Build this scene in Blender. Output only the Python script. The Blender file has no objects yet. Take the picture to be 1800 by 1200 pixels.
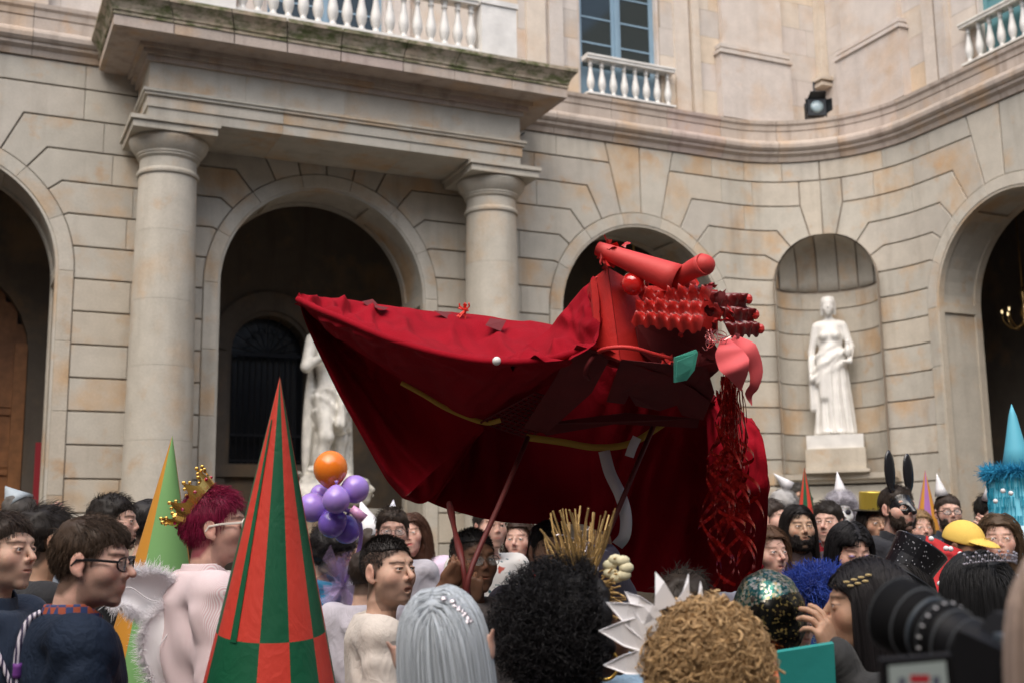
import bpy, bmesh, math, random
import numpy as np
from mathutils import Vector, Matrix
# ------------------------------------------------------------------ camera, light, exposure
scene = bpy.context.scene
COL = scene.collection
FPX, AZ, PITCH, ROLL, CZ = 2100.0, 64.9, 9.8, 0.8, 1.7
_a, _p, _r = math.radians(AZ), math.radians(PITCH), math.radians(ROLL)
FW = np.array([math.cos(_a)*math.cos(_p), math.sin(_a)*math.cos(_p), math.sin(_p)])
_R0 = np.array([math.sin(_a), -math.cos(_a), 0.0])
_U0 = np.cross(_R0, FW)
RT = _R0*math.cos(_r) - _U0*math.sin(_r)
UP = _U0*math.cos(_r) + _R0*math.sin(_r)
CAMP = np.array([0.0, 0.0, CZ])
FH = np.array([math.cos(_a), math.sin(_a), 0.0])       # horizontal forward
cam_data = bpy.data.cameras.new('camera')
cam = bpy.data.objects.new('camera', cam_data); COL.objects.link(cam)
M = Matrix(((RT[0], UP[0], -FW[0], CAMP[0]), (RT[1], UP[1], -FW[1], CAMP[1]), (RT[2], UP[2], -FW[2], CAMP[2]), (0, 0, 0, 1)))
cam.matrix_world = M
cam_data.sensor_width = 36.0; cam_data.lens = FPX/1800*36.0
cam_data.clip_start = 0.05; cam_data.clip_end = 300
cam_data.dof.use_dof = True; cam_data.dof.focus_distance = 4.4; cam_data.dof.aperture_fstop = 3.6
scene.camera = cam
world = bpy.data.worlds.new('World'); scene.world = world; world.use_nodes = True
nt = world.node_tree; bg = nt.nodes['Background']
sky = nt.nodes.new('ShaderNodeTexSky'); sky.sky_type = 'NISHITA'; sky.sun_disc = False
SUN_EL, SUN_AZ = 56.0, -132.0           # sun azimuth measured from +X toward +Y
sky.sun_elevation = math.radians(SUN_EL); sky.sun_rotation = math.radians(90-SUN_AZ)
sky.air_density = 1.0; sky.dust_density = 3.5; sky.ozone_density = 0.6
nt.links.new(sky.outputs[0], bg.inputs[0]); bg.inputs[1].default_value = 0.15
sd = bpy.data.lights.new('sun', 'SUN'); sd.energy = 2.2; sd.angle = math.radians(75); sd.color = (1, .95, .875)
sun = bpy.data.objects.new('sun', sd); COL.objects.link(sun)
sv = Vector((math.cos(math.radians(SUN_AZ))*math.cos(math.radians(SUN_EL)), math.sin(math.radians(SUN_AZ))*math.cos(math.radians(SUN_EL)), math.sin(math.radians(SUN_EL))))
sun.rotation_euler = sv.to_track_quat('Z', 'Y').to_euler()
vs = scene.view_settings; vs.view_transform = 'Standard'; vs.look = 'None'; vs.exposure = 0.60; vs.gamma = 1.0; vs.use_curve_mapping = False
scene.render.resolution_x = 1024; scene.render.resolution_y = 682
random.seed(5); rng = np.random.default_rng(7)

# ------------------------------------------------------------------ helpers
def P(x, y, d):
    """point seen at photo pixel (x, y) at distance d in front of the camera"""
    return CAMP + (FW + RT*(x-900)/FPX - UP*(y-600)/FPX)*d
def tag(o, label=None, cat=None, group=None, kind=None):
    if label: o['label'] = label
    if cat: o['category'] = cat
    if group: o['group'] = group
    if kind: o['kind'] = kind
    return o
def thing(name, label, cat, loc=(0, 0, 0), rotz=0.0, group=None):
    o = bpy.data.objects.new(name, None); COL.objects.link(o); o.location = Vector([float(c) for c in loc]); o.rotation_euler = (0, 0, rotz)
    o.empty_display_size = .1
    bpy.context.view_layer.update() if False else None
    return tag(o, label, cat, group)
def link(name, me, mats=None, parent=None, smooth=False):
    o = bpy.data.objects.new(name, me)
    if mats is not None and len(me.materials) == 0:
        for m in (mats if isinstance(mats, (list, tuple)) else [mats]): me.materials.append(m)
    COL.objects.link(o)
    if parent is not None:
        o.parent = parent
        b = parent; T = Matrix.Identity(4)
        chain = []
        while b is not None: chain.append(b); b = b.parent
        for b in reversed(chain): T = T @ b.matrix_parent_inverse @ b.matrix_basis
        o.matrix_parent_inverse = T.inverted()
    if smooth: me.shade_smooth()
    return o
def mesh_np(name, V, F, smooth=False):
    """V (n,3); F list of (m,k) arrays or list of tuples"""
    me = bpy.data.meshes.new(name)
    if isinstance(F, np.ndarray): F = [F]
    if len(F) and isinstance(F[0], np.ndarray):
        F = [f for f in F if len(f)]
        loops = np.concatenate([f.ravel() for f in F]).astype(np.int32)
        tot = np.concatenate([np.full(len(f), f.shape[1], np.int32) for f in F])
        st = np.concatenate([[0], np.cumsum(tot)[:-1]]).astype(np.int32)
        me.vertices.add(len(V)); me.vertices.foreach_set('co', np.asarray(V, np.float32).ravel())
        me.loops.add(len(loops)); me.loops.foreach_set('vertex_index', loops)
        me.polygons.add(len(tot)); me.polygons.foreach_set('loop_start', st); me.polygons.foreach_set('loop_total', tot)
        me.update(calc_edges=True)
    else:
        me.from_pydata([tuple(map(float, v)) for v in V], [], [tuple(map(int, f)) for f in F]); me.update()
    if smooth: me.shade_smooth()
    return me
def obj_np(name, V, F, m, parent=None, smooth=False):
    return link(name, mesh_np(name, V, F, smooth), m, parent)
class MB:
    """collects simple solids into one mesh"""
    def __init__(s): s.V = []; s.F = []; s.mi = []
    def add(s, V, F, mi=0):
        b = len(s.V); s.V += [tuple(map(float, v)) for v in V]; s.F += [tuple(int(i)+b for i in f) for f in F]; s.mi += [mi]*len(F); return s
    def box(s, x0, x1, y0, y1, z0, z1, mi=0):
        V = [(x, y, z) for z in (z0, z1) for x, y in ((x0, y0), (x1, y0), (x1, y1), (x0, y1))]
        return s.add(V, [(3, 2, 1, 0), (4, 5, 6, 7), (0, 1, 5, 4), (1, 2, 6, 5), (2, 3, 7, 6), (3, 0, 4, 7)], mi)
    def prism(s, poly, vec, mi=0):
        n = len(poly); poly = [np.array(p, float) for p in poly]; vec = np.array(vec, float)
        V = poly+[p+vec for p in poly]
        return s.add(V, [tuple(range(n))[::-1], tuple(range(n, 2*n))]+[(i, (i+1) % n, (i+1) % n+n, i+n) for i in range(n)], mi)
    def lathe(s, prof, c=(0, 0, 0), n=24, mi=0):
        V = []; F = []
        for r, z in prof:
            for i in range(n): a = 2*math.pi*i/n; V.append((c[0]+r*math.cos(a), c[1]+r*math.sin(a), c[2]+z))
        for j in range(len(prof)-1):
            for i in range(n): F.append((j*n+i, j*n+(i+1) % n, (j+1)*n+(i+1) % n, (j+1)*n+i))
        F.append(tuple(range(n))[::-1]); F.append(tuple(range((len(prof)-1)*n, len(prof)*n)))
        return s.add(V, F, mi)
    def tube(s, pts, r, n=8, mi=0, closed=False):
        V, F = tube_np([np.array(pts, float)], r, n, closed)
        return s.add(V, F, mi)
    def ball(s, c, r, n=14, mi=0, M=None):
        V = []; F = []; m = n//2+1
        r = np.array(r if hasattr(r, '__len__') else (r, r, r), float)
        for j in range(m+1):
            t = math.pi*j/m
            for i in range(n):
                a = 2*math.pi*i/n; v = np.array((math.sin(t)*math.cos(a), math.sin(t)*math.sin(a), math.cos(t)))*r
                if M is not None: v = M @ v
                V.append(v+np.array(c))
        for j in range(m):
            for i in range(n): F.append((j*n+i, (j+1)*n+i, (j+1)*n+(i+1) % n, j*n+(i+1) % n))
        return s.add(V, F, mi)
    def build(s, name, mats, parent=None, smooth=False):
        me = bpy.data.meshes.new(name); me.from_pydata(s.V, [], s.F)
        me.polygons.foreach_set('material_index', s.mi); me.update()
        if smooth: me.shade_smooth()
        return link(name, me, mats, parent)
def frames(pts):
    T = np.gradient(pts, axis=0); T /= np.linalg.norm(T, axis=1)[:, None]+1e-9
    a = np.array([0, 0, 1.0]) if abs(T[0][2]) < .9 else np.array([1.0, 0, 0])
    N = []; n = np.cross(T[0], a); n /= np.linalg.norm(n)
    for t in T:
        n = n-t*(n@t); n /= np.linalg.norm(n)+1e-9; N.append(n)
    N = np.array(N); return T, N, np.cross(T, N)
def tube_np(lines, r, n=6, closed=False):
    V = []; F = []; b = 0
    for L in lines:
        T, N, B = frames(L); K = len(L)
        rr = np.full(K, r) if np.isscalar(r) else np.asarray(r, float)
        a = np.arange(n)*2*math.pi/n
        ring = L[:, None]+rr[:, None, None]*(np.cos(a)[None, :, None]*N[:, None]+np.sin(a)[None, :, None]*B[:, None])
        V.append(ring.reshape(-1, 3))
        for j in range(K-1 if not closed else K):
            k = (j+1) % K
            for i in range(n): F.append((b+j*n+i, b+j*n+(i+1) % n, b+k*n+(i+1) % n, b+k*n+i))
        if not closed:
            F.append(tuple(b+i for i in range(n))[::-1]); F.append(tuple(b+(K-1)*n+i for i in range(n)))
        b += K*n
    return np.concatenate(V), F
def strands_np(L, r0, r1=None):
    """L (N,K,3) many thin three-sided strands, radius r0 at root, r1 at tip"""
    N, K, _ = L.shape; r1 = r0*.4 if r1 is None else r1
    T = np.gradient(L, axis=1); T /= np.linalg.norm(T, axis=2)[..., None]+1e-9
    a = rng.normal(size=(N, 1, 3)); n = np.cross(T, a); n /= np.linalg.norm(n, axis=2)[..., None]+1e-9; b = np.cross(T, n)
    rad = np.linspace(1, 0, K)[None, :, None]*(r0-r1)+r1
    rs = [L+rad*(math.cos(q)*n+math.sin(q)*b) for q in (0, 2.094, 4.189)]
    V = np.stack(rs, 2).reshape(-1, 3)
    base = (np.arange(N)[:, None]*K+np.arange(K-1)[None])*3
    base = base.ravel(); F = []
    for i in range(3):
        j = (i+1) % 3
        F.append(np.stack([base+i, base+j, base+3+j, base+3+i], 1))
    return V, np.concatenate(F)
def smooth(pts, n):
    """Catmull-Rom through points"""
    p = np.array(pts, float); p = np.vstack([2*p[0]-p[1], p, 2*p[-1]-p[-2]]); out = []
    t = np.linspace(0, len(p)-3, n)
    for u in t:
        i = min(int(u), len(p)-4); f = u-i; a, b, c, d = p[i:i+4]
        out.append(.5*((2*b)+(-a+c)*f+(2*a-5*b+4*c-d)*f*f+(-a+3*b-3*c+d)*f**3))
    return np.array(out)
_H = np.random.default_rng(3).random((64, 64, 64)).astype(np.float32)
def vnoise(p):
    p = np.asarray(p); i = np.floor(p).astype(int); f = p-i; f = f*f*(3-2*f); r = 0
    for dx in (0, 1):
        for dy in (0, 1):
            for dz in (0, 1):
                w = (f[..., 0] if dx else 1-f[..., 0])*(f[..., 1] if dy else 1-f[..., 1])*(f[..., 2] if dz else 1-f[..., 2])
                r = r+w*_H[(i[..., 0]+dx) & 63, (i[..., 1]+dy) & 63, (i[..., 2]+dz) & 63]
    return r*2-1
def fbm(p, o=3): return sum(vnoise(np.asarray(p)*2**k+k*7.3)*.5**k for k in range(o))

# ------------------------------------------------------------------ materials
MATS = {}
def mat(name, col, rough=.6, metal=0., bump=0., bscale=40., var=0., vscale=3., sheen=0., spec=.5, coat=0., trans=0., alpha=1., emit=None, es=1., attr=False, rand=0., sss=0., fold=0.):
    if name in MATS: return MATS[name]
    m = bpy.data.materials.new(name); m.use_nodes = True; t = m.node_tree; N = t.nodes; Lk = t.links; b = N['Principled BSDF']
    b.inputs['Base Color'].default_value = (*col[:3], 1); b.inputs['Roughness'].default_value = rough; b.inputs['Metallic'].default_value = metal
    b.inputs['Specular IOR Level'].default_value = spec
    if sheen: b.inputs['Sheen Weight'].default_value = sheen; b.inputs['Sheen Roughness'].default_value = .5
    if coat: b.inputs['Coat Weight'].default_value = coat; b.inputs['Coat Roughness'].default_value = .08
    if trans: b.inputs['Transmission Weight'].default_value = trans
    if alpha < 1: b.inputs['Alpha'].default_value = alpha
    if sss: b.inputs['Subsurface Weight'].default_value = sss; b.inputs['Subsurface Radius'].default_value = (.012, .005, .003); b.inputs['Subsurface Scale'].default_value = 1.
    if emit: b.inputs['Emission Color'].default_value = (*emit, 1); b.inputs['Emission Strength'].default_value = es
    src = None
    if attr:
        a = N.new('ShaderNodeAttribute'); a.attribute_name = 'Col'; src = a.outputs['Color']
    geo = N.new('ShaderNodeTexCoord') if (var or bump) else None
    def mul(s, f):
        mx = N.new('ShaderNodeMix'); mx.data_type = 'RGBA'; mx.blend_type = 'MULTIPLY'; mx.inputs['Factor'].default_value = 1
        if s is None: mx.inputs['A'].default_value = (*col[:3], 1)
        else: Lk.new(s, mx.inputs['A'])
        Lk.new(f, mx.inputs['B']); return mx.outputs['Result']
    if var:
        n = N.new('ShaderNodeTexNoise'); n.inputs['Scale'].default_value = vscale; n.inputs['Detail'].default_value = 4; Lk.new(geo.outputs['Object'], n.inputs['Vector'])
        mr = N.new('ShaderNodeMapRange'); mr.inputs['To Min'].default_value = 1-var; mr.inputs['To Max'].default_value = 1+var; mr.inputs['From Min'].default_value = .25; mr.inputs['From Max'].default_value = .75
        Lk.new(n.outputs['Fac'], mr.inputs['Value']); src = mul(src, mr.outputs['Result'])
    if rand:
        g = N.new('ShaderNodeNewGeometry'); mr = N.new('ShaderNodeMapRange'); mr.inputs['To Min'].default_value = 1-rand; mr.inputs['To Max'].default_value = 1+rand
        Lk.new(g.outputs['Random Per Island'], mr.inputs['Value']); src = mul(src, mr.outputs['Result'])
    if src: Lk.new(src, b.inputs['Base Color'])
    if bump:
        n = N.new('ShaderNodeTexNoise'); n.inputs['Scale'].default_value = bscale; n.inputs['Detail'].default_value = 5; Lk.new(geo.outputs['Object'], n.inputs['Vector'])
        bp = N.new('ShaderNodeBump'); bp.inputs['Strength'].default_value = bump; bp.inputs['Distance'].default_value = .02
        Lk.new(n.outputs['Fac'], bp.inputs['Height']); Lk.new(bp.outputs['Normal'], b.inputs['Normal'])
    if fold:
        tc = N.new('ShaderNodeTexCoord'); mp = N.new('ShaderNodeMapping'); mp.inputs['Scale'].default_value = (1, 1, .55); Lk.new(tc.outputs['Object'], mp.inputs['Vector'])
        n1 = N.new('ShaderNodeTexNoise'); n1.inputs['Scale'].default_value = 9; n1.inputs['Detail'].default_value = 3; n1.inputs['Distortion'].default_value = 1.6; Lk.new(mp.outputs[0], n1.inputs['Vector'])
        mr1 = N.new('ShaderNodeMapRange'); mr1.inputs['From Min'].default_value = .5; mr1.inputs['From Max'].default_value = .62; Lk.new(n1.outputs['Fac'], mr1.inputs['Value'])
        ab = N.new('ShaderNodeMath'); ab.operation = 'PINGPONG'; ab.inputs[1].default_value = .12; Lk.new(n1.outputs['Fac'], ab.inputs[0])
        b2 = N.new('ShaderNodeBump'); b2.inputs['Strength'].default_value = fold; b2.inputs['Distance'].default_value = .12; Lk.new(ab.outputs[0], b2.inputs['Height'])
        if bump: Lk.new(b2.outputs['Normal'], bp.inputs['Normal'])
        else: Lk.new(b2.outputs['Normal'], b.inputs['Normal'])
    MATS[name] = m; return m
def ramp(N, pts):
    r = N.new('ShaderNodeValToRGB'); e = r.color_ramp.elements
    while len(e) < len(pts): e.new(.5)
    for x, (p, c) in zip(e, pts): x.position = p; x.color = (*c, 1) if len(c) == 3 else c
    return r
def stone_mat(name, tones, stain=.5, dirt=.35, moss=0., grain=.12):
    m = bpy.data.materials.new(name); m.use_nodes = True; t = m.node_tree; N = t.nodes; L = t.links; b = N['Principled BSDF']
    b.inputs['Roughness'].default_value = .85; b.inputs['Specular IOR Level'].default_value = .25
    oi = N.new('ShaderNodeObjectInfo'); g = N.new('ShaderNodeNewGeometry')
    r = ramp(N, tones); r.color_ramp.interpolation = 'LINEAR'; L.new(oi.outputs['Random'], r.inputs['Fac'])
    def noise(scale, det=4, vec=None, rough=.55):
        n = N.new('ShaderNodeTexNoise'); n.inputs['Scale'].default_value = scale; n.inputs['Detail'].default_value = det; n.inputs['Roughness'].default_value = rough
        L.new(vec or g.outputs['Position'], n.inputs['Vector']); return n.outputs['Fac']
    def mixc(bt, fac, A, B):
        x = N.new('ShaderNodeMix'); x.data_type = 'RGBA'; x.blend_type = bt
        for nm, v in (('Factor', fac), ('A', A), ('B', B)):
            if isinstance(v, (float, int)): x.inputs[nm].default_value = v
            elif isinstance(v, tuple): x.inputs[nm].default_value = (*v, 1)
            else: L.new(v, x.inputs[nm])
        return x.outputs['Result']
    def mr(v, a, c, lo, hi):
        x = N.new('ShaderNodeMapRange'); L.new(v, x.inputs['Value'])
        for nm, q in (('From Min', a), ('From Max', c), ('To Min', lo), ('To Max', hi)): x.inputs[nm].default_value = q
        return x.outputs['Result']
    # offset the stain pattern per stone so that a patch ends at its joint
    add = N.new('ShaderNodeVectorMath'); add.operation = 'ADD'; sc = N.new('ShaderNodeVectorMath'); sc.operation = 'SCALE'; sc.inputs[0].default_value = (7, 13, 5); L.new(oi.outputs['Random'], sc.inputs['Scale'])
    L.new(g.outputs['Position'], add.inputs[0]); L.new(sc.outputs[0], add.inputs[1])
    c = r.outputs['Color']
    c = mixc('MIX', mr(noise(1.3, 5, add.outputs[0]), .52, .70, 0, stain), c, (.50, .31, .15))
    c = mixc('MIX', mr(noise(3.1, 5), .60, .75, 0, stain*.8), c, (.47, .27, .12))
    mp = N.new('ShaderNodeMapping'); mp.inputs['Scale'].default_value = (3., 3., .35); L.new(g.outputs['Position'], mp.inputs['Vector'])
    c = mixc('MULTIPLY', mr(noise(1.5, 6, mp.outputs[0]), .52, .8, 0, dirt), c, (.42, .38, .34))
    c = mixc('MULTIPLY', 1., c, mr(noise(60, 3), .2, .8, 1-grain, 1+grain))
    c = mixc('MULTIPLY', 1., c, mr(noise(5, 4), .3, .7, .93, 1.07))
    if moss:
        mp2 = N.new('ShaderNodeMapping'); mp2.inputs['Scale'].default_value = (1.2, 1.2, 2.5); L.new(g.outputs['Position'], mp2.inputs['Vector'])
        c = mixc('MIX', mr(noise(3.5, 8, mp2.outputs[0], .7), .44, .60, 0, moss), c, (.085, .10, .035))
        c = mixc('MIX', mr(noise(2.2, 8, mp2.outputs[0], .7), .55, .75, 0, .85), c, (.05, .045, .035))
    L.new(c, b.inputs['Base Color'])
    bp = N.new('ShaderNodeBump'); bp.inputs['Strength'].default_value = .35; bp.inputs['Distance'].default_value = .006
    L.new(noise(35, 6), bp.inputs['Height']); L.new(bp.outputs['Normal'], b.inputs['Normal'])
    MATS[name] = m; return m
T_LOW = [(0, (0.420, 0.390, 0.334)), (.3, (0.460, 0.429, 0.367)), (.55, (0.500, 0.462, 0.394)), (.8, (0.490, 0.437, 0.356)), (1, (0.440, 0.408, 0.356))]
T_UP = [(0, (0.500, 0.453, 0.407)), (.35, (0.570, 0.513, 0.465)), (.6, (0.550, 0.491, 0.447)), (.85, (0.600, 0.518, 0.419)), (1, (0.580, 0.453, 0.326))]
STONE = stone_mat('sandstone_blocks', T_LOW, .68, .38)
STONE_UP = stone_mat('pale_pink_sandstone', T_UP, .4, .2)
STONE_CORN = stone_mat('cornice_sandstone', [(0, (0.400, 0.339, 0.290)), (.5, (0.450, 0.382, 0.325)), (1, (0.420, 0.339, 0.302))], .6, .75)
STONE_MOSS = stone_mat('mossy_sandstone', [(0, (.36, .31, .24)), (1, (.40, .33, .25))], .3, .8, .95)
STONE_SHADED = stone_mat('shaded_corridor_stone', [(0, (.16, .13, .10)), (1, (.20, .165, .13))], .4, .5)  # darker copy of the stone: corridor shade put into its colour
STONE_COL = stone_mat('column_stone', [(0, (0.440, 0.406, 0.342)), (1, (0.480, 0.442, 0.374))], .5, .35)
MORTAR = mat('mortar', (.30, .25, .20), .9, bump=.3)
MARBLE = mat('white_marble', (.68, .66, .62), .5, var=.14, vscale=5, bump=.2, bscale=25)
MARBLE_OLD = mat('weathered_marble', (.72, .69, .62), .55, var=.28, vscale=7, bump=.25, bscale=30)
WOOD = mat('oiled_oak', (.40, .17, .06), .45, var=.3, vscale=8, bump=.15)
IRON = mat('black_iron', (.015, .016, .02), .5, .3)
GLASS_DK = mat('dark_window_glass', (.02, .03, .032), .07, spec=.7)
BLUEPAINT = mat('blue_grey_paint', (.20, .30, .38), .45, var=.1)
TEALPAINT = mat('teal_paint', (.10, .24, .26), .5, var=.12)
# ------------------------------------------------------------------ setting: ground
gm = mat('courtyard_paving', (.085, .078, .07), .8, bump=.3, var=.25, vscale=2)  # paving colour darkened to cut bounce light, in place of an unmodelled crowd
g = MB().box(-80, 80, -80, 80, -.2, 0).build('ground', gm); tag(g, kind='structure')
# ------------------------------------------------------------------ the building: wall coordinate u runs along wall A, round the corner and down wall B
FU0 = 10.4; FR = 1.9; FC = np.array([10.4, 12.45]); FL = FR*math.pi/2
def wallp(u, z, d):
    if u <= FU0: return (u, 14.35-d, z)
    if u <= FU0+FL:
        a = math.pi/2-(u-FU0)/FR; r = FR-d
        return (FC[0]+r*math.cos(a), FC[1]+r*math.sin(a), z)
    return (12.3-d, 12.45-(u-FU0-FL), z)
def solid_uz(poly, d0, d1, bev=.006, inset=.009):
    """stone from a polygon in wall coordinates, front at d1, back at d0"""
    def off(pl, g):
        n = len(pl); out = []
        for i in range(n):
            a, b, c = (np.array(pl[(i+k) % n]) for k in (-1, 0, 1))
            e1 = b-a; e2 = c-b; e1 = e1/(np.linalg.norm(e1)+1e-9); e2 = e2/(np.linalg.norm(e2)+1e-9)
            n1 = np.array((-e1[1], e1[0])); n2 = np.array((-e2[1], e2[0])); k = 1+n1@n2
            out.append(b+g*(n1+n2)/max(k, .3))
        return out
    p1 = off(poly, inset); p2 = off(poly, inset+bev); n = len(poly)
    V = [(p[0], p[1], d0) for p in p1]+[(p[0], p[1], d1-bev) for p in p1]+[(p[0], p[1], d1) for p in p2]
    F = [tuple(range(2*n, 3*n))]
    for k in (0, n):
        for i in range(n): F.append((k+i, k+(i+1) % n, k+n+(i+1) % n, k+n+i))
    bm = bmesh.new(); vs_ = [bm.verts.new(v) for v in V]
    for f in F:
        try: bm.faces.new([vs_[i] for i in f])
        except ValueError: pass
    us = [p[0] for p in poly]
    if max(us) > FU0 and min(us) < FU0+FL:
        k = FU0
        while k <= FU0+FL+.001:
            if min(us) < k < max(us):
                bmesh.ops.bisect_plane(bm, geom=bm.verts[:]+bm.edges[:]+bm.faces[:], plane_co=(k, 0, 0), plane_no=(1, 0, 0))
            k += FL/28
    for v in bm.verts: v.co = wallp(*v.co)
    return bm
def bm_link(name, bm, m, parent=None, smooth=False):
    me = bpy.data.meshes.new(name); bm.to_mesh(me); bm.free(); return link(name, me, m, parent, smooth)
BLD = thing('courtyard_building', 'pale sandstone palace around the courtyard, with arches, a columned porch and a curved corner', 'building', (4.13, 14.35, 0))
ZK = [2.155+.3835*k for k in range(-6, 14)]
ZK[0] = 0.0
KZ = lambda k: ZK[k+6] if k < 14 else 7.45
SPR, RI, RO = 4.92, 1.345, 1.515
ARCH = {'L': -.38, 'C': 4.13, 'S': 8.82, 'B': FU0+FL+12.45-10.93}
NU, NRAD, NSP = 11.82, .735, 5.50
def joint(a, k, sg):
    """joint k beside opening a on side sg: (start on the ring, bend or None)"""
    z = KZ(k)
    if a == 'N':
        th = {9: 8.4, 10: 29, 11: 52, 12: 76, 13: 84}.get(k)
        if z < NSP: return ((NU+sg*NRAD, z), None)
        th = math.radians(th); s = (NU+sg*NRAD*math.cos(th), NSP+NRAD*math.sin(th))
        if k == 9: return ((s[0], z), None)
        r = (z-NSP)/math.sin(th); return (s, (NU+sg*r*math.cos(th), z))
    c = ARCH[a]
    if k <= 7: return ((c+sg*RO, z), None)
    if k == 8: return ((c+sg*RO*math.cos(math.asin((z-SPR)/RO)), z), None)
    th = math.radians((k-7)*12.857); s = (c+sg*RO*math.cos(th), SPR+RO*math.sin(th))
    r = (z-SPR)/math.sin(th); return (s, (c+sg*r*math.cos(th), z))
def side_pts(a, k, sg):
    """boundary of course k beside opening a from joint k up to joint k+1"""
    if a is None: return None
    s0, b0 = joint(a, k, sg)
    if a == 'N' and k >= 12:
        x = b0[0] if k == 12 else NU
        return [(x, KZ(k)), (x, KZ(k+1))] if k == 13 else [(b0[0], KZ(12)), (b0[0], KZ(13))]
    if k == 13:
        th = math.radians(77.14); x = ARCH[a]+sg*(7.45-SPR)/math.tan(th)
        return [b0, (x, 7.45)]
    s1, b1 = joint(a, k+1, sg)
    if a == 'N': c, sp, R = NU, NSP, NRAD
    else: c, sp, R = ARCH[a], SPR, RO
    pts = ([b0] if b0 else [])+[s0]
    if s1[1] > sp:
        t0 = math.atan2(max(s0[1]-sp, 0), abs(s0[0]-c)); t1 = math.atan2(s1[1]-sp, abs(s1[0]-c))
        if s0[1] < sp: pts.append((c+sg*R, sp))
        for q in (.25, .5, .75): t = t0+(t1-t0)*q; pts.append((c+sg*R*math.cos(t), sp+R*math.sin(t)))
    return pts+[s1]+([b1] if b1 else [])
polys = []
piers = [(None, 'L', -4.2), ('L', 'C', 0), ('C', 'S', 0), ('S', 'N', 0), ('N', 'B', 0), ('B', None, 19.6)]
rr = random.Random(11)
for a, b, lim in piers:
    for k in range(-6, 14):
        z0, z1 = KZ(k), KZ(k+1)
        if a == 'N' and k == 13: continue_ok = True
        Lp = side_pts(a, k, 1) if a else [(lim, z0), (lim, z1)]
        Rp = side_pts(b, k, -1) if b else [(lim, z0), (lim, z1)]
        lmax = max(p[0] for p in Lp); rmin = min(p[0] for p in Rp); w = rmin-lmax
        n = max(1, round(w/(.62 if w < 2.5 else .8))) if (a and b) else max(1, int(w/1.0))
        off = .5 if k % 2 else 0.
        cuts = [lmax+w*(i+1+(off-.25)*.7+rr.uniform(-.12, .12))/(n) for i in range(n-1)] if w > .5 else []
        cuts = [c for c in cuts if lmax+.12 < c < rmin-.12]
        edges = [None]+cuts+[None]; e = .0072
        for i in range(len(edges)-1):
            left = Lp if edges[i] is None else [(edges[i]-e, z0), (edges[i]-e, z1)]
            right = Rp if edges[i+1] is None else [(edges[i+1]+e, z0), (edges[i+1]+e, z1)]
            polys.append((right+left[::-1], True))
for a in 'LCSB':                                   # the two key stones over each arch
    c = ARCH[a]
    for sg in (1, -1):
        th0, th1 = math.radians(77.14), math.pi/2
        arc = [(c+sg*RO*math.cos(t), SPR+RO*math.sin(t)) for t in np.linspace(th0, th1, 5)]
        pl = arc+[(c, 7.45), (c+sg*(7.45-SPR)/math.tan(th0), 7.45)]
        polys.append((pl if sg < 0 else pl[::-1], True))
for sg in (1, -1):                                 # key stones over the niche
    th0 = math.radians(76); arc = [(NU+sg*NRAD*math.cos(t), NSP+NRAD*math.sin(t)) for t in np.linspace(th0, math.pi/2, 4)]
    x = joint('N', 12, sg)[1]
    pl = arc+[(NU-sg*.007, KZ(13)), (x[0], KZ(13)), x]
    polys.append((pl if sg < 0 else pl[::-1], True))
for k in range(-6, 1):
    n = 2+(k % 2); w = 2*NRAD/n
    for i in range(n):
        a, b = NU-NRAD+w*i-(.0072 if i else 0), NU-NRAD+w*(i+1)+(.0072 if i < n-1 else 0)
        polys.append(([(a, KZ(k)), (b, KZ(k)), (b, KZ(k+1)), (a, KZ(k+1))], True))
def area(p): return .5*sum(p[i-1][0]*p[i][1]-p[i][0]*p[i-1][1] for i in range(len(p)))
back = bmesh.new()
BACK = link('arcade_wall', bpy.data.meshes.new('arcade_wall'), MORTAR, BLD)
nblk = 0
for pl, _ in polys:
    if area(pl) < 0: pl = pl[::-1]
    q = [pl[0]]
    for p in pl[1:]:
        if abs(p[0]-q[-1][0])+abs(p[1]-q[-1][1]) > 1e-4: q.append(p)
    for dd in (-.033, -.80):
        b2 = solid_uz(q, dd-.004, dd, 0., -.001)
        me = bpy.data.meshes.new('tmp'); b2.to_mesh(me); b2.free(); back.from_mesh(me); bpy.data.meshes.remove(me)
    bm_link('stone_block', solid_uz(q, -.035, 0, .006, .0095), STONE, BACK); nblk += 1
back.to_mesh(BACK.data); back.free()
print('stone blocks', nblk)
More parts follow.
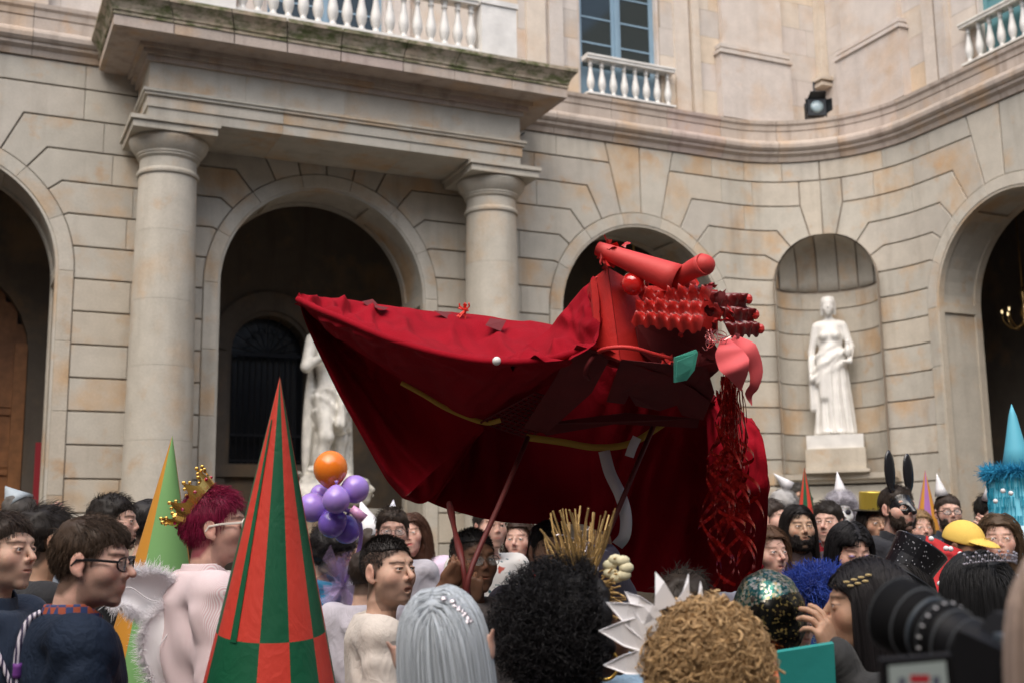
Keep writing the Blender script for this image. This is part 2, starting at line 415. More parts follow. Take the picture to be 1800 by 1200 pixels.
# archivolts with jamb stones and panelled soffits
def path_arch(c, r, z0=0.0, n=24):
    return [(c-r, z0), (c-r, SPR/2)]+[(c-r*math.cos(t), SPR+r*math.sin(t)) for t in np.linspace(0, math.pi, n)]+[(c+r, SPR/2), (c+r, z0)]
for a in 'LCSB':
    c = ARCH[a]
    ring = link('archivolt', bpy.data.meshes.new('archivolt'), STONE, BLD)
    bmr = bmesh.new()
    pi_, po = path_arch(c, RI+.004), path_arch(c, RO-.004)
    for i in range(len(pi_)-1):
        b2 = solid_uz([pi_[i], pi_[i+1], po[i+1], po[i]][::-1] if True else None, -.79, -.012, 0, 0)
        me = bpy.data.meshes.new('tmp'); b2.to_mesh(me); b2.free(); bmr.from_mesh(me); bpy.data.meshes.remove(me)
    bmr.to_mesh(ring.data); bmr.free()
    for j in range(7):
        t = np.linspace(math.pi*j/7, math.pi*(j+1)/7, 7)
        pl = [(c-RI*math.cos(q), SPR+RI*math.sin(q)) for q in t]+[(c-RO*math.cos(q), SPR+RO*math.sin(q)) for q in t[::-1]]
        if area(pl) < 0: pl = pl[::-1]
        bm_link('ring_stone', solid_uz(pl, -.03, .012, .005, .0015), STONE, ring)
    for sg in (1, -1):
        zz = [0, 1.3, 2.35, 3.3, 4.1, 4.92]
        for j in range(5):
            pl = [(c+sg*RI, zz[j]), (c+sg*RO, zz[j]), (c+sg*RO, zz[j+1]), (c+sg*RI, zz[j+1])]
            if area(pl) < 0: pl = pl[::-1]
            bm_link('jamb_stone', solid_uz(pl, -.03, .012, .005, .0015), STONE, ring)
    # raised frame strips on the soffit leave sunk panels between them
    mb = MB()
    th = .03
    segs = path_arch(c, RI, .0, 40)
    def strip(p, q, d0, d1):
        cc = lambda v, r: (v[0]+(c-v[0])/max(abs(v[0]-c) if v[1] <= SPR else RI, 1e-6)*r, v[1]-(0 if v[1] <= SPR else (v[1]-SPR)/RI*r))
        A, B = cc(p, th), cc(q, th)
        V = [wallp(*p, d0), wallp(*q, d0), wallp(*q, d1), wallp(*p, d1), wallp(*A, d0), wallp(*B, d0), wallp(*B, d1), wallp(*A, d1)]
        mb.add(V, [(4, 5, 6, 7), (0, 1, 5, 4), (3, 7, 6, 2), (0, 4, 7, 3), (1, 2, 6, 5)])
    for i in range(len(segs)-1):
        strip(segs[i], segs[i+1], .0, -.10); strip(segs[i], segs[i+1], -.68, -.79)
    rails = [math.pi*q for q in (0.0, 1/3, 2/3, 1.0)]
    for t in rails:
        p = [(c-RI*math.cos(t+w), SPR+RI*math.sin(t+w)) for w in (-.05, .05)]
        strip(p[0] if p[0][1] > SPR-.5 else p[0], p[1], -.10, -.68)
    mb.build('soffit_frame', STONE, BLD)
# cornice swept along the wall, cut into stones
def sweep(name, prof, u0, u1, m, parent, step=.95, gap=.003, off=0):
    u = u0
    while u < u1-.01:
        v = min(u+step, u1); ks = [u+gap, v-gap]
        k = FU0
        while k <= FU0+FL+.001:
            if u+gap < k < v-gap: ks.append(k)
            k += FL/28
        ks = sorted(ks); V = []; F = []; n = len(prof)
        for q in ks: V += [wallp(q, z, d) for d, z in prof]
        for i in range(len(ks)-1):
            for j in range(n-1): F.append((i*n+j, (i+1)*n+j, (i+1)*n+j+1, i*n+j+1))
        F.append(tuple(range(n))[::-1]); F.append(tuple(range((len(ks)-1)*n, len(ks)*n)))
        obj_np(name, V, F, m, parent); u = v
CORN = [(-.3, 7.45), (.03, 7.452), (.05, 7.52), (.10, 7.56), (.105, 7.60), (.125, 7.605), (.155, 7.64), (.16, 7.69), (.145, 7.73), (.10, 7.76), (.04, 7.765), (.03, 7.78),
        (.03, 7.925), (.015, 7.93), (.015, 7.945), (.03, 7.95), (.035, 8.02), (.06, 8.05), (.065, 8.10), (-.3, 8.115)]
CO = link('cornice', MB().box(-4.2, 10.2, 14.66, 14.9, 7.46, 8.1).box(12.61, 12.9, 8, 12.4, 7.46, 8.1).V and bpy.data.meshes.new('cornice'), MORTAR, BLD)
_m = MB().box(-4.2, 12.5, 14.66, 14.9, 7.46, 8.1).box(12.61, 12.9, 6.2, 14.66, 7.46, 8.1); CO.data.from_pydata(_m.V, [], _m.F)
sweep('cornice_stone', CORN, -4.2, 1.70, STONE_CORN, CO)
sweep('cornice_stone', CORN, 6.45, ARCH['B']+4.6, STONE_CORN, CO)
# ledge in the corner above the curved wall
MB().prism([(10.3, 14.45, 8.09), (10.3, 14.40, 8.09)]+[tuple(wallp(FU0+FL*i/14, 8.09, -.05)) for i in range(15)]+[(12.4, 12.4, 8.09), (12.4, 14.45, 8.09)], (0, 0, .034)).build('corner_ledge', STONE_CORN, BLD)
# ---- upper storey in ashlar
UW = link('upper_wall', bpy.data.meshes.new('upper_wall'), MORTAR, BLD)
_m = MB()
winA = (7.9, 9.3); winC = (3.3, 4.96); winBy = (9.6, 11.26)
def spans(x0, x1, holes):
    out = [(x0, x1)]
    for h0, h1 in holes:
        n = []
        for a, b in out:
            if h1 <= a or h0 >= b: n.append((a, b))
            else:
                if h0-a > .02: n.append((a, h0))
                if b-h1 > .02: n.append((h1, b))
        out = n
    return out
ztop = 10.75
for a, b in spans(-4.2, 12.4, [winA, winC]): _m.box(a, b, 14.456, 14.9, 8.1, ztop)
for a, b in spans(6.2, 14.9, [winBy]): _m.box(12.406, 12.9, a, b, 8.1, ztop)
_m.box(-4.2, 12.9, 14.44, 14.9, ztop, 13.2); _m.box(12.39, 12.9, 6.2, 14.44, ztop, 13.2)
UW.data.from_pydata(_m.V, [], _m.F)
ru = random.Random(4)
for r in range(6):
    z0, z1 = 8.115+r*.44, 8.115+(r+1)*.44
    x = -4.2+(.45 if r % 2 else 0)
    while x < 12.4:
        w = ru.uniform(.75, 1.15); x1 = min(x+w, 12.4)
        for a, b in spans(x, x1, [winA, winC]):
            if b-a > .03 and b > .5: MB().box(a+.002, b-.002, 14.45, 14.47, z0+.002, z1-.002).build('ashlar_block', STONE_UP, UW)
        x = x1
    y = 14.44
    while y > 8.8:
        w = ru.uniform(.7, 1.1); y1 = y-w
        for a, b in spans(y1, y, [winBy]):
            if b-a > .03: MB().box(12.40, 12.42, a+.002, b-.002, z0+.002, z1-.002).build('ashlar_block', STONE_UP, UW)
        y = y1
def pilA(x0, x1, zb, zc, pr=.16):
    """panelled pilaster pedestal on wall A: plinth, cap moulding and shaft"""
    p = MB().box(x0, x1, 14.45-pr, 14.449, 8.117, zc-.13)
    p.build('pedestal', STONE_UP, BLD)
    q = MB().box(x0-.03, x1+.03, 14.45-pr-.03, 14.447, zc-.129, zc-.07).box(x0+.02, x1-.02, 14.45-pr+.02, 14.446, zc-.069, zc-.03).box(x0+.0, x1-.0, 14.45-pr+.0, 14.445, zc-.029, zc+.03).box(x0+.05, x1-.05, 14.45-pr+.05, 14.444, zc+.031, zc+.06)
    q.build('pedestal_cap', STONE_UP, BLD)
    MB().box(x0+.09, x1-.09, 14.45-pr+.06, 14.443, zc+.061, 10.7).build('pilaster_shaft', STONE_UP, BLD)
pilA(10.30, 11.62, 8.1, 9.27)
pilA(5.35, 6.55, 8.1, 9.27, .12)
pilA(1.70, 2.90, 8.1, 9.27, .12)
pilA(-.5, .7, 8.1, 9.27, .12)
def pilB(y0, y1, zc, pr=.16):
    X = 12.4
    MB().box(X-pr, X-.001+.002, y0, y1, 8.117, zc-.13).build('pedestal', STONE_UP, BLD)
    MB().box(X-pr-.03, X+.003, y0-.03, y1+.03, zc-.129, zc-.07).box(X-pr+.02, X+.004, y0+.02, y1-.02, zc-.069, zc-.03).box(X-pr, X+.005, y0, y1, zc-.029, zc+.03).box(X-pr+.05, X+.006, y0+.05, y1-.05, zc+.031, zc+.06).build('pedestal_cap', STONE_UP, BLD)
    MB().box(X-pr+.06, X+.006, y0+.09, y1-.09, zc+.061, 10.7).build('pilaster_shaft', STONE_UP, BLD)
pilB(12.55, 13.95, 9.3)
# quarter pilaster in the inner corner
MB().box(12.19, 12.398, 14.24, 14.448, 8.90, 8.95).box(12.22, 12.397, 14.27, 14.447, 8.951, 8.99).box(12.16, 12.396, 14.21, 14.446, 8.991, 9.05).box(12.26, 12.395, 14.31, 14.445, 9.051, 10.7).build('corner_pilaster', STONE_UP, BLD)
# fine vertical strips that frame the windows
for x0, x1, pr in ((7.05, 7.35, .05), (7.40, 7.62, .08), (9.55, 9.80, .05), (9.85, 9.98, .08), (2.95, 3.2, .05), (5.05, 5.28, .05)):
    MB().box(x0, x1, 14.45-pr, 14.4485, 8.117, 10.7).build('window_strip', STONE_UP, BLD)
for y0, y1, pr in ((11.98, 12.2, .06), (11.75, 11.92, .09)):
    MB().box(12.4-pr, 12.4015, y0, y1, 8.117, 10.7).build('window_strip', STONE_UP, BLD)
# ---- windows
def windowA(x0, x1, z0, z1, wall='A', pm=BLUEPAINT, blind=False):
    f = lambda p, q, d: None
    W = link('window', bpy.data.meshes.new('window'), STONE_UP, BLD)
    def bx(mb, a, b, d0, d1, za, zb):
        if wall == 'A': mb.box(a, b, 14.45+d0, 14.45+d1, za, zb)
        else: mb.box(12.4+d0, 12.4+d1, a, b, za, zb)
    r = MB(); bx(r, x0-.003, x0+.04, .02, .44, z0, z1); bx(r, x1-.04, x1+.003, .02, .44, z0, z1); bx(r, x0-.003, x1+.003, .02, .44, z0-.004, z0+.02)
    W.data.from_pydata(r.V, [], r.F)
    fr = MB(); a, b = x0+.04, x1-.04; m = (a+b)/2
    for q0, q1 in ((a, m-.004), (m+.004, b)):
        bx(fr, q0, q0+.075, .10, .16, z0+.02, z1); bx(fr, q1-.075, q1, .10, .16, z0+.02, z1); bx(fr, q0+.075, q1-.075, .101, .159, z0+.02, z0+.5)
        n = int((z1-z0-.5)/.40)
        for i in range(n+1): bx(fr, q0+.075, q1-.075, .11, .14, z0+.5+i*.40, z0+.525+i*.40)
    fr.build('frame', pm, W)
    k = MB(); bx(k, m-.03, m+.03, .075, .10, z0+.02, z1); k.build('astragal', pm, W)
    for q0, q1 in ((a+.075, m-.079), (m+.079, b-.075)):
        for i in range(int((z1-z0-.5)/.40)):
            gl = MB(); bx(gl, q0, q1, .12, .126, z0+.526+i*.40, z0+.498+(i+1)*.40); gl.build('pane', TEALPAINT if blind else GLASS_DK, W)
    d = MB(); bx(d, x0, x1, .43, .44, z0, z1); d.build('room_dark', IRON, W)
windowA(winA[0], winA[1], 8.12, 10.7)
windowA(winC[0], winC[1], 7.9, 10.7)
windowA(winBy[0], winBy[1], 8.12, 10.7, 'B', TEALPAINT, True)
# ---- balustrades: every baluster its own mesh
BAL = [(.035, 0), (.035, .03), (.024, .035), (.03, .06), (.045, .10), (.052, .15), (.048, .20), (.034, .28), (.024, .35), (.021, .40), (.03, .405), (.03, .42), (.022, .425), (.026, .445), (.036, .46), (.036, .48)]
bal_me = MB().lathe([(r*1.0, z) for r, z in BAL], n=16).build('baluster', MARBLE); bal_me.data.shade_smooth(); BM_ = bal_me.data; bpy.data.objects.remove(bal_me)
def balustrade(p0, p1, z0, n, scale=1., rail=.07, base=.03, peds=(), first=.5, m=MARBLE):
    p0 = np.array(p0, float); p1 = np.array(p1, float); v = p1-p0; L = np.linalg.norm(v); t = v/L; nn = np.array((-t[1], t[0]))
    def slab(mb, a, b, w, za, zb):
        q = [p0+t*a-nn*w, p0+t*b-nn*w, p0+t*b+nn*w, p0+t*a+nn*w]
        mb.prism([(x, y, za) for x, y in q], (0, 0, zb-za))
    B = link('balustrade', bpy.data.meshes.new('balustrade'), m, BLD)
    mb = MB(); slab(mb, 0, L, .075, z0, z0+base); B.data.from_pydata(mb.V, [], mb.F)
    h = .48*scale
    r = MB(); slab(r, 0, L, .085, z0+base+h, z0+base+h+.04); slab(r, 0, L, .10, z0+base+h+.041, z0+base+h+rail); r.build('handrail', m, B)
    for i in range(n):
        q = p0+t*(L*(i+first)/n)
        o = link('baluster', BM_, None, B); o.location = (q[0], q[1], z0+base); o.scale = (scale*1.05, scale*1.05, scale)
        o.matrix_parent_inverse = B.matrix_parent_inverse @ Matrix.Identity(4); o.matrix_parent_inverse = (BLD.matrix_basis @ B.matrix_parent_inverse).inverted() if False else Matrix.Identity(4)
        
    for a, b in peds:
        k = MB(); slab(k, a, b, .12, z0-.005, z0+base+h+.001+.04); k.build('pedestal', m, B)
    return B
balustrade((7.95, 14.36), (9.45, 14.36), 8.125, 8, 1.05)
balustrade((12.31, 11.44), (12.31, 9.2), 8.125, 12, 1.05, m=MARBLE_OLD)
B3 = balustrade((2.62, 12.98), (5.66, 12.98), 7.775, 17, 1.22, base=.06, peds=())
for x0 in (2.13, 5.665): MB().box(x0, x0+.48, 12.85, 13.11, 7.776, 8.43).box(x0-.02, x0+.50, 12.83, 13.13, 8.431, 8.50).build('balustrade_pedestal', MARBLE, BLD)
# ------------------------------------------------------------------ porch: entablature, columns
PX0, PX1, PY = 1.76, 6.41, 13.35
def course_boxes(name, x0, x1, y0, y1, z0, z1, cuts, m, parent):
    xs = [x0]+cuts+[x1]
    for a, b in zip(xs[:-1], xs[1:]): MB().box(a+.0015, b-.0015, y0, y1, z0, z1).build(name, m, parent)
EN = link('entablature', bpy.data.meshes.new('entablature'), STONE, BLD)
_m = MB().box(PX0+.06, PX1-.06, PY+.06, 14.34, 6.56, 7.30); EN.data.from_pydata(_m.V, [], _m.F)
course_boxes('architrave_stone', PX0, PX1, PY, 14.30, 6.55, 6.67, [3.3, 4.9], STONE, EN)
course_boxes('architrave_stone', PX0-.02, PX1+.02, PY-.02, 14.31, 6.671, 6.80, [3.3, 4.9], STONE, EN)
course_boxes('fillet_stone', PX0-.05, PX1+.05, PY-.05, 14.32, 6.801, 6.835, [3.3, 4.9], STONE, EN)
course_boxes('fillet_stone', PX0-.07, PX1+.07, PY-.07, 14.33, 6.836, 6.87, [3.3, 4.9], STONE, EN)
course_boxes('frieze_stone', PX0, PX1, PY, 14.30, 6.871, 7.205, [2.85, 4.05, 5.2], STONE, EN)
for e, z0, z1 in ((.04, 7.206, 7.27), (.09, 7.271, 7.33), (.13, 7.331, 7.38)):
    course_boxes('bed_mould_stone', PX0-e, PX1+e, PY-e, 14.32+e/10, z0, z1, [2.4, 3.4, 4.4, 5.4], STONE_CORN, EN)
SL = link('balcony_slab', bpy.data.meshes.new('balcony_slab'), STONE_CORN, BLD)
_m = MB().box(PX0-.40, PX1+.40, PY-.40, 14.40, 7.381, 7.70); SL.data.from_pydata(_m.V, [], _m.F)
def rimstones(prof, m, cuts):
    """moulding with the profile (overhang, z) round the slab: left return, front, right return"""
    def ring(ov): return [(PX0-ov, 14.3), (PX0-ov, PY-ov), (PX1+ov, PY-ov), (PX1+ov, 14.3)]
    runs = [(0, 1, [0, .5, 1]), (1, 2, cuts), (2, 3, [0, .5, 1])]
    for i0, i1, ts in runs:
        for a, b in zip(ts[:-1], ts[1:]):
            V = []
            for q in (a+.0012, b-.0012):
                qq = q
                if a == ts[0] and q < .01: qq = 0
                if b == ts[-1] and q > .99: qq = 1
                for ov, z in prof:
                    R = ring(ov); A, B = np.array(R[i0]), np.array(R[i1]); p = A+(B-A)*qq; V.append((p[0], p[1], z))
            n = len(prof); F = [(j, j+1, n+j+1, n+j) for j in range(n-1)]+[tuple(range(n)), tuple(range(n, 2*n))[::-1]]
            obj_np('cornice_stone', V, F, m, SL)
cc_ = [0, .115, .235, .345, .46, .60, .72, .86, 1]
rimstones([(.38, 7.382), (.46, 7.379), (.46, 7.50), (.39, 7.502)], STONE_CORN, cc_)
rimstones([(.39, 7.503), (.475, 7.503), (.475, 7.525), (.465, 7.53), (.465, 7.545), (.48, 7.55), (.485, 7.58), (.51, 7.63), (.55, 7.68), (.57, 7.70), (.57, 7.745), (.2, 7.76)], STONE_MOSS, cc_)
MB().box(PX0-.3, PX1+.3, PY-.3, 14.45, 7.70, 7.772).build('balcony_floor', STONE_CORN, BLD)
def autosm(o, ang=.5):
    me = o.data; bm = bmesh.new(); bm.from_mesh(me)
    for f in bm.faces: f.smooth = len(f.verts) == 4
    for e in bm.edges: e.smooth = e.calc_face_angle(0) < ang
    bm.to_mesh(me); bm.free(); return o
def column(cx, cy):
    C_ = link('column', bpy.data.meshes.new('column'), STONE_COL, BLD)
    _m = MB().lathe([(.30, .2), (.30, 6.4)], (cx, cy, 0), 24); C_.data.from_pydata(_m.V, [], _m.F)
    rad = lambda z: .383-.058*max(0, (z-1.8)/4.2)**1.4
    zz = [.42, 1.3, 2.15, 2.92, 3.75, 4.5, 5.3, 5.97]
    for a, b in zip(zz[:-1], zz[1:]):
        pr = [(rad(a+(b-a)*q), a+.0012+(b-a-.0024)*q) for q in (0, .25, .5, .75, 1)]
        autosm(MB().lathe(pr, (cx, cy, 0), 48).build('drum', STONE_COL, C_))
    MB().lathe([(.50, .17), (.52, .22), (.50, .29), (.44, .31), (.43, .34), (.40, .36), (.40, .42)], (cx, cy, 0), 48).box(cx-.54, cx+.54, cy-.54, cy+.54, 0, .169).build('base', STONE_COL, C_)
    n = [(.30, 5.971), (.345, 5.975), (.352, 5.99), (.352, 6.01), (.345, 6.025), (.325, 6.04), (.322, 6.16), (.335, 6.17), (.352, 6.19), (.345, 6.205), (.36, 6.215), (.36, 6.235), (.385, 6.26), (.43, 6.32), (.45, 6.38), (.44, 6.41), (.3, 6.415)]
    autosm(MB().lathe(n, (cx, cy, 0), 48).build('capital', STONE_COL, C_))
    s = .47
    MB().box(cx-s, cx+s, cy-s, cy+s, 6.416, 6.50).box(cx-s-.03, cx+s+.03, cy-s-.03, cy+s+.03, 6.501, 6.548).build('abacus', STONE_COL, C_)
column(2.07, 13.80); column(6.19, 13.80)
MB().tube(smooth([(6.95, 14.33, 7.4), (6.62, 14.33, 7.1), (6.52, 14.32, 7.0), (6.53, 14.32, 6.2), (6.53, 14.32, 3)], 24), .009, 5).build('cable', IRON, BLD)
# ------------------------------------------------------------------ corridor behind the arcade
YB = 17.1; XB = 15.2
cor = link('corridor', bpy.data.meshes.new('corridor'), STONE_SHADED, BLD)
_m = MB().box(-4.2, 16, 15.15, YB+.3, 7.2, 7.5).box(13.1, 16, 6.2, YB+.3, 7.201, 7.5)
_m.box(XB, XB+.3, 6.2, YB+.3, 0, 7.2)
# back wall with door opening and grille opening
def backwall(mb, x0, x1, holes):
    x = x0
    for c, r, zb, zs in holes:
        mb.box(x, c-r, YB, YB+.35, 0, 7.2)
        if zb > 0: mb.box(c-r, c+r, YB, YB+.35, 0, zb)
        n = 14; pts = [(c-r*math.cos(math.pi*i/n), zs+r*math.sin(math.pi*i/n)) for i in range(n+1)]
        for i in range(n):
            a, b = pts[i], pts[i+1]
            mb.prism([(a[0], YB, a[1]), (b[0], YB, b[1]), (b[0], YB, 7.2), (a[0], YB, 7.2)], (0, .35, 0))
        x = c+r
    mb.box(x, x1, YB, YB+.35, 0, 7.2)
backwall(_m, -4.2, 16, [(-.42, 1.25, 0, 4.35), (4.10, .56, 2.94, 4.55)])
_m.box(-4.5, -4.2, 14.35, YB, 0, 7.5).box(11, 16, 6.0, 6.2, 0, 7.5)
_m.box(-4.3, 16, YB+.36, YB+.5, 0, 7.5)  # unseen backing added to block sky light leaking in above the door
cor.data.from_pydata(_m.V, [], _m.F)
# raised frame of the grille window
fm = MB()
pts = [(4.10-.85*math.cos(math.pi*i/20), 4.6+.85*math.sin(math.pi*i/20)) for i in range(21)]; pin = [(4.10-.62*math.cos(math.pi*i/20), 4.55+.62*math.sin(math.pi*i/20)) for i in range(21)]
for i in range(20): fm.prism([(pin[i][0], YB-.06, pin[i][1]), (pin[i+1][0], YB-.06, pin[i+1][1]), (pts[i+1][0], YB-.06, pts[i+1][1]), (pts[i][0], YB-.06, pts[i][1])], (0, .058, 0))
fm.box(3.25, 3.48, YB-.06, YB-.002, 2.4, 4.55).box(4.72, 4.95, YB-.06, YB-.002, 2.4, 4.55).box(3.18, 5.02, YB-.1, YB-.061, 2.75, 2.92)
fm.build('grille_surround', STONE_SHADED, BLD)
gb = MB().box(3.4, 4.8, YB+.30, YB+.34, 2.9, 5.3)
gb.build('window_back', mat('night_glass', (.012, .014, .018), .25), BLD)
gr = link('window_grille', bpy.data.meshes.new('window_grille'), IRON, BLD)
_m = MB().box(3.54, 4.66, YB+.12, YB+.15, 4.52, 4.57)
for z_ in (2.98, 3.35): MB().box(3.54, 4.66, YB+.12, YB+.15, z_, z_+.03).build('cross_bar', IRON, gr)
_m=_m; gr.data.from_pydata(_m.V, [], _m.F)
for i in range(13): MB().tube([(3.58+i*.087, YB+.13, 2.95), (3.58+i*.087, YB+.13, 4.53)], .009, 6).build('bar', IRON, gr)
for i in range(9):
    t = math.pi*(i+.5)/9; MB().tube([(4.1, YB+.13, 4.55), (4.1-.56*math.cos(t), YB+.13, 4.55+.56*math.sin(t))], .009, 5).build('bar', IRON, gr)
    k = smooth([(4.1-.3*math.cos(t)+.05*math.cos(q), YB+.13, 4.55+.36*math.sin(t)+.05*math.sin(q)) for q in np.linspace(0, 5.5, 7)], 16)
    MB().tube(k, .006, 4).build('scroll', IRON, gr)
# wooden door with panels
dr = link('wooden_door', bpy.data.meshes.new('wooden_door'), WOOD, BLD)
_m = MB()
for i in range(16):
    x0 = -1.67+i*2.5/16; x1 = x0+2.5/16; xm = (x0+x1)/2+.42; h = 4.35+math.sqrt(max(1.25**2-xm*xm, .01)); _m.box(x0, x1, YB+.20, YB+.26, 0, h)
dr.data.from_pydata(_m.V, [], _m.F)
for lf in (-1.60, -.36):
    for z0, z1 in ((.3, 1.1), (1.3, 2.55), (2.75, 3.35), (3.55, 4.2)):
        MB().box(lf, lf+1.12, YB+.165, YB+.199, z0, z1).build('door_panel', WOOD, dr)
        MB().box(lf+.1, lf+1.02, YB+.14, YB+.164, z0+.1, z1-.1).build('door_panel', WOOD, dr)
    for z in (3.05, 3.88, 4.75):
        for R_ in (.2, .12): 
            ring_ = [(lf+.56+R_*math.cos(q), YB+.13, z+R_*math.sin(q)) for q in np.linspace(0, 2*math.pi, 25)[:-1]]
            MB().tube(ring_, .025, 6, closed=True).build('door_roundel', WOOD, dr)
MB().box(.66, .82, YB+.02, YB+.19, 0, 4.5).build('door_frame', WOOD, dr)
# side pier stones just inside the left arch and a red notice board
rb = MB().box(.93, 1.15, 16.2, 16.24, .8, 3.1).build('red_banner', mat('red_board', (.35, .02, .03), .5), None); tag(rb, 'upright dark red banner seen just inside the leftmost arch', 'banner')
# the other two sides of the courtyard, behind the photographer
OB = thing('courtyard_building', 'plain opposite wings of the sandstone courtyard, out of view behind the camera', 'building', (-9, -9, 0))
_m = MB().box(-10, 22, -10.6, -10, 0, 12.5).box(-10.6, -10, -10.6, 16, 0, 12.5).box(22, 22.5, -10.6, 6, 0, 12.5).box(12.5, 22, 5.9, 6.19, 0, 12.5).box(-10, -4.3, 14.36, 14.9, 0, 12.5); _m.build('wall', STONE, OB)
_m = MB().box(-10, 22, -9.9, -9.6, 7.45, 8.1).box(-9.9, -9.6, -9.6, 14, 7.45, 8.1); _m.build('cornice', STONE_CORN, OB)
# ------------------------------------------------------------------ niche in the curved wall
nc = wallp(NU, 0, 0); na = math.pi/2-(NU-FU0)/FR
nrm = np.array((-math.cos(na), -math.sin(na))); ntan = np.array((math.sin(na), -math.cos(na)))
def npnt(x, y, z): q = np.array(nc[:2])+ntan*x-nrm*y; return (q[0], q[1], z)      # x along wall, y into the niche
NI = link('niche', bpy.data.meshes.new('niche'), MORTAR, BLD)
def edge_d(x): return -(FR-math.sqrt(FR*FR-x*x))*-1.0
def nich_surf(t0, t1, z0, z1, R, n=8):
    """curved piece of the niche wall between angles t0,t1; t=0 left, pi right"""
    V = []; 
    for z in (z0, z1):
        for i in range(n+1):
            t = t0+(t1-t0)*i/n; x = -R*math.cos(t); V.append(npnt(x, R*.82*math.sin(t)-.14, z))
    F = [(i, i+1, n+2+i, n+1+i) for i in range(n)]
    return V, F
V, F = nich_surf(-.3, math.pi+.3, 2.55, NSP, NRAD+.03, 24); m0 = MB().add(V, F)
nlat = 10; V = []; F = []
for j in range(nlat+1):
    ph = math.pi/2*j/nlat
    for i in range(25):
        t = -.3+(math.pi+.6)*i/24; V.append(npnt(-(NRAD+.03)*math.cos(t)*math.cos(ph), (NRAD+.03)*.82*math.sin(t)*math.cos(ph)-.14, NSP+(NRAD+.03)*math.sin(ph)))
for j in range(nlat):
    for i in range(24): F.append((j*25+i, j*25+i+1, (j+1)*25+i+1, (j+1)*25+i))
m0.add(V, F); NI.data.from_pydata(m0.V, [], m0.F)
zz = [2.72]+[KZ(k) for k in range(2, 9)]+[NSP-.02]
for j in range(len(zz)-1):
    z0, z1 = zz[j]+.009, zz[j+1]-.009
    cuts = [-.15, 1.0, 2.15, math.pi+.15] if j % 2 else [-.15, 1.55, math.pi+.15]
    for a, b in zip(cuts[:-1], cuts[1:]):
        V, F = nich_surf(a+.003, b-.003, z0, z1, NRAD, 10); n = len(V)//2
        V2, _ = nich_surf(a+.003, b-.003, z0, z1, NRAD+.03, 10)
        F2 = F+[(i, 2*n+i, 2*n+i+1, i+1) for i in range(n-1)]+[(n+i, n+i+1, 3*n+i+1, 3*n+i) for i in range(n-1)]+[(0, n, 3*n, 2*n), (n-1, 3*n-1, 4*n-1, 2*n-1)]
        obj_np('niche_stone', V+V2, F2, STONE, NI)
gores = [-.2, .35, .93, 1.37, 1.80, 2.24, 2.8, math.pi+.2]
for a, b in zip(gores[:-1], gores[1:]):
    # gores run back to front as slices in x: vertical joints seen from the front
    V = []; F = []; nn_, mm = 8, 12; R = NRAD
    xa, xb = -R*math.cos(max(a, 0.0)) if a > 0 else -R, -R*math.cos(min(b, math.pi)) if b < math.pi else R
    xa += .009; xb -= .009
    for rr_ in (R, R+.03):
        for i in range(mm+1):
            x = xa+(xb-xa)*i/mm; h = math.sqrt(max(R*R-x*x, 0.0004))*(rr_/R)
            for k in range(nn_+1):
                q = (math.pi/2+.12)*k/nn_; V.append(npnt(x, .82*h*math.cos(q)-.14, NSP+.009+h*math.sin(q)))
    g0 = (mm+1)*(nn_+1)
    for i in range(mm):
        for k in range(nn_):
            p = i*(nn_+1)+k; F.append((p, p+nn_+1, p+nn_+2, p+1))
    for k in range(nn_):
        F.append((k, k+1, g0+k+1, g0+k)); p = mm*(nn_+1)+k; F.append((p, g0+p, g0+p+1, p+1))
    for i in range(mm): p = i*(nn_+1); F.append((p, g0+p, g0+p+nn_+1, p+nn_+1))
    obj_np('dome_stone', V, F, STONE, NI, True)
# ledge and pedestal under the statue
sweep('niche_ledge', [(-.3, 2.56), (.05, 2.562), (.07, 2.60), (.12, 2.62), (.13, 2.70), (-.3, 2.715)], NU-.92, NU+.92, STONE, NI, 1.9)
sweep('niche_ledge', [(-.1, 2.25), (.05, 2.252), (.07, 2.30), (-.1, 2.31)], NU-.85, NU+.85, STONE, NI, 1.8)
q = [npnt(x, y, 2.716) for x, y in ((-1, .52), (1, .52), (1, -.1), (-1, -.1))]
MB().prism([npnt(-.74, .62, 2.57), npnt(.74, .62, 2.57), npnt(.74, -.05, 2.57), npnt(-.74, -.05, 2.57)], (0, 0, .14)).build('niche_floor', STONE, NI)
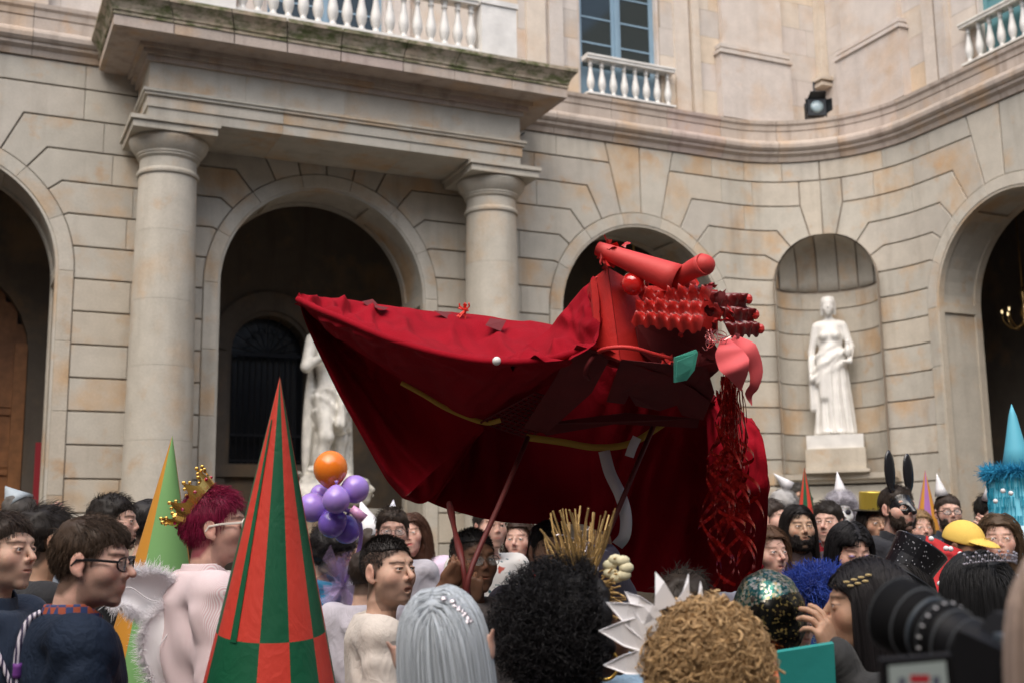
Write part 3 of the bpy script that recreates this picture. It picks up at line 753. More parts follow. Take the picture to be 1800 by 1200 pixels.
# ------------------------------------------------------------------ implicit surfaces for bodies, cloth and statues
def smin(a, b, k): h = np.clip(.5+.5*(b-a)/k, 0, 1); return b+(a-b)*h-k*h*(1-h)
def smax(a, b, k): return -smin(-a, -b, k)
def ell(p, c, r):
    q = (p-np.array(c, np.float32))/np.array(r, np.float32); k = np.sqrt((q*q).sum(-1)); return (k-1)*min(r)*.9+.1*(k-1)*max(r)
def sph(p, c, r): d = p-np.array(c, np.float32); return np.sqrt((d*d).sum(-1))-r
def cap(p, a, b, ra, rb=None):
    rb = ra if rb is None else rb; a = np.array(a, np.float32); b = np.array(b, np.float32); ab = b-a
    t = np.clip(((p-a)@ab)/(ab@ab+1e-9), 0, 1); d = p-a-t[..., None]*ab; return np.sqrt((d*d).sum(-1))-(ra+(rb-ra)*t)
def nets(f, lo, hi, h):
    lo = np.array(lo, np.float32); n = np.maximum(np.ceil((np.array(hi)-lo)/h).astype(int)+1, 3)
    ax = [lo[i]+h*np.arange(n[i], dtype=np.float32) for i in range(3)]
    G = np.stack(np.meshgrid(*ax, indexing='ij'), -1); v = f(G.reshape(-1, 3)).reshape(n).astype(np.float32)
    v[0] = np.maximum(v[0], h*.1); v[-1] = np.maximum(v[-1], h*.1); v[:, 0] = np.maximum(v[:, 0], h*.1); v[:, -1] = np.maximum(v[:, -1], h*.1); v[:, :, 0] = np.maximum(v[:, :, 0], h*.1); v[:, :, -1] = np.maximum(v[:, :, -1], h*.1)
    c = [v[i:n[0]-1+i, j:n[1]-1+j, k:n[2]-1+k] for i in (0, 1) for j in (0, 1) for k in (0, 1)]
    s = sum((q < 0).astype(np.int8) for q in c); mask = (s > 0) & (s < 8); idx = -np.ones(mask.shape, int); I = np.argwhere(mask); idx[mask] = np.arange(len(I))
    acc = np.zeros((len(I), 3), np.float32); cnt = np.zeros(len(I), np.float32)
    cv = [q[mask] for q in c]; off = [(i, j, k) for i in (0, 1) for j in (0, 1) for k in (0, 1)]
    for a in range(8):
        for b in range(a+1, 8):
            if sum(abs(x-y) for x, y in zip(off[a], off[b])) != 1: continue
            cr = (cv[a] < 0) != (cv[b] < 0); t = np.where(cr, cv[a]/(cv[a]-cv[b]+1e-12), 0)
            pa, pb = np.array(off[a], np.float32), np.array(off[b], np.float32)
            acc += np.where(cr, 1, 0)[:, None]*(pa+(pb-pa)*t[:, None]); cnt += cr
    V = lo+(I+acc/cnt[:, None])*h; F = []
    for axn in range(3):
        u, w = [(1, 2), (2, 0), (0, 1)][axn]
        sl0 = [slice(None)]*3; sl1 = [slice(None)]*3; sl0[axn] = slice(0, n[axn]-1); sl1[axn] = slice(1, n[axn])
        A = v[tuple(sl0)] < 0; B = v[tuple(sl1)] < 0
        for flip in (0, 1):
            E = np.argwhere((A & ~B) if not flip else (~A & B))
            E = E[(E[:, u] > 0) & (E[:, w] > 0) & (E[:, u] < n[u]-1) & (E[:, w] < n[w]-1)]
            if not len(E): continue
            du = np.zeros(3, int); du[u] = 1; dw = np.zeros(3, int); dw[w] = 1
            q = [idx[tuple((E-a-b).T)] for a, b in ((du, dw), (0*du, dw), (0*du, 0*dw), (du, 0*dw))]
            Q = np.stack(q if not flip else q[::-1], 1); F.append(Q[(Q >= 0).all(1)])
    return V, np.concatenate(F)
def cat(parts):
    V = []; F = []; b = 0
    for v, f in parts: V.append(v); F.append(f+b); b += len(v)
    return np.concatenate(V), np.concatenate(F)
def set_col(me, C):
    a = me.color_attributes.new('Col', 'FLOAT_COLOR', 'POINT'); C = np.concatenate([C, np.ones((len(C), 1))], 1).astype(np.float32); a.data.foreach_set('color', C.ravel())

SKIN = mat('skin', (1, 1, 1), .52, attr=True, spec=.3, sss=.2, bump=.10, bscale=260, var=.07, vscale=50)
EYE = mat('eye', (1, 1, 1), .15, attr=True)
TONES = {'fair': (.56, .36, .27), 'pink': (.60, .37, .29), 'tan': (.42, .25, .165), 'olive': (.47, .30, .205), 'brown': (.17, .085, .05), 'dark': (.11, .055, .033), 'white': (.72, .70, .68), 'marble': (.42, .39, .37)}
def head_sdf(p, sex='m', jaw=1., nose=1., mouth=0., statue=False, smile=0.):
    x = np.abs(p[:, 0]); q = np.stack([x, p[:, 1], p[:, 2]], 1)
    jw = (.93 if sex == 'f' else 1.)*jaw
    d = ell(q, (0, -.014, .030), (.075, .094, .085))
    d = smin(d, ell(q, (0, .025, -.028), (.0635*jw, .067, .084)), .025)
    d = smin(d, ell(q, (0, .040, -.080), (.043*jw, .042, .030)), .022)
    d = smin(d, sph(q, (.006, .074, -.100), .0165*(.85 if sex == 'f' else 1)), .016)
    d = smin(d, cap(q, (.012, .082, .028), (.038, .070, .030), .010 if sex == 'm' else .006), .014)
    d = smin(d, sph(q, (.042, .053, -.024), .024), .028)
    d = smax(d, -sph(q, (.032, .112, .004), .0215), .010)
    d = smin(d, ell(q, (.0315, .0775, .004), (.0165, .0145, .0125)), .003)
    if not statue:
        ex = (q[:, 0]-.0315)/.0150; slit = np.maximum(np.abs(q[:, 2]-.0040-.0012*(1-ex*ex))-.0032*np.clip(1-ex*ex, 0, 1), .083-q[:, 1]); slit = np.maximum(slit, np.abs(q[:, 0]-.0315)-.0148); d = smax(d, -slit, .0012)
        d = smin(d, cap(q, (.020, .0895, .0105), (.044, .084, .0095), .0028, .0022), .003)
    d = smin(d, cap(q, (0, .086, .018), (0, .108*nose**.5, -.022), .006, .0095*nose), .008)
    d = smin(d, sph(q, (.0095, .096, -.029), .0082*nose), .006)
    d = smin(d, ell(q, (0, .078, -.057), (.029, .020, .026)), .014)
    wd_ = .025 if mouth < .004 else .021; up = cap(q, (.004, .0948, -.0565+mouth*.2), (wd_, .083, -.0592+smile), .0042, .0018); lo_ = cap(q, (0, .0935, -.0645-mouth), (wd_-.002, .082, -.0605-mouth*.2+smile), .0052, .0018)
    d = smin(d, smin(up, lo_, .002), .004)
    if mouth > .002: d = smax(d, -ell(q, (0, .100, -.0600-mouth*.45), (.017, .016, .001+mouth*.55)), .002)
    else: d = smax(d, -ell(q, (0, .099, -.0602), (.022, .010, .0014)), .0015)
    ear = ell(q, (.079, -.008, -.006), (.009, .020, .032)); ear = smax(ear, -ell(q, (.088, -.004, -.004), (.006, .012, .020)), .004); ear = smin(ear, sph(q, (.075, .003, -.034), .008), .006)
    d = smin(d, ear, .005)
    nr = .054 if sex == 'm' else .045
    d = smin(d, cap(q, (0, -.022, -.055), (0, -.045, -.20), nr, nr*1.08), .020)
    d = smin(d, cap(q, (.0, -.05, -.195), (.15, -.055, -.222), .05, .042), .035)
    return d
def head_cols(V, tone, sex, lip=None, brow=None, stubble=0., face=None, scalp=None):
    t = np.array(TONES[tone]); x = np.abs(V[:, 0]); y, z = V[:, 1], V[:, 2]; C = np.tile(t, (len(V), 1))
    g = lambda c, s: np.exp(-(((x-c[0])/s[0])**2+((y-c[1])/s[1])**2+((z-c[2])/s[2])**2))
    red = .30*g((.045, .07, -.025), (.02, .03, .018))+.35*g((0, .11, -.025), (.014, .02, .012))+.35*g((.082, 0, -.005), (.012, .03, .03))
    C = C*(1-red[:, None]*np.array((0, .45, .42)))
    n = fbm(V*45, 2)[:, None]*.10; C = C*(1+n)
    if face is not None: m = np.clip((y-.0)/.03, 0, 1)[:, None]; C = C*(1-m)+np.array(face)*m
    if scalp is not None:
        m = np.clip(-hair_region(V, .026, -.10)/.012, 0, 1)*(np.abs(V[:, 0]) < .078); m = (m*.80)[:, None]; C = C*(1-m)+np.array(scalp)*m
    lp = lip or tuple(t*np.array((.82, .52, .52)) if tone not in ('brown', 'dark') else t*np.array((1.1, .75, .75)))
    m = np.clip(1.6*g((0, .09, -.0605), (.020, .02, .0064)), 0, 1)[:, None]*(.9 if lip else .75); C = C*(1-m)+np.array(lp)*m
    if brow is not None:
        bx = np.clip(1-np.abs((z-(.0255+.10*np.clip(x-.015, 0, .02)-.18*np.clip(x-.038, 0, .03)))/.0040)**2, 0, 1)*((x > .013) & (x < .053) & (y > .04)); m = (np.clip(bx*1.6, 0, 1)*(.72 if sex == 'm' else .6))[:, None]; C = C*(1-m)+np.array(brow)*m
        m = np.clip(1.3*np.exp(-(((x-.0315)/.0155)**4+((z-.0085)/.0022)**2)), 0, .65)[:, None]*(y[:, None] > .06); C = C*(1-m)+np.array(brow)*.5*m
    if stubble:
        b = np.clip((-.030-z-.35*np.clip(.06-y, 0, .1)+.05*(y-.06))/.018, 0, 1)*(y > -.01)*(z > -.135)
        b = np.maximum(b, np.clip(1-np.abs((z+.046)/.008), 0, 1)*(x < .03)*(y > .07)); b = b*(1-np.clip(1.8*g((0, .095, -.0605), (.018, .03, .007)), 0, 1))
        m = (b*stubble)[:, None]; C = C*(1-m)+C*np.array((.45, .40, .40))*m if brow is None else C*(1-m)+(C*.25+np.array(brow)*.75)*m
    return C
def eye_mesh(iris, lookx=0., lid=None):
    V = []; F = []; n = 16; m = 12; C = []
    for j in range(m+1):
        t = math.pi*j/m
        for i in range(n):
            a = 2*math.pi*i/n; V.append((math.sin(t)*math.cos(a), math.cos(t), math.sin(t)*math.sin(a)))
            C.append((.01, .01, .01) if t < .26 else (iris if t < .52 else (.66, .62, .60)))
    for j in range(m):
        for i in range(n): F.append((j*n+i, j*n+(i+1) % n, (j+1)*n+(i+1) % n, (j+1)*n+i))
    me = mesh_np('eye', np.array(V)*.0127, np.array(F), True); set_col(me, np.array(C)); me.materials.append(EYE); return me
EYES = {}
def hand_sdf(p, curl=.5, spread=.12, thumb=.6, sgn=1):
    """hand in its own frame: wrist at origin, fingers along +z, palm faces +y, thumb on +x*sgn"""
    q = p*np.array((sgn, 1, 1), np.float32)
    d = ell(q, (0, 0, .048), (.040, .015, .050)); d = smin(d, cap(q, (-.026, 0, .03), (-.030, 0, .085), .013, .011), .012); d = smin(d, cap(q, (.022, 0, .03), (.028, 0, .088), .014, .011), .012)
    f0 = [(.030, .088, .070, .0098), (.010, .093, .078, .0100), (-.010, .090, .072, .0096), (-.029, .082, .056, .0086)]
    for i, (x, z, L, r) in enumerate(f0):
        a = np.array((x, 0, z), float); ang = 0; pr = a-np.array((0, 0, .02))
        d = smin(d, cap(q, pr, a, r*1.1, r*1.05), .008)
        sp = (1.5-i)*spread; g_ = 1e9
        cc = curl[i] if hasattr(curl, '__len__') else curl
        for k, (fl, rk) in enumerate(((.45, 1.), (.32, .92), (.23, .82))):
            ang += cc*(1.25, 1.55, 1.1)[k]; b = a+L*fl*np.array((math.sin(sp)*math.cos(ang), math.sin(ang), math.cos(ang)*math.cos(sp)))
            g_ = np.minimum(g_, cap(q, a, b, r*rk, r*rk*.93)); a = b
        d = smin(d, g_, .0035)
    a = np.array((.026, .004, .020)); g_ = 1e9
    dirs = [(.72, .30+.3*thumb, .62), (.45-.35*thumb, .35+.6*thumb, .78), (.25-.7*thumb, .35+.8*thumb, .72)]
    for k, (L, r) in enumerate(((.040, .0125), (.034, .0108), (.026, .0095))):
        v = np.array(dirs[k]); v = v/np.linalg.norm(v); b = a+v*L; g_ = np.minimum(g_, cap(q, a, b, r, r*.93)); a = b
    d = smin(d, g_, .008)
    return smin(d, cap(q, (0, 0, -.05), (0, 0, .02), .026, .024), .015)
HANDS = {}
def hand_mesh(key, **k):
    if key not in HANDS: HANDS[key] = nets(lambda p: hand_sdf(p, **k), (-.085, -.05, -.06), (.085, .11, .19), .0045)
    return HANDS[key]
def place_hand(V, wrist, fdir, pdir):
    """put a hand mesh at wrist, fingers along fdir, palm towards pdir"""
    z = np.array(fdir, float); z /= np.linalg.norm(z); y = np.array(pdir, float); y -= z*(y@z); y /= np.linalg.norm(y)+1e-9; x = np.cross(y, z)
    return V @ np.array([x, y, z])+np.array(wrist)
# shared lower body
def legs_sdf(p):
    q = np.stack([np.abs(p[:, 0]), p[:, 1], p[:, 2]], 1)
    d = ell(q, (0, -.01, -.02), (.17, .125, .15))
    d = smin(d, cap(q, (.085, -.01, -.05), (.10, .0, -.45), .095, .066), .04); return smin(d, cap(q, (.10, 0, -.45), (.105, -.03, -.82), .066, .058), .03)
LEGS = nets(legs_sdf, (-.24, -.18, -.87), (.24, .18, .17), .022)
_V, _F = LEGS; LEGCORE = (_V*np.array((.9, .9, 1)), _F)
def shoe():
    V, F = nets(lambda p: smax(smin(ell(p, (0, .04, -.035), (.048, .13, .05)), cap(p, (0, -.04, 0), (0, -.04, .05), .045, .045), .03), -p[:, 2]-.06, .005), (-.08, -.13, -.08), (.08, .2, .08), .012)
    return V, F
SHOE = shoe()
def torso_sdf(p, sex='m', w=1., arms=None, fat=0., infl=0., sleeve=1.):
    p = p-np.array((0, 0, .042), np.float32); arms = [[np.array(a_)-np.array((0, 0, .042)) for a_ in ar] for ar in arms]
    d = ell(p, (0, -.035, -.385), (.165*w, .115, .20)); d = smin(d, ell(p, (0, -.02, -.60), (.150*w+fat, .112+fat, .20)), .07)
    d = smin(d, ell(p, (0, -.02, -.80), (.165*w, .125, .15)), .06)
    sw = .175*w
    d = smin(d, cap(p, (-sw*.8, -.045, -.245), (sw*.8, -.045, -.245), .058), .06)
    d = smin(d, cap(p, (0, -.045, -.195), (0, -.045, -.27), .055, .10), .05)
    if sex == 'f': d = smin(d, np.minimum(sph(p, (.07, .06, -.40), .062), sph(p, (-.07, .06, -.40), .062)), .04)
    d -= infl
    d = smax(d, p[:, 2]+.195+.35*np.clip(p[:, 1]+.03, -.05, .1), .01)
    for s, (el, wr) in zip((-1, 1), arms):
        sh = np.array((s*sw, -.045, -.255)); e = np.array(el, float); wv = np.array(wr, float)
        if sleeve > 0:
            if sleeve >= 1: wv2 = wv if sleeve == 1 else wv
            a = cap(p, sh, e if sleeve >= .5 else sh+(e-sh)*sleeve*2, .056*w**.5+infl, .046+infl*1.2)
            if sleeve > .5: a = smin(a, cap(p, e, e+(wv-e)*(sleeve-.5)*2, .044+infl*1.2, .034+infl*1.6), .02)
            d = smin(d, a, .035)
    return d
def arm_sdf(p, sh, el, wr):
    d = cap(p, sh, el, .046, .038); return smin(d, cap(p, el, wr, .039, .025), .02)
def hair_region(p, line=.029, nape=-.085):
    return np.maximum(.806*p[:, 1]-.591*p[:, 2]-line+.22*np.clip(np.abs(p[:, 0])-.030, 0, .03)*(p[:, 2] > .03)+.005*vnoise(p*38+line), nape-p[:, 2])
HAIRM = {}
def hair_mat(col, rough=.55, rand=.35):
    k = tuple(round(c, 3) for c in col)
    if k not in HAIRM: HAIRM[k] = mat('hair_%d' % len(HAIRM), col, rough, rand=rand, spec=.28)
    return HAIRM[k]
CEN, RAD = np.array((0, -.014, .030)), np.array((.075, .094, .085))
def scalp_pts(n, line=.029, nape=-.10, grow=1.0, ears=True):
    out = []
    while len(out) < n:
        v = rng.normal(size=(n*3, 3)); v /= np.linalg.norm(v, axis=1)[:, None]; p = CEN+v*RAD*grow
        ok = (hair_region(p, line, nape) < 0) & ~((np.abs(p[:, 0]) > .06) & (np.abs(p[:, 1]+.006) < .03) & (p[:, 2] < .03) & ears); out += list(p[ok])
    p = np.array(out[:n]); nn = (p-CEN)/RAD**2; return p, nn/np.linalg.norm(nn, axis=1)[:, None]
def push_out(p, g=1.02, body=True):
    q = (p-CEN)/(RAD*g); k = np.linalg.norm(q, axis=1); m = k < 1; p[m] = CEN+(q[m]/k[m][:, None])*RAD*g
    if body:
        q = p[:, :2]-np.array((0, -.04)); k = np.linalg.norm(q, axis=1); R = np.where(p[:, 2] < -.05, .066+np.clip(-.17-p[:, 2], 0, .06)*1.3, 0)
        m = (k < R); p[m, :2] = np.array((0, -.04))+q[m]/k[m][:, None]*R[m][:, None]
    return p
def hair_geo(style, n, seed=0):
    """strands (N,K,3) and an optional cap sdf; all in head space"""
    r = np.random.default_rng(seed)
    if style in ('short', 'quiff', 'messy', 'curlyshort', 'crop'):
        L = {'short': .036, 'quiff': .042, 'messy': .05, 'curlyshort': .07, 'crop': .014}[style]
        G_ = {'short': 1.10, 'quiff': 1.13, 'messy': 1.13, 'curlyshort': 1.15, 'crop': 1.04}[style]; p, nn = scalp_pts(n, .027 if style != 'crop' else .019, grow=G_*.99); K = 6 if style != 'curlyshort' else 12; S = [p]
        comb = np.array((.12, .6, .0)) if style != 'quiff' else np.array((.5, .35, .12))
        top = np.clip((p[:, 2]-.05)/.05, 0, 1)[:, None]
        d = comb*1.2*top+nn*({'crop': .9}.get(style, .22)+.35*top*(style != 'short'))+np.array((0, -.25, -.75))*(1-top)+r.normal(size=p.shape)*(.16 if style != 'messy' else .32)
        d /= np.linalg.norm(d, axis=1)[:, None]; Ls = L*(.5+.5*top[:, 0])*(r.uniform(.7, 1.15, n))
        ph = r.uniform(0, 6.28, n)
        for k in range(1, K):
            q = S[-1]+d*(Ls/(K-1))[:, None]; q = push_out(q, G_, False); S.append(q); d = d+np.array((0, .05, -.30 if style != 'crop' else -.05))*(1-.3*top); d /= np.linalg.norm(d, axis=1)[:, None]
        S = np.stack(S, 1)
        if style == 'curlyshort':
            t = np.arange(K)[None]*1.5+ph[:, None]; a = np.minimum(np.arange(K)/3., 1)[None]*.011; S[..., 0] += np.cos(t)*a; S[..., 2] += np.sin(t)*a; S[..., 1] += np.sin(t*1.1)*a*.7
        return S
    if style in ('long', 'bob', 'wavy'):
        p, nn = scalp_pts(n, .027, -.05, grow=1.12); K = 16; S = [p]; L = {'long': .45, 'bob': .25, 'wavy': .36}[style]*r.uniform(.85, 1.05, n)
        sx = np.sign(p[:, 0]+.006)[:, None]; top = np.clip((p[:, 2]-.06)/.05, 0, 1)[:, None]
        d = np.concatenate([sx, -.25+0*sx, .1+0*sx], 1)*top+np.array((0, -.35, -.9))*(1-top)+nn*.12+r.normal(size=p.shape)*.05
        d = d-nn*np.clip((d*nn).sum(1), 0, 9)[:, None]*.9
        vol = {'long': 1.20, 'bob': 1.25, 'wavy': 1.31}[style]
        for k in range(1, K):
            d /= np.linalg.norm(d, axis=1)[:, None]; q = S[-1]+d*(L/(K-1))[:, None]; g = vol+.10*r.random(n)[:, None]*0
            q = push_out(q, vol, True)
            # keep the face free
            m = (q[:, 1] > .045) & (q[:, 2] < .05); q[m, 1] = .045
            d = q-S[-1]; S.append(q); d /= np.linalg.norm(d, axis=1)[:, None]+1e-9; d = d+np.array((0, -.02, -.95)); 
        S = np.stack(S, 1)
        if style == 'wavy':
            ph = r.uniform(0, 6.28, n)[:, None]*.4+S[:, :1, 0]*30; t = np.arange(K)[None]*.9+ph; a = np.clip(np.arange(K)/8., 0, 1)[None]*.013; S[..., 0] += np.cos(t)*a; S[..., 1] += np.sin(t)*a
        return S
    if style in ('afro', 'curls'):
        p, nn = scalp_pts(n, .030 if style == 'afro' else .034, -.10, ears=False); K = 14 if style == 'afro' else 24; R_ = .10 if style == 'afro' else .045
        depth = r.random(n)**.5; base = CEN+(p-CEN)*(1+(depth*R_/.085)[:, None])
        base = base+np.array((0, -.03, -.02))*depth[:, None]*(style == 'afro')
        if style == 'afro': base[:, 1] = np.where(base[:, 1] > .005, .005-(base[:, 1]-.005)*.5, base[:, 1])-.012
        axis = r.normal(size=p.shape)+nn*.6+np.array((0, 0, -.8))*(style == 'curls'); axis /= np.linalg.norm(axis, axis=1)[:, None]
        a = np.cross(axis, r.normal(size=p.shape)); a /= np.linalg.norm(a, axis=1)[:, None]; b = np.cross(axis, a)
        rad = (r.uniform(.004, .009, n) if style == 'afro' else r.uniform(.007, .014, n))[:, None, None]; t = np.linspace(0, r.uniform(4, 8, n) if style == 'afro' else r.uniform(9, 17, n), K).T
        return base[:, None]+rad*(np.cos(t)[..., None]*a[:, None]+np.sin(t)[..., None]*b[:, None])+axis[:, None]*(np.linspace(-.5, .5, K)[None, :, None]*(.035 if style == 'afro' else .060))
def hair_cap(style, sex):
    t = {'short': .009, 'quiff': .013, 'messy': .012, 'crop': .004, 'curlyshort': .02, 'long': .008, 'bob': .011, 'wavy': .013, 'afro': .050, 'curls': .035}[style]
    def f(p):
        d = ell(p, CEN, RAD)-t*(.45+.55*np.clip((p[:, 2]-.0)/.08, 0, 1))*np.clip(.25-hair_region(p, .031, -.5)/.045, 0, 1) if style not in ('afro', 'curls', 'bob', 'wavy', 'long') else ell(p, CEN, RAD)-t
        nz = -.098 if sex == 'm' else -.11
        if style in ('long', 'bob', 'wavy'):
            zl = {'long': -.40, 'bob': -.17, 'wavy': -.30}[style]
            q = np.stack([p[:, 0], p[:, 1]*1.0, np.zeros(len(p))], 1); cyl = np.sqrt((q[:, 0]/(.083+t))**2+((q[:, 1]+.035)/(.07+t))**2)-1
            cyl = smax(cyl*.07, np.maximum(p[:, 2]-.03, zl-p[:, 2]), .02); d = smin(d, cyl, .02); nz = zl
            face = np.maximum(np.maximum(-(p[:, 1]-.012-.25*np.clip(p[:, 2], 0, 1)), np.abs(p[:, 0])-.068-np.clip(-p[:, 2]-.1, 0, .1)), p[:, 2]-.072); d = smax(d, -face, .008)
        reg = hair_region(p, {'afro': .045, 'curls': .036}.get(style, .031), nz)
        if style in ('long', 'bob', 'wavy'): reg = np.minimum(reg, np.maximum(p[:, 1]-.04, -.9)) if False else np.maximum(p[:, 1]-.085, nz-p[:, 2])
        if style == 'crop': d = smax(d, .062-p[:, 2]-.25*np.clip(-p[:, 1], 0, .1)+.004*vnoise(p*60), .006)
        if style == 'afro': d = smax(d, np.maximum(reg*.8-.006, p[:, 1]-.03), .02)
        else: d = smax(d, reg, .006)
        if sex == 'm' and style not in ('afro', 'curls', 'long'): d = smax(d, -(ell(p*np.array((1, 1, 1)), (0, -.004, -.020), (.14, .028, .042))), .004)
        n = fbm(p*(30 if style not in ('afro', 'curls', 'curlyshort') else 22), 2)
        return d+n*(min(.006, t*.5) if style not in ('afro', 'curls', 'curlyshort') else .010)
    return f
PLIST = []
DOWN = ((-.215, -.04, -.52), (-.225, .05, -.76)), ((.215, -.04, -.52), (.225, .05, -.76))
_pr = np.random.default_rng(21)
def person(px, py, d, yaw, label, group=None, sex='m', tone='fair', hair='short', hcol=(.03, .02, .015), top=(.02, .02, .025), topmat=None, pitch=0., roll=0., res=.0052, nh=500, hr=.0011, beard=0., bcol=None, blen=0.,
           jaw=1., nose=1., mouth=0., lip=None, glasses=None, arms=None, hands=(None, None), sleeve=1., w=1., fat=0., infl=.014, body_yaw=None, eye=(.06, .035, .02), face=None, extra=None, collar=None, scale=1., seed=None, pants=(.02, .022, .035), lanyard=None, stub=None, smile=None, bare=None, wr=1., eyes=True, longneck=0.):
    seed = seed if seed is not None else len(PLIST)
    if jaw == 1.: jaw = _pr.uniform(.93, 1.09)
    if nose == 1.: nose = _pr.uniform(.85, 1.25)
    if smile is None: smile = _pr.uniform(-.001, .0035)
    if stub is None: stub = _pr.uniform(.15, .45) if sex == 'm' else 0.
    hc = P(px, py, d)
    def dirv(a): a = math.radians(a); return -FH*math.cos(a)+RT*math.sin(a)
    by = yaw if body_yaw is None else body_yaw
    v = dirv(by); rz = math.atan2(v[1], v[0])-math.pi/2
    root = thing('person', label, 'person', (hc[0], hc[1], 0), rz, group)
    T = Matrix.Translation((0, 0, hc[2])) @ Matrix.Scale(scale, 4)
    hv = dirv(yaw); hz = math.atan2(hv[1], hv[0])-math.pi/2-rz
    HR = np.array(Matrix.Rotation(hz, 3, 'Z') @ Matrix.Rotation(math.radians(pitch), 3, 'X') @ Matrix.Rotation(math.radians(roll), 3, 'Y'))
    def turn(V):       # neck blend: full turn above the chin, none below the collar
        k = np.clip((V[:, 2]+.19)/.09, 0, 1)[:, None]; piv = np.array((0, -.03, -.09)); return (piv+(V-piv) @ HR.T)*k+V*(1-k)
    def out(V): return V*scale+np.array((0, 0, hc[2]))
    def att(name, V, F, m, sm=True, C=None, cattr=None):
        me = mesh_np(name, out(V), F, sm)
        if C is not None: set_col(me, C)
        o = bpy.data.objects.new(name, me); me.materials.append(m); COL.objects.link(o); o.parent = root; return o
    # ---- body: head, neck, arms, hands, trunk and legs
    hV, hF = nets(lambda p: head_sdf(p, sex, jaw, nose, mouth, False, smile), (-.19 if sex == 'm' else -.17, -.125, -.27), (.19 if sex == 'm' else .17, .135, .13), res)
    br = None if face is not None and not beard else np.array(bcol or hcol)*.9+.0
    if hcol[0] > .3 and bcol is None: br = np.array((.12, .08, .05))
    C = head_cols(hV, tone, sex, lip, br, stub, face, hcol if hair else None)
    parts = [(turn(hV), hF)]; cols = [C]
    arms_ = arms or DOWN; t3 = np.array(TONES[tone]); sw = .175*w
    for i, (s, (el, wrv)) in enumerate(zip((-1, 1), arms_)):
        sh = (s*sw, -.045, -.214); pts = np.array([sh, el, wrv])
        A = nets(lambda p: arm_sdf(p, sh, el, wrv), pts.min(0)-.07, pts.max(0)+.07, .011 if hands[i] else .016); parts.append(A)
        h = hands[i] or dict(curl=.22); k = repr(sorted(h.items(), key=lambda z: z[0]))
        hk = {a: b for a, b in h.items() if a not in ('f', 'p')}; V, F = hand_mesh(repr((sorted(hk.items()), s)), sgn=-s if 'sgn' not in hk else hk['sgn'], **{a: b for a, b in hk.items() if a != 'sgn'})
        fd = np.array(h.get('f', np.array(wrv)-np.array(el)), float); pd = h.get('p', (-s, .2, 0)); parts.append((place_hand(V*(.93 if sex == 'f' else 1.), wrv, fd, pd), F))
    core = nets(lambda p: torso_sdf(p, sex, w*.96, arms_, fat, -.004, 0), (-.24, -.2, -.97), (.24, .2, -.22), .026); parts.append(core)
    ground = hc[2]/scale
    ls = (ground-.80-.06)/.82; LV = LEGCORE[0]*np.array((1, 1, ls))+np.array((0, 0, -.80)); parts.append((LV, LEGCORE[1]))
    for v_, _ in parts[1:]: cols.append(np.tile(t3, (len(v_), 1)))
    bV, bF = cat(parts); att('body', bV, bF, SKIN, True, np.concatenate(cols))
    if eyes:
        key = eye
        if key not in EYES: EYES[key] = eye_mesh(eye)
        for s in (-1, 1):
            o = bpy.data.objects.new('eye', EYES[key]); COL.objects.link(o); o.parent = root
            pos = turn(np.array([(s*.0315, .0765, .004)]))[0]; o.matrix_basis = Matrix.Translation(Vector([float(c) for c in out(pos)])) @ Matrix([[float(c) for c in r_] for r_ in HR]).to_4x4() @ Matrix.Scale(scale, 4)
    # ---- hair
    if hair:
        hm = hair_mat(hcol); lo = (-.2, -.24, -.42) if hair in ('long', 'wavy', 'afro', 'bob') else (-.13, -.16, -.11)
        lo = {'bob': (-.13, -.16, -.2), 'afro': (-.2, -.24, -.16), 'wavy': (-.14, -.17, -.33), 'long': (-.13, -.16, -.42)}.get(hair, lo)
        V1, F1 = nets(hair_cap(hair, sex), lo, (.2 if hair == 'afro' else .135, .14, .22), .0075 if res < .006 else .009)
        S = hair_geo(hair, nh, seed); V2, F2 = strands_np(S, hr*wr, hr*.35*wr); V, F = cat([(V1, F1), (V2, F2)])
        if hair == 'curls' and nh > 1500: V3, F3 = strands_np(hair_geo(hair, 5000, seed+50), .0010, .0004); V, F = cat([(V, F), (V3, F3)])
        att('hair', turn(V), F, hm, True)
    if beard:
        bm_ = hair_mat(bcol or hcol)
        def bf(p):
            q = np.stack([np.abs(p[:, 0]), p[:, 1], p[:, 2]], 1); d = smin(ell(q, (0, .025, -.030), (.062*jaw, .066, .080)), ell(q, (0, .042, -.083-blen*.5), (.046*jaw, .044, .032+blen*.5)), .022)-.006*beard
            d = smax(d, p[:, 2]+.008+.42*np.clip(p[:, 1], 0, .1)-.25*np.clip(p[:, 1]-.085, 0, .1)+.004*vnoise(p*120), .004)
            d = smax(d, .002-p[:, 1], .006); d = smax(d, -ell(q, (0, .10, -.0605), (.021, .03, .0085)), .003); return d+fbm(p*50, 2)*.004
        V1, F1 = nets(bf, (-.09, -.01, -.15-blen), (.09, .12, .02), .0055)
        k_ = rng.integers(0, len(V1), int(900*min(1, beard))); p0 = V1[k_]-(V1[k_]-np.array((0, .02, -.05)))*.03; dn = (V1[k_]-np.array((0, .03, -.04))); dn /= np.linalg.norm(dn, axis=1)[:, None]; dn = dn*.5+np.array((0, .15, -.8))+rng.normal(size=dn.shape)*.3
        S_ = p0[:, None]+dn[:, None]*np.linspace(0, .012+blen*.25, 4)[None, :, None]; V2, F2 = strands_np(S_, .0011); V1, F1 = cat([(V1, F1), (V2, F2)]); att('beard', turn(V1), F1, bm_, True)
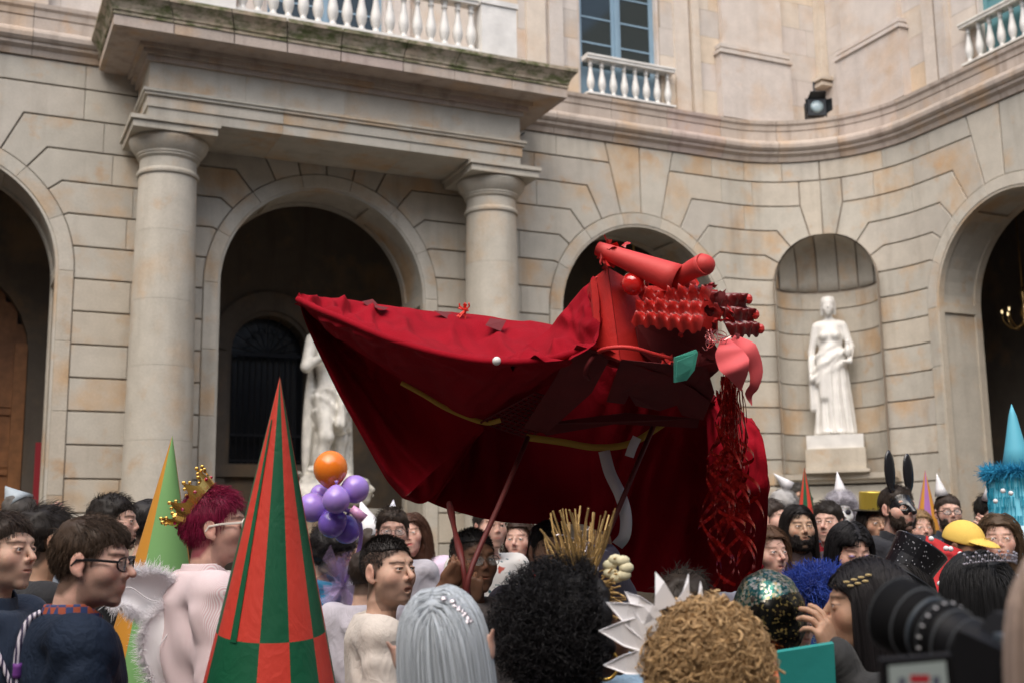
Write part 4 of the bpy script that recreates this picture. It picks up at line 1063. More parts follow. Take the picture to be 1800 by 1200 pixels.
    if glasses:
        gmt = mat('frames_'+glasses, {'black': (.01, .01, .012), 'white': (.75, .70, .62), 'thin': (.10, .07, .05), 'dark': (.01, .01, .01)}[glasses], .3)
        lens = mat('dark_lens', (.01, .01, .015), .08, spec=.8) if glasses in ('white', 'dark') else mat('clear_lens', (.8, .85, .85), .03, alpha=.10, spec=.6)
        mb = MB(); r_ = .0022 if glasses != 'thin' else .0012; th = r_*1.2
        for s in (-1, 1):
            ring_ = [(s*.034+.026*math.cos(q)*(1 if abs(math.cos(q)) > .3 else 1), .104-.010*abs(math.cos(q)) if s*math.cos(q) < 0 else .104-.012*abs(math.cos(q)), .002+.019*math.sin(q)) for q in np.linspace(0, 2*math.pi, 19)[:-1]]
            mb.tube(ring_, th, 5, closed=True); mb.tube([(s*.060, .094, .008), (s*.080, .03, .008), (s*.084, -.01, .004), (s*.083, -.022, -.012)], th*(1.5 if glasses in ('white', 'black') else 1), 5)
        mb.tube([(-.010, .105, .006), (0, .108, .008), (.010, .105, .006)], th, 5)
        V = turn(np.array(mb.V)); gl = bpy.data.objects.new('glasses', mesh_np('glasses', out(V), [f for f in mb.F])); gl.data.materials.append(gmt); COL.objects.link(gl); gl.parent = root
        lb = MB()
        for s in (-1, 1): lb.prism([(s*.034+.025*math.cos(q), .100-.010*(s*math.cos(q) > 0)*abs(math.cos(q)), .002+.018*math.sin(q)) for q in np.linspace(0, 2*math.pi, 17)[:-1]], (0, .0012, 0))
        o = bpy.data.objects.new('lens', mesh_np('lens', out(turn(np.array(lb.V))), lb.F)); o.data.materials.append(lens); COL.objects.link(o); o.parent = root
    # ---- clothes
    tm = topmat or mat('cloth_%02d' % len(PLIST), top, .85, bump=.06, bscale=300, var=.10, vscale=9, sheen=.1, fold=.16)
    allp = np.array([a for ar in arms_ for a in ar]); lo = np.minimum(allp.min(0), (-.23*w, -.17, -.93))-.07; hi = np.maximum(allp.max(0), (.23*w, .15, -.15))+.07
    def tf(p):
        d = torso_sdf(p, sex, w, arms_, fat, infl, sleeve)
        d = smax(d, -cap(p, (0, -.04, 0), (0, -.045 if not bare else .0, -.185 if not bare else -.20-bare), .064 if sex == 'm' else .056, .07 if not bare else .085), .012)
        d = smax(d, -.93-p[:, 2], .01)
        wr_ = np.sin(p[:, 0]*23+p[:, 2]*31+4*vnoise(p*5+seed))*.0035+fbm(p*np.array((11, 11, 5))+seed*3.1, 2)*.010+(.5-np.abs(vnoise(p*np.array((5, 5, 9))+np.array((0, 0, 1))*np.sin(p[:, :1]*14)*.8+seed)))*.019+(.35-np.abs(vnoise(p*np.array((13, 13, 8))+seed*5+2*vnoise(p*4)[:, None])))*.006
        wr_ = wr_*np.clip((-.20-p[:, 2])/.05, 0, 1)
        return d+wr_
    V, F = nets(tf, lo, hi, .0105 if d < 4 else .014)
    att('top', V, F, tm, True)
    att('trousers', LEGS[0]*np.array((1.02, 1.02, ls*.98))+np.array((0, 0, -.80)), LEGS[1], mat('trousers_dark', (.02, .022, .035), .9), True)
    for s in (-1, 1): att('shoe', SHOE[0]+np.array((s*.105, -.01, -ground+.06)), SHOE[1], mat('shoe_leather', (.03, .025, .02), .5), True)
    if collar == 'self': collar = tm
    if collar:
        cb = nets(lambda p: smax(np.abs(cap(p, (0, -.035, -.10), (0, -.045, -.22), .066, .090))-.0045, np.maximum(p[:, 2]+.112+.55*np.clip(p[:, 1]+.02, 0, .12), -.215-p[:, 2]), .004), (-.11, -.15, -.23), (.11, .09, -.08), .0055)
        att('collar', cb[0], cb[1], collar, True)
    if lanyard:
        pts = smooth([(0, -.10, -.155), (.065, -.06, -.18), (.085, .04, -.25), (.05, .115, -.42), (0, .12, -.52), (-.05, .115, -.42), (-.085, .04, -.25), (-.065, -.06, -.18)], 40)
        V, F = tube_np([pts], .008, 6, True); o = att('lanyard', V, F, lanyard, True)
    rec = dict(root=root, turn=turn, out=out, att=att, hc=hc, scale=scale, HR=HR, rz=rz)
    PLIST.append(rec)
    return rec
def head_add(rec, name, mb, m, sm=False):
    """attach an accessory modelled in head space"""
    V = rec['turn'](np.array(mb.V)); me = bpy.data.meshes.new(name); me.from_pydata([tuple(v) for v in rec['out'](V)], [], mb.F)
    me.polygons.foreach_set('material_index', mb.mi); me.update()
    for q in (m if isinstance(m, (list, tuple)) else [m]): me.materials.append(q)
    if sm: me.shade_smooth()
    o = bpy.data.objects.new(name, me); COL.objects.link(o); o.parent = rec['root']; return o
# ------------------------------------------------------------------ statues
def statue(name, label, f, lo, hi, loc, rz, res, m, sc=1., plinth=None):
    root = thing(name, label, 'statue', loc, rz); V, F = nets(f, lo, hi, res)
    me = mesh_np('figure', V*sc, F, True); me.materials.append(m); o = bpy.data.objects.new('figure', me); COL.objects.link(o); o.parent = root
    return root
def fem(p):
    a = np.arctan2(p[:, 1]+.02, p[:, 0]); hp = p-np.array((0, .01, 1.62), np.float32)
    d = head_sdf(hp, 'f', statue=True); d = smin(d, ell(hp, (0, -.02, .045), (.092, .108, .095)), .01); d = smin(d, ell(hp, (0, -.11, .03), (.05, .05, .05)), .02); d = smin(d, cap(hp, (-.06, -.02, .11), (.06, -.02, .11), .02), .02); d = smin(d, np.minimum(cap(hp, (-.078, 0, .02), (-.075, -.02, -.09), .02), cap(hp, (.078, 0, .02), (.075, -.02, -.09), .02)), .015)
    t = ell(p, (0, -.02, 1.24), (.155, .11, .20)); t = smin(t, cap(p, (-.13, -.03, 1.385), (.13, -.03, 1.385), .055), .05); t = smin(t, np.minimum(sph(p, (.07, .07, 1.24), .058), sph(p, (-.07, .07, 1.24), .058)), .03)
    t = smin(t, ell(p, (0, 0, .95), (.175, .14, .22)), .08)
    z = p[:, 2]; r = .165+.075*np.clip((.95-z)/.95, 0, 1)**1.2
    fold = .013*np.sin(a*13+1.5*np.sin(z*3)+p[:, 0]*8)*np.clip((1.0-z)/.3, 0, 1)+.006*np.sin(a*29+z*2)
    sk = (np.sqrt((p[:, 0]/1.05)**2+((p[:, 1])/.80)**2)-r-fold)*.75; sk = smax(sk, np.maximum(z-1.0, .02-z), .03); t = smin(t, sk, .06)
    t = smin(t, cap(p, (.09, .09, .88), (.10, .13, .48), .085, .05), .05)
    t = t+.010*np.sin(z*38+p[:, 0]*26)*np.clip((1.18-z)/.1, 0, 1)*np.clip((z-.75)/.15, 0, 1)
    drape = cap(p, (-.15, .06, 1.02), (.17, .08, .70), .05, .07); t = smin(t, drape+.012*np.sin(p[:, 0]*60+z*50), .03)
    arm = cap(p, (.165, -.03, 1.37), (.235, -.02, 1.06), .055, .043); arm = smin(arm, cap(p, (.235, -.02, 1.06), (.245, .07, .80), .04, .028), .02); arm = smin(arm, ell(p, (.25, .09, .72), (.025, .035, .06)), .02); arm = smin(arm, cap(p, (.24, .02, .95), (.24, .05, .35), .035, .05)+.008*np.sin(p[:, 0]*90), .03)
    ar = cap(p, (-.165, -.03, 1.37), (-.245, -.0, 1.10), .055, .043); ar = smin(ar, cap(p, (-.245, 0, 1.10), (-.225, .13, .90), .045, .03), .02); ar = smin(ar, cap(p, (-.225, .13, .90), (-.16, .17, .90), .03, .02), .02)
    jug = smin(ell(p, (-.21, .13, 1.03), (.045, .045, .07)), cap(p, (-.21, .13, 1.08), (-.21, .13, 1.15), .022, .028), .02)
    feet = np.minimum(ell(p, (.08, .16, .035), (.045, .10, .035)), ell(p, (-.08, .14, .035), (.045, .09, .035)))
    return np.minimum(smin(smin(d, t, .03), smin(arm, ar, .01), .02), np.minimum(jug, feet))
_fr = MARBLE
q0 = npnt(0, .16, 3.26)
ST1 = statue('marble_statue', 'white marble woman in a long pleated dress standing in the round headed niche', fem, (-.36, -.26, 0), (.36, .30, 1.80), q0, math.atan2(nrm[1], nrm[0])-math.pi/2, .0105, MARBLE, 1.20)
def along(name, mb, m, root, sm=False):
    o = mb.build(name, m, None, sm); o.parent = root; return o
along('plinth', MB().box(-.40, .40, -.26, .34, -.20, 0), MARBLE, ST1)
along('pedestal', MB().box(-.42, .42, -.27, .38, -.56, -.201).box(-.46, .46, -.28, .42, -.549, -.50), STONE, ST1)
def male(p):
    z = p[:, 2]; a = np.arctan2(p[:, 1], p[:, 0])
    hp = p-np.array((0.02, .01, 1.66), np.float32); d = head_sdf(hp, 'm', statue=True); d = smin(d, ell(hp, (0, -.015, .04), (.09, .108, .098))+.006*np.sin(a*30)*np.sin(z*90), .01)
    t = ell(p, (.01, -.02, 1.28), (.175, .12, .22)); t = smin(t, cap(p, (-.16, -.03, 1.42), (.16, -.03, 1.40), .062), .05); t = smin(t, np.minimum(ell(p, (.075, .07, 1.33), (.08, .05, .06)), ell(p, (-.075, .07, 1.33), (.08, .05, .06))), .02)
    t = smin(t, ell(p, (-.01, -.01, 1.05), (.14, .11, .16)), .06); t = smin(t, ell(p, (-.02, 0, .90), (.165, .125, .14)), .06)
    for k in range(3): t = smax(t, -(cap(p, (0, .125, 1.10+.07*k), (0, .125, 1.10+.07*k), .018)), .02)
    leg = cap(p, (-.09, 0, .88), (-.11, .01, .50), .098, .066); leg = smin(leg, cap(p, (-.11, .01, .50), (-.10, -.03, .10), .066, .040), .03); leg = smin(leg, sph(p, (-.11, .045, .49), .045), .03); leg = smin(leg, ell(p, (-.10, -.055, .34), (.055, .055, .12)), .03); leg = smin(leg, ell(p, (-.10, .06, .035), (.045, .13, .04)), .03)
    l2 = cap(p, (.09, 0, .88), (.14, .10, .50), .095, .063); l2 = smin(l2, cap(p, (.14, .10, .50), (.16, .0, .10), .062, .040), .03); l2 = smin(l2, sph(p, (.14, .14, .50), .045), .03); l2 = smin(l2, ell(p, (.155, .0, .33), (.05, .05, .11)), .03); l2 = smin(l2, ell(p, (.17, .08, .035), (.045, .13, .04)), .03)
    # cloth knotted round the hips
    dr = (np.sqrt((p[:, 0]/1.0)**2+(p[:, 1]/.78)**2)-.185)*.8; top_ = 1.0-.35*(p[:, 0]+.0); bot = .58+.35*p[:, 0]+.03*np.sin(p[:, 0]*40)
    dr = smax(dr-.014*np.sin(z*46-p[:, 0]*38)-.006*np.sin(a*20), np.maximum(z-top_, bot-z), .02)
    dr = smin(dr, cap(p, (.0, .17, .93), (.05, .19, .62), .03, .05)+.008*np.sin(p[:, 0]*110), .02)
    cl = ell(p, (-.02, -.14, .60), (.25, .07, .62))+.016*np.sin(p[:, 0]*55+z*3)
    cl = smin(cl, cap(p, (-.22, -.08, 1.2), (-.24, -.06, .1), .05, .07)+.012*np.sin(a*40), .04)
    arm = cap(p, (-.21, -.03, 1.42), (-.315, -.03, 1.14), .062, .05); arm = smin(arm, cap(p, (-.315, -.03, 1.14), (-.33, .10, .96), .052, .032), .02); arm = smin(arm, ell(p, (-.34, .14, .90), (.035, .05, .045)), .02); arm = smin(arm, cap(p, (-.34, .17, .92), (-.38, .20, .93), .014), .01)
    ar = cap(p, (.21, -.03, 1.40), (.30, .0, 1.14), .062, .05); ar = smin(ar, cap(p, (.30, 0, 1.14), (.20, .16, 1.25), .05, .03), .02)
    return smin(smin(smin(d, t, .03), smin(leg, l2, .02), .03), np.minimum(np.minimum(arm, ar), smin(dr, cl, .03)), .012)
ST2 = statue('marble_statue', 'weathered marble man with cloth round his hips, on a rock in the central archway', male, (-.46, -.30, 0), (.42, .32, 1.82), (4.40, 14.95, 2.42), math.radians(180+24), .0115, MARBLE_OLD, 1.40)
V, F = nets(lambda p: smin(ell(p, (0, 0, -.02), (.44, .36, .14)), ell(p, (.30, .1, -.08), (.30, .26, .2)), .06)+fbm(p*6, 4)*.10, (-.62, -.5, -.42), (.75, .5, .2), .025)
_o = obj_np('rock', V*np.array((1.1, 1.2, 1.3))+np.array((-.15, -.1, .1)), F, MARBLE_OLD, None, True); _o.parent = ST2
along('pedestal', MB().box(-.72, .72, -.5, .5, -2.36, -.30).box(-.78, .78, -.56, .56, -.299, -.2).box(-.8, .8, -.58, .58, -2.35, -2.1), STONE, ST2)
# ------------------------------------------------------------------ lamps on the building
fl = thing('floodlight', 'small black floodlight on the ledge in the curved corner', 'floodlight', (11.72, 13.86, 8.13), math.radians(AZ+90))
fm_ = mat('black_metal', (.012, .013, .015), .4, .2)
along('housing', MB().box(-.13, .13, -.16, .02, .05, .30).box(-.15, .15, .021, .04, .04, .31), fm_, fl)
along('bracket', MB().box(-.17, -.155, -.07, -.03, 0, .26).box(.155, .17, -.07, -.03, 0, .26).box(-.17, .17, -.1, 0, -.012, .0).box(-.012, .012, -.08, -.06, .30, .62), fm_, fl)
along('barn_door', MB().prism([(-.14, .04, .30), (.14, .04, .30), (.12, .17, .37), (-.12, .17, .37)], (0, 0, .008)).prism([(-.14, .04, .06), (-.14, .04, .29), (-.20, .16, .27), (-.20, .16, .08)], (-.006, 0, 0)).prism([(.14, .04, .06), (.14, .04, .29), (.20, .16, .27), (.20, .16, .08)], (.006, 0, 0)), fm_, fl)
_l = along('lens', MB().lathe([(.098, 0), (.10, .008), (.05, .02), (.001, .024)], n=24), mat('lamp_glass', (.35, .45, .48), .1, spec=.8), fl, True); _l.rotation_euler = (-math.pi/2, 0, 0); _l.location = (0, .041, .175)
BRASS = mat('aged_brass', (.45, .28, .10), .35, .9)
ln = thing('hanging_lantern', 'brass lantern hanging inside the arch left of the niche', 'lantern', (9.42, 15.6, 5.6))
along('rod', MB().tube([(0, 0, .6), (0, 0, 1.6)], .02, 8).ball((0, 0, .9), .04, 10).ball((0, 0, 1.0), .03, 10), BRASS, ln, True)
along('ceiling_plate', MB().lathe([(.02, .93), (.10, .98), (.30, 1.0), (.32, 1.03), (.1, 1.06)], n=24), fm_, ln)
along('cage', MB().lathe([(.02, -.3), (.14, -.25), (.17, .25), (.10, .45), (.03, .6)], n=6), mat('lantern_glass', (.25, .22, .15), .2, spec=.7), ln)
ch = thing('chandelier', 'dark brass chandelier with small bulbs inside the right hand arch', 'chandelier', (14.0, 12.3, 4.75))
m_ = MB().tube([(0, 0, 0), (0, 0, 2.45)], .015, 6).lathe([(.02, 0), (.07, .05), (.03, .12), (.06, .2), (.02, .35), (.05, .5), (.02, .6)], n=14)
for i in range(8):
    a = math.pi*i/4; c_, s_ = math.cos(a), math.sin(a); m_.tube(smooth([(0, 0, .1), (.15*c_, .15*s_, -.02), (.28*c_, .28*s_, .1), (.3*c_, .3*s_, .2)], 8), .01, 5)
along('arms', m_, BRASS, ch, True)
bb = MB()
for i in range(8): a = math.pi*i/4; bb.ball((.3*math.cos(a), .3*math.sin(a), .25), (.012, .012, .03), 8)
along('bulbs', bb, mat('warm_bulb', (.9, .8, .6), .3, emit=(1, .75, .4), es=1.2), ch, True)
ls_ = thing('wall_light', 'small glowing lamp low in the dark right hand arch', 'lamp', (15.0, 13.3, 2.25))
along('shade', MB().lathe([(.03, .5), (.07, .52), (.05, .66)], n=16), mat('lit_shade', (.9, .8, .6), .5, emit=(1, .78, .5), es=1.6), ls_, True)
along('stand', MB().lathe([(.14, -2.25), (.12, -2.2), (.02, -2.3), (.02, .49)], n=12), BRASS, ls_)
# ------------------------------------------------------------------ the red dragon puppet
RED = mat('red_cotton', (.26, .003, .011), .9, bump=.05, bscale=250, var=.14, vscale=5, spec=.12, fold=.10)
REDCARD = mat('red_painted_card', (.50, .016, .012), .6, bump=.10, bscale=60, var=.15, vscale=14)
PINKRED = mat('coral_card', (.60, .045, .040), .6, bump=.06, bscale=50, var=.08)
CARTON = mat('glossy_red_carton', (.50, .020, .015), .38, bump=.1, bscale=80, var=.15, vscale=20, coat=.12)
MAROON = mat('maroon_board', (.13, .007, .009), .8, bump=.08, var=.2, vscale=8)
POLE = mat('red_pole', (.11, .012, .010), .6, var=.15, vscale=20)
FOIL = mat('red_foil_ribbon', (.42, .012, .010), .22, .75, spec=.6)
dc = P(960, 700, 4.6)
DR = thing('dragon_puppet', 'big red fabric dragon puppet with egg carton snout held on poles over the crowd', 'puppet', (dc[0], dc[1], 0))
def PP(l): return np.array([P(*q) for q in l])
def curve(l, n): return smooth(PP(l), n)
def sheet(c0, c1, nu, nv, bulge=0., dirn=None, wr=.012, seed=0, wf=(6, 3), sag=0., fold=0., ff=8):
    """grid between two curves (both already n x 3) with folds"""
    t = np.linspace(0, 1, nv)[None, :, None]; G = c0[:, None]*(1-t)+c1[:, None]*t
    n = np.cross(np.gradient(G, axis=0), np.gradient(G, axis=1)); n /= np.linalg.norm(n, axis=2)[..., None]+1e-9
    u = np.linspace(0, 1, len(c0))[:, None]*np.ones((1, nv)); v = np.ones((len(c0), 1))*np.linspace(0, 1, nv)[None]
    w = vnoise(np.stack([u*wf[0]*2.3+2*vnoise(np.stack([u*3, v*3, 0*u+seed], -1)), v*wf[1], 0*u+seed*1.7], -1))*wr+vnoise(np.stack([u*wf[0]*6+v*4, v*wf[1]*2-u*2, 0*u+seed], -1))*wr*.4
    if fold: w = w+fold*(1-np.abs(np.sin(u*ff*math.pi+v*1.5+1.5*vnoise(np.stack([u*4, v*2, 0*u], -1)))))**2
    edge = np.minimum(1, np.minimum(v, 1-v)*8+.15)
    b = np.sin(math.pi*v)*np.sin(math.pi*np.clip(u, 0, 1))**.5
    G = G+n*(w*edge)[..., None]
    if bulge: G = G+(np.array(dirn) if dirn is not None else n)*(bulge*b)[..., None]
    if sag: G[..., 2] -= sag*b
    N_ = len(c0); F = [(i*nv+j, (i+1)*nv+j, (i+1)*nv+j+1, i*nv+j+1) for i in range(N_-1) for j in range(nv-1)]
    return G.reshape(-1, 3), np.array(F)
ridge = [(524, 528, 4.76), (560, 546, 4.6), (600, 562, 4.45), (650, 584, 4.3), (700, 603, 4.2), (790, 627, 4.08), (870, 638, 4.02), (960, 634, 4.0), (1048, 610, 4.0), (1120, 640, 4.0), (1190, 668, 4.05), (1250, 705, 4.15)]
far = [(525, 521, 4.80), (560, 522, 4.95), (600, 526, 5.1), (640, 531, 5.2), (690, 539, 5.3), (760, 547, 5.4), (830, 553, 5.4), (900, 562, 5.4), (965, 570, 5.3), (1060, 600, 5.2), (1160, 640, 5.15), (1262, 702, 5.05)]
cr, cf = curve(ridge, 130), curve(far, 130)
parts = [sheet(cr, cf, 130, 44, wr=.030, seed=1, wf=(7, 2), sag=.06, fold=.022, ff=9)]
rid2 = curve(ridge[:9], 110)
low = curve([(526, 534, 4.79), (560, 566, 4.77), (600, 598, 4.74), (650, 632, 4.71), (700, 664, 4.68), (765, 703, 4.64), (830, 740, 4.60), (905, 708, 4.5), (975, 672, 4.3), (1048, 622, 4.03)], 110)
parts.append(sheet(rid2, low, 110, 30, bulge=.04, dirn=-FW, wr=.020, seed=2, wf=(5, 2), fold=.012, ff=6))
# rolled hem on the ridge
hem = rid2+np.array((0, 0, .004)); hv, hf = tube_np([hem], .013, 8); 
lb = curve([(525, 532, 4.79), (540, 575, 4.80), (566, 632, 4.83), (600, 700, 4.87), (640, 772, 4.91), (680, 842, 4.95), (708, 874, 4.97)], 60)
rb = curve([(526, 526, 4.80), (560, 548, 4.80), (600, 576, 4.79), (650, 608, 4.78), (700, 645, 4.77), (770, 695, 4.75), (850, 750, 4.74)], 60)
V, F = sheet(lb, rb, 60, 40, bulge=.20, dirn=FW, wr=.028, seed=3, wf=(3, 5), fold=.0)
# folds that run from the tip down the lobe
G = V.reshape(60, 40, 3); vv = np.linspace(0, 1, 40)[None]; uu = np.linspace(0, 1, 60)[:, None]
G += -FW*(np.exp(-((vv-.10)/.06)**2)*.09*uu+np.exp(-((vv-.32)/.05)**2)*.05*uu**2)[..., None]
parts.append((G.reshape(-1, 3), F))
endc = G[-1]; bot = curve([(708, 874, 4.97), (740, 885, 4.96), (766, 868, 4.93), (796, 826, 4.88), (824, 785, 4.82), (850, 757, 4.75)], 40)
parts.append(sheet(endc, bot, 40, 14, wr=.006, seed=4))
ftop = curve([(620, 540, 5.15), (760, 560, 5.42), (830, 562, 5.42), (900, 570, 5.42), (1040, 602, 5.3), (1100, 624, 5.25), (1150, 645, 5.2), (1200, 665, 5.15), (1262, 703, 5.05)], 120)
fbot = curve([(700, 850, 5.05), (764, 886, 5.05), (820, 903, 5.0), (880, 916, 5.0), (960, 921, 5.05), (1040, 926, 5.1), (1075, 990, 5.1), (1105, 1034, 5.1), (1200, 1042, 5.1), (1330, 1036, 5.0)], 120)
parts.append(sheet(ftop, fbot, 120, 44, bulge=.10, dirn=FW, wr=.035, seed=5, wf=(6, 2), fold=.02, ff=8))
# left side of the inner curtain closes the body towards the lobe
parts.append(sheet(curve([(850, 757, 4.76), (824, 785, 4.83), (790, 840, 4.91), (764, 884, 4.95)], 30), curve([(640, 545, 5.17), (660, 650, 5.1), (690, 780, 5.1), (705, 850, 5.05)], 30), 30, 20, wr=.015, seed=6))
parts.append(sheet(curve([(762, 884, 4.95), (764, 886, 5.05)], 12), curve([(845, 760, 4.76), (830, 560, 5.42)], 12), 12, 12, wr=.004, seed=8))
rl = curve([(1240, 700, 5.0), (1244, 780, 4.8), (1248, 880, 4.8), (1248, 960, 4.9), (1246, 1036, 5.02)], 50)
rr2 = curve([(1262, 703, 5.0), (1304, 728, 4.85), (1340, 768, 4.6), (1350, 850, 4.5), (1346, 950, 4.65), (1330, 1036, 4.85)], 50)
parts.append(sheet(rl, rr2, 50, 22, bulge=.05, dirn=-FW, wr=.025, seed=7, wf=(3, 4), fold=.015, ff=4))
parts.append(sheet(curve([(1262, 703, 5.0), (1304, 728, 4.85), (1340, 768, 4.6), (1350, 850, 4.5), (1346, 950, 4.65), (1330, 1036, 4.85)], 40), curve([(1262, 702, 5.05), (1290, 722, 5.1), (1325, 760, 5.15), (1340, 850, 5.15), (1338, 950, 5.1), (1328, 1036, 5.05)], 40), 40, 16, wr=.02, seed=9))
# neck cloth that climbs to the head
na_ = curve([(885, 632, 4.06), (925, 606, 4.35), (962, 578, 4.5), (990, 548, 4.5), (1018, 515, 4.45), (1044, 486, 4.35)], 50)
nb_ = curve([(960, 636, 3.96), (1000, 630, 3.95), (1036, 612, 3.96), (1052, 590, 4.0), (1052, 540, 4.06), (1050, 488, 4.12)], 50)
parts.append(sheet(na_, nb_, 50, 30, bulge=.05, dirn=-FW, wr=.022, seed=10, wf=(3, 4), fold=.025, ff=3))
parts.append((hv, np.array([f for f in hf if len(f) == 4])))
V, F = cat(parts); obj_np('fabric_cover', V, F, RED, DR, True)
def plate(name, pts, m, th=.010, parent=DR, dirn=None):
    return MB().prism(PP(pts), (FW if dirn is None else np.array(dirn))*th).build(name, m, parent)
plate('patch', [(636, 530, 5.15), (655, 526, 5.22), (664, 535, 5.2), (650, 541, 5.12)], MAROON, .006)
plate('patch', [(762, 546, 5.3), (790, 549, 5.34), (806, 556, 5.3), (786, 560, 5.22)], MAROON, .006)
plate('patch', [(862, 559, 5.25), (890, 563, 5.25), (880, 582, 5.08), (853, 572, 5.08)], MAROON, .006)
plate('patch', [(653, 535, 5.12), (683, 541, 5.15), (676, 545, 5.08), (660, 541, 5.05)], MAROON, .006)
m_ = MB()
for i in range(26):
    a = np.array(P(818, 546, 5.3)); v = rng.normal(size=3)*.022; m_.tube([a, a+v*.6+rng.normal(size=3)*.006, a+v], .004, 4)
m_.build('tassel', mat('scarlet_tissue', (.75, .05, .03), .6), DR)
MB().ball(P(873, 634, 3.99), .015, 12).build('button', mat('white_plastic', (.75, .75, .72), .3), DR, True)
# boards and frame seen from below
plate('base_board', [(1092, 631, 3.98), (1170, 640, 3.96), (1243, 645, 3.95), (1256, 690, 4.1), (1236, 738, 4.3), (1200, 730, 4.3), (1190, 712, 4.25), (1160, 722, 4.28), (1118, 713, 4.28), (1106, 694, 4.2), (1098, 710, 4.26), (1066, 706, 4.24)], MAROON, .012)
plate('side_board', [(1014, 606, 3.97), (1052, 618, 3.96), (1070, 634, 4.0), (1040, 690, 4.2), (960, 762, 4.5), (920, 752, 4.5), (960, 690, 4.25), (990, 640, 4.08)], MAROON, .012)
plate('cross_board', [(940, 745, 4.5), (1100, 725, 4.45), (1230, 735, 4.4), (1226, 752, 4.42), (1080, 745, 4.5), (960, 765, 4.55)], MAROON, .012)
YEL = mat('dull_yellow_tape', (.50, .30, .04), .6)
def ribbon(pts, w, m, name, up=(0, 0, 1), n=24, parent=DR):
    c = smooth(PP(pts), n); T = np.gradient(c, axis=0); T /= np.linalg.norm(T, axis=1)[:, None]; s = np.cross(T, FW); s /= np.linalg.norm(s, axis=1)[:, None]
    V = np.concatenate([c-s*w/2, c+s*w/2, c-s*w/2+FW*.0015, c+s*w/2+FW*.0015]); F = []
    for i in range(n-1): F += [(i, i+1, n+i+1, n+i), (2*n+i, 3*n+i, 3*n+i+1, 2*n+i+1), (i, 2*n+i, 2*n+i+1, i+1), (n+i, n+i+1, 3*n+i+1, 3*n+i)]
    return obj_np(name, V, np.array(F), m, parent, True)
ribbon([(925, 768, 4.52), (985, 776, 4.55), (1050, 786, 4.6), (1110, 778, 4.6), (1165, 745, 4.5)], .026, YEL, 'yellow_tape')
ribbon([(705, 672, 4.62), (745, 694, 4.60), (790, 720, 4.57), (850, 742, 4.55), (880, 738, 4.5)], .018, YEL, 'yellow_tape')
SATIN = mat('white_satin_ribbon', (.75, .73, .74), .35, sheen=.3)
ribbon([(1062, 792, 4.6), (1072, 830, 4.55), (1090, 868, 4.5), (1100, 905, 4.5), (1098, 940, 4.52), (1085, 958, 4.55)], .045, SATIN, 'white_ribbon')
ribbon([(1120, 768, 4.55), (1112, 785, 4.55), (1106, 802, 4.56)], .035, SATIN, 'white_ribbon')
cg = MB()
c0, c1, c2, c3 = [np.array(P(*q)) for q in ((845, 742, 4.55), (940, 690, 4.35), (1010, 712, 4.55), (930, 770, 4.7))]
for i in range(13):
    t = i/12; cg.tube([c0+(c1-c0)*t, c3+(c2-c3)*t], .004, 4)
    if i < 9: t = i/8; cg.tube([c0+(c3-c0)*t, c1+(c2-c1)*t], .004, 4)
cg.build('plastic_crate_lattice', MAROON, DR)
HANDP = {'a': (822, 1000, 4.05), 'b': (1064, 948, 4.45)}
MB().tube(smooth(PP([(928, 768, 4.5), (880, 880, 4.25), (828, 1000, 4.06), (820, 1062, 4.05)]), 12), .0095, 8).build('pole', POLE, DR, True)
MB().tube(smooth(PP([(790, 884, 4.6), (799, 930, 4.3), (812, 985, 4.10), (822, 1050, 4.08)]), 12), np.array([.0115+.003*math.sin(i*1.3) for i in range(12)]), 8).build('pole', POLE, DR, True)
MB().tube(PP([(1150, 745, 4.5), (1064, 948, 4.45), (1054, 975, 4.44)]), .010, 8).build('pole', POLE, DR, True)
# ---- head
def clutter(n, x0, x1, y0, y1, d0, d1, s0, s1, mats, name, parent):
    for i in range(n):
        c = np.array(P(rng.uniform(x0, x1), rng.uniform(y0, y1), rng.uniform(d0, d1))); s = rng.uniform(s0, s1); a, b = rng.normal(size=(2, 3)); a = a/np.linalg.norm(a)*s; b = b-a*(a@b)/(s*s); b = b/np.linalg.norm(b)*s*.7
        nrm_ = np.cross(a, b)/s; k = 4; V = []
        for u in range(k+1):
            for v in range(k+1): V.append(c+a*(u/k-.5)*2+b*(v/k-.5)*2*(1+.3*math.sin(u*2.3+i))+nrm_*rng.normal()*.22)
        F = [(u*(k+1)+v, u*(k+1)+v+1, (u+1)*(k+1)+v+1, (u+1)*(k+1)+v) for u in range(k) for v in range(k)]
        obj_np(name, np.array(V), np.array(F), mats[i % len(mats)], parent)
hb = link('head', bpy.data.meshes.new('head'), REDCARD, DR)
BK = FH*.30+np.array((0, 0, .02))
m_ = MB().prism(PP([(1038, 493, 4.14), (1068, 470, 4.08), (1090, 633, 3.98), (1049, 616, 4.06)]), BK)
hb.data.from_pydata(m_.V, [], m_.F)
MB().prism(PP([(1069, 470, 4.082), (1130, 506, 4.16), (1124, 571, 4.16), (1146, 642, 4.08), (1091, 633, 3.982)]), BK*.98).build('cheek_panel', REDCARD, hb)
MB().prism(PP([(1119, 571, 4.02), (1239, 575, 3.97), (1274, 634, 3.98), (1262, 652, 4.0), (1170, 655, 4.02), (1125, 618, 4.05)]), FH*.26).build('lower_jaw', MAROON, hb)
MB().prism(PP([(1108, 500, 4.22), (1262, 510, 4.1), (1262, 580, 4.12), (1110, 575, 4.2)]), FH*.2).build('snout_box', REDCARD, hb)
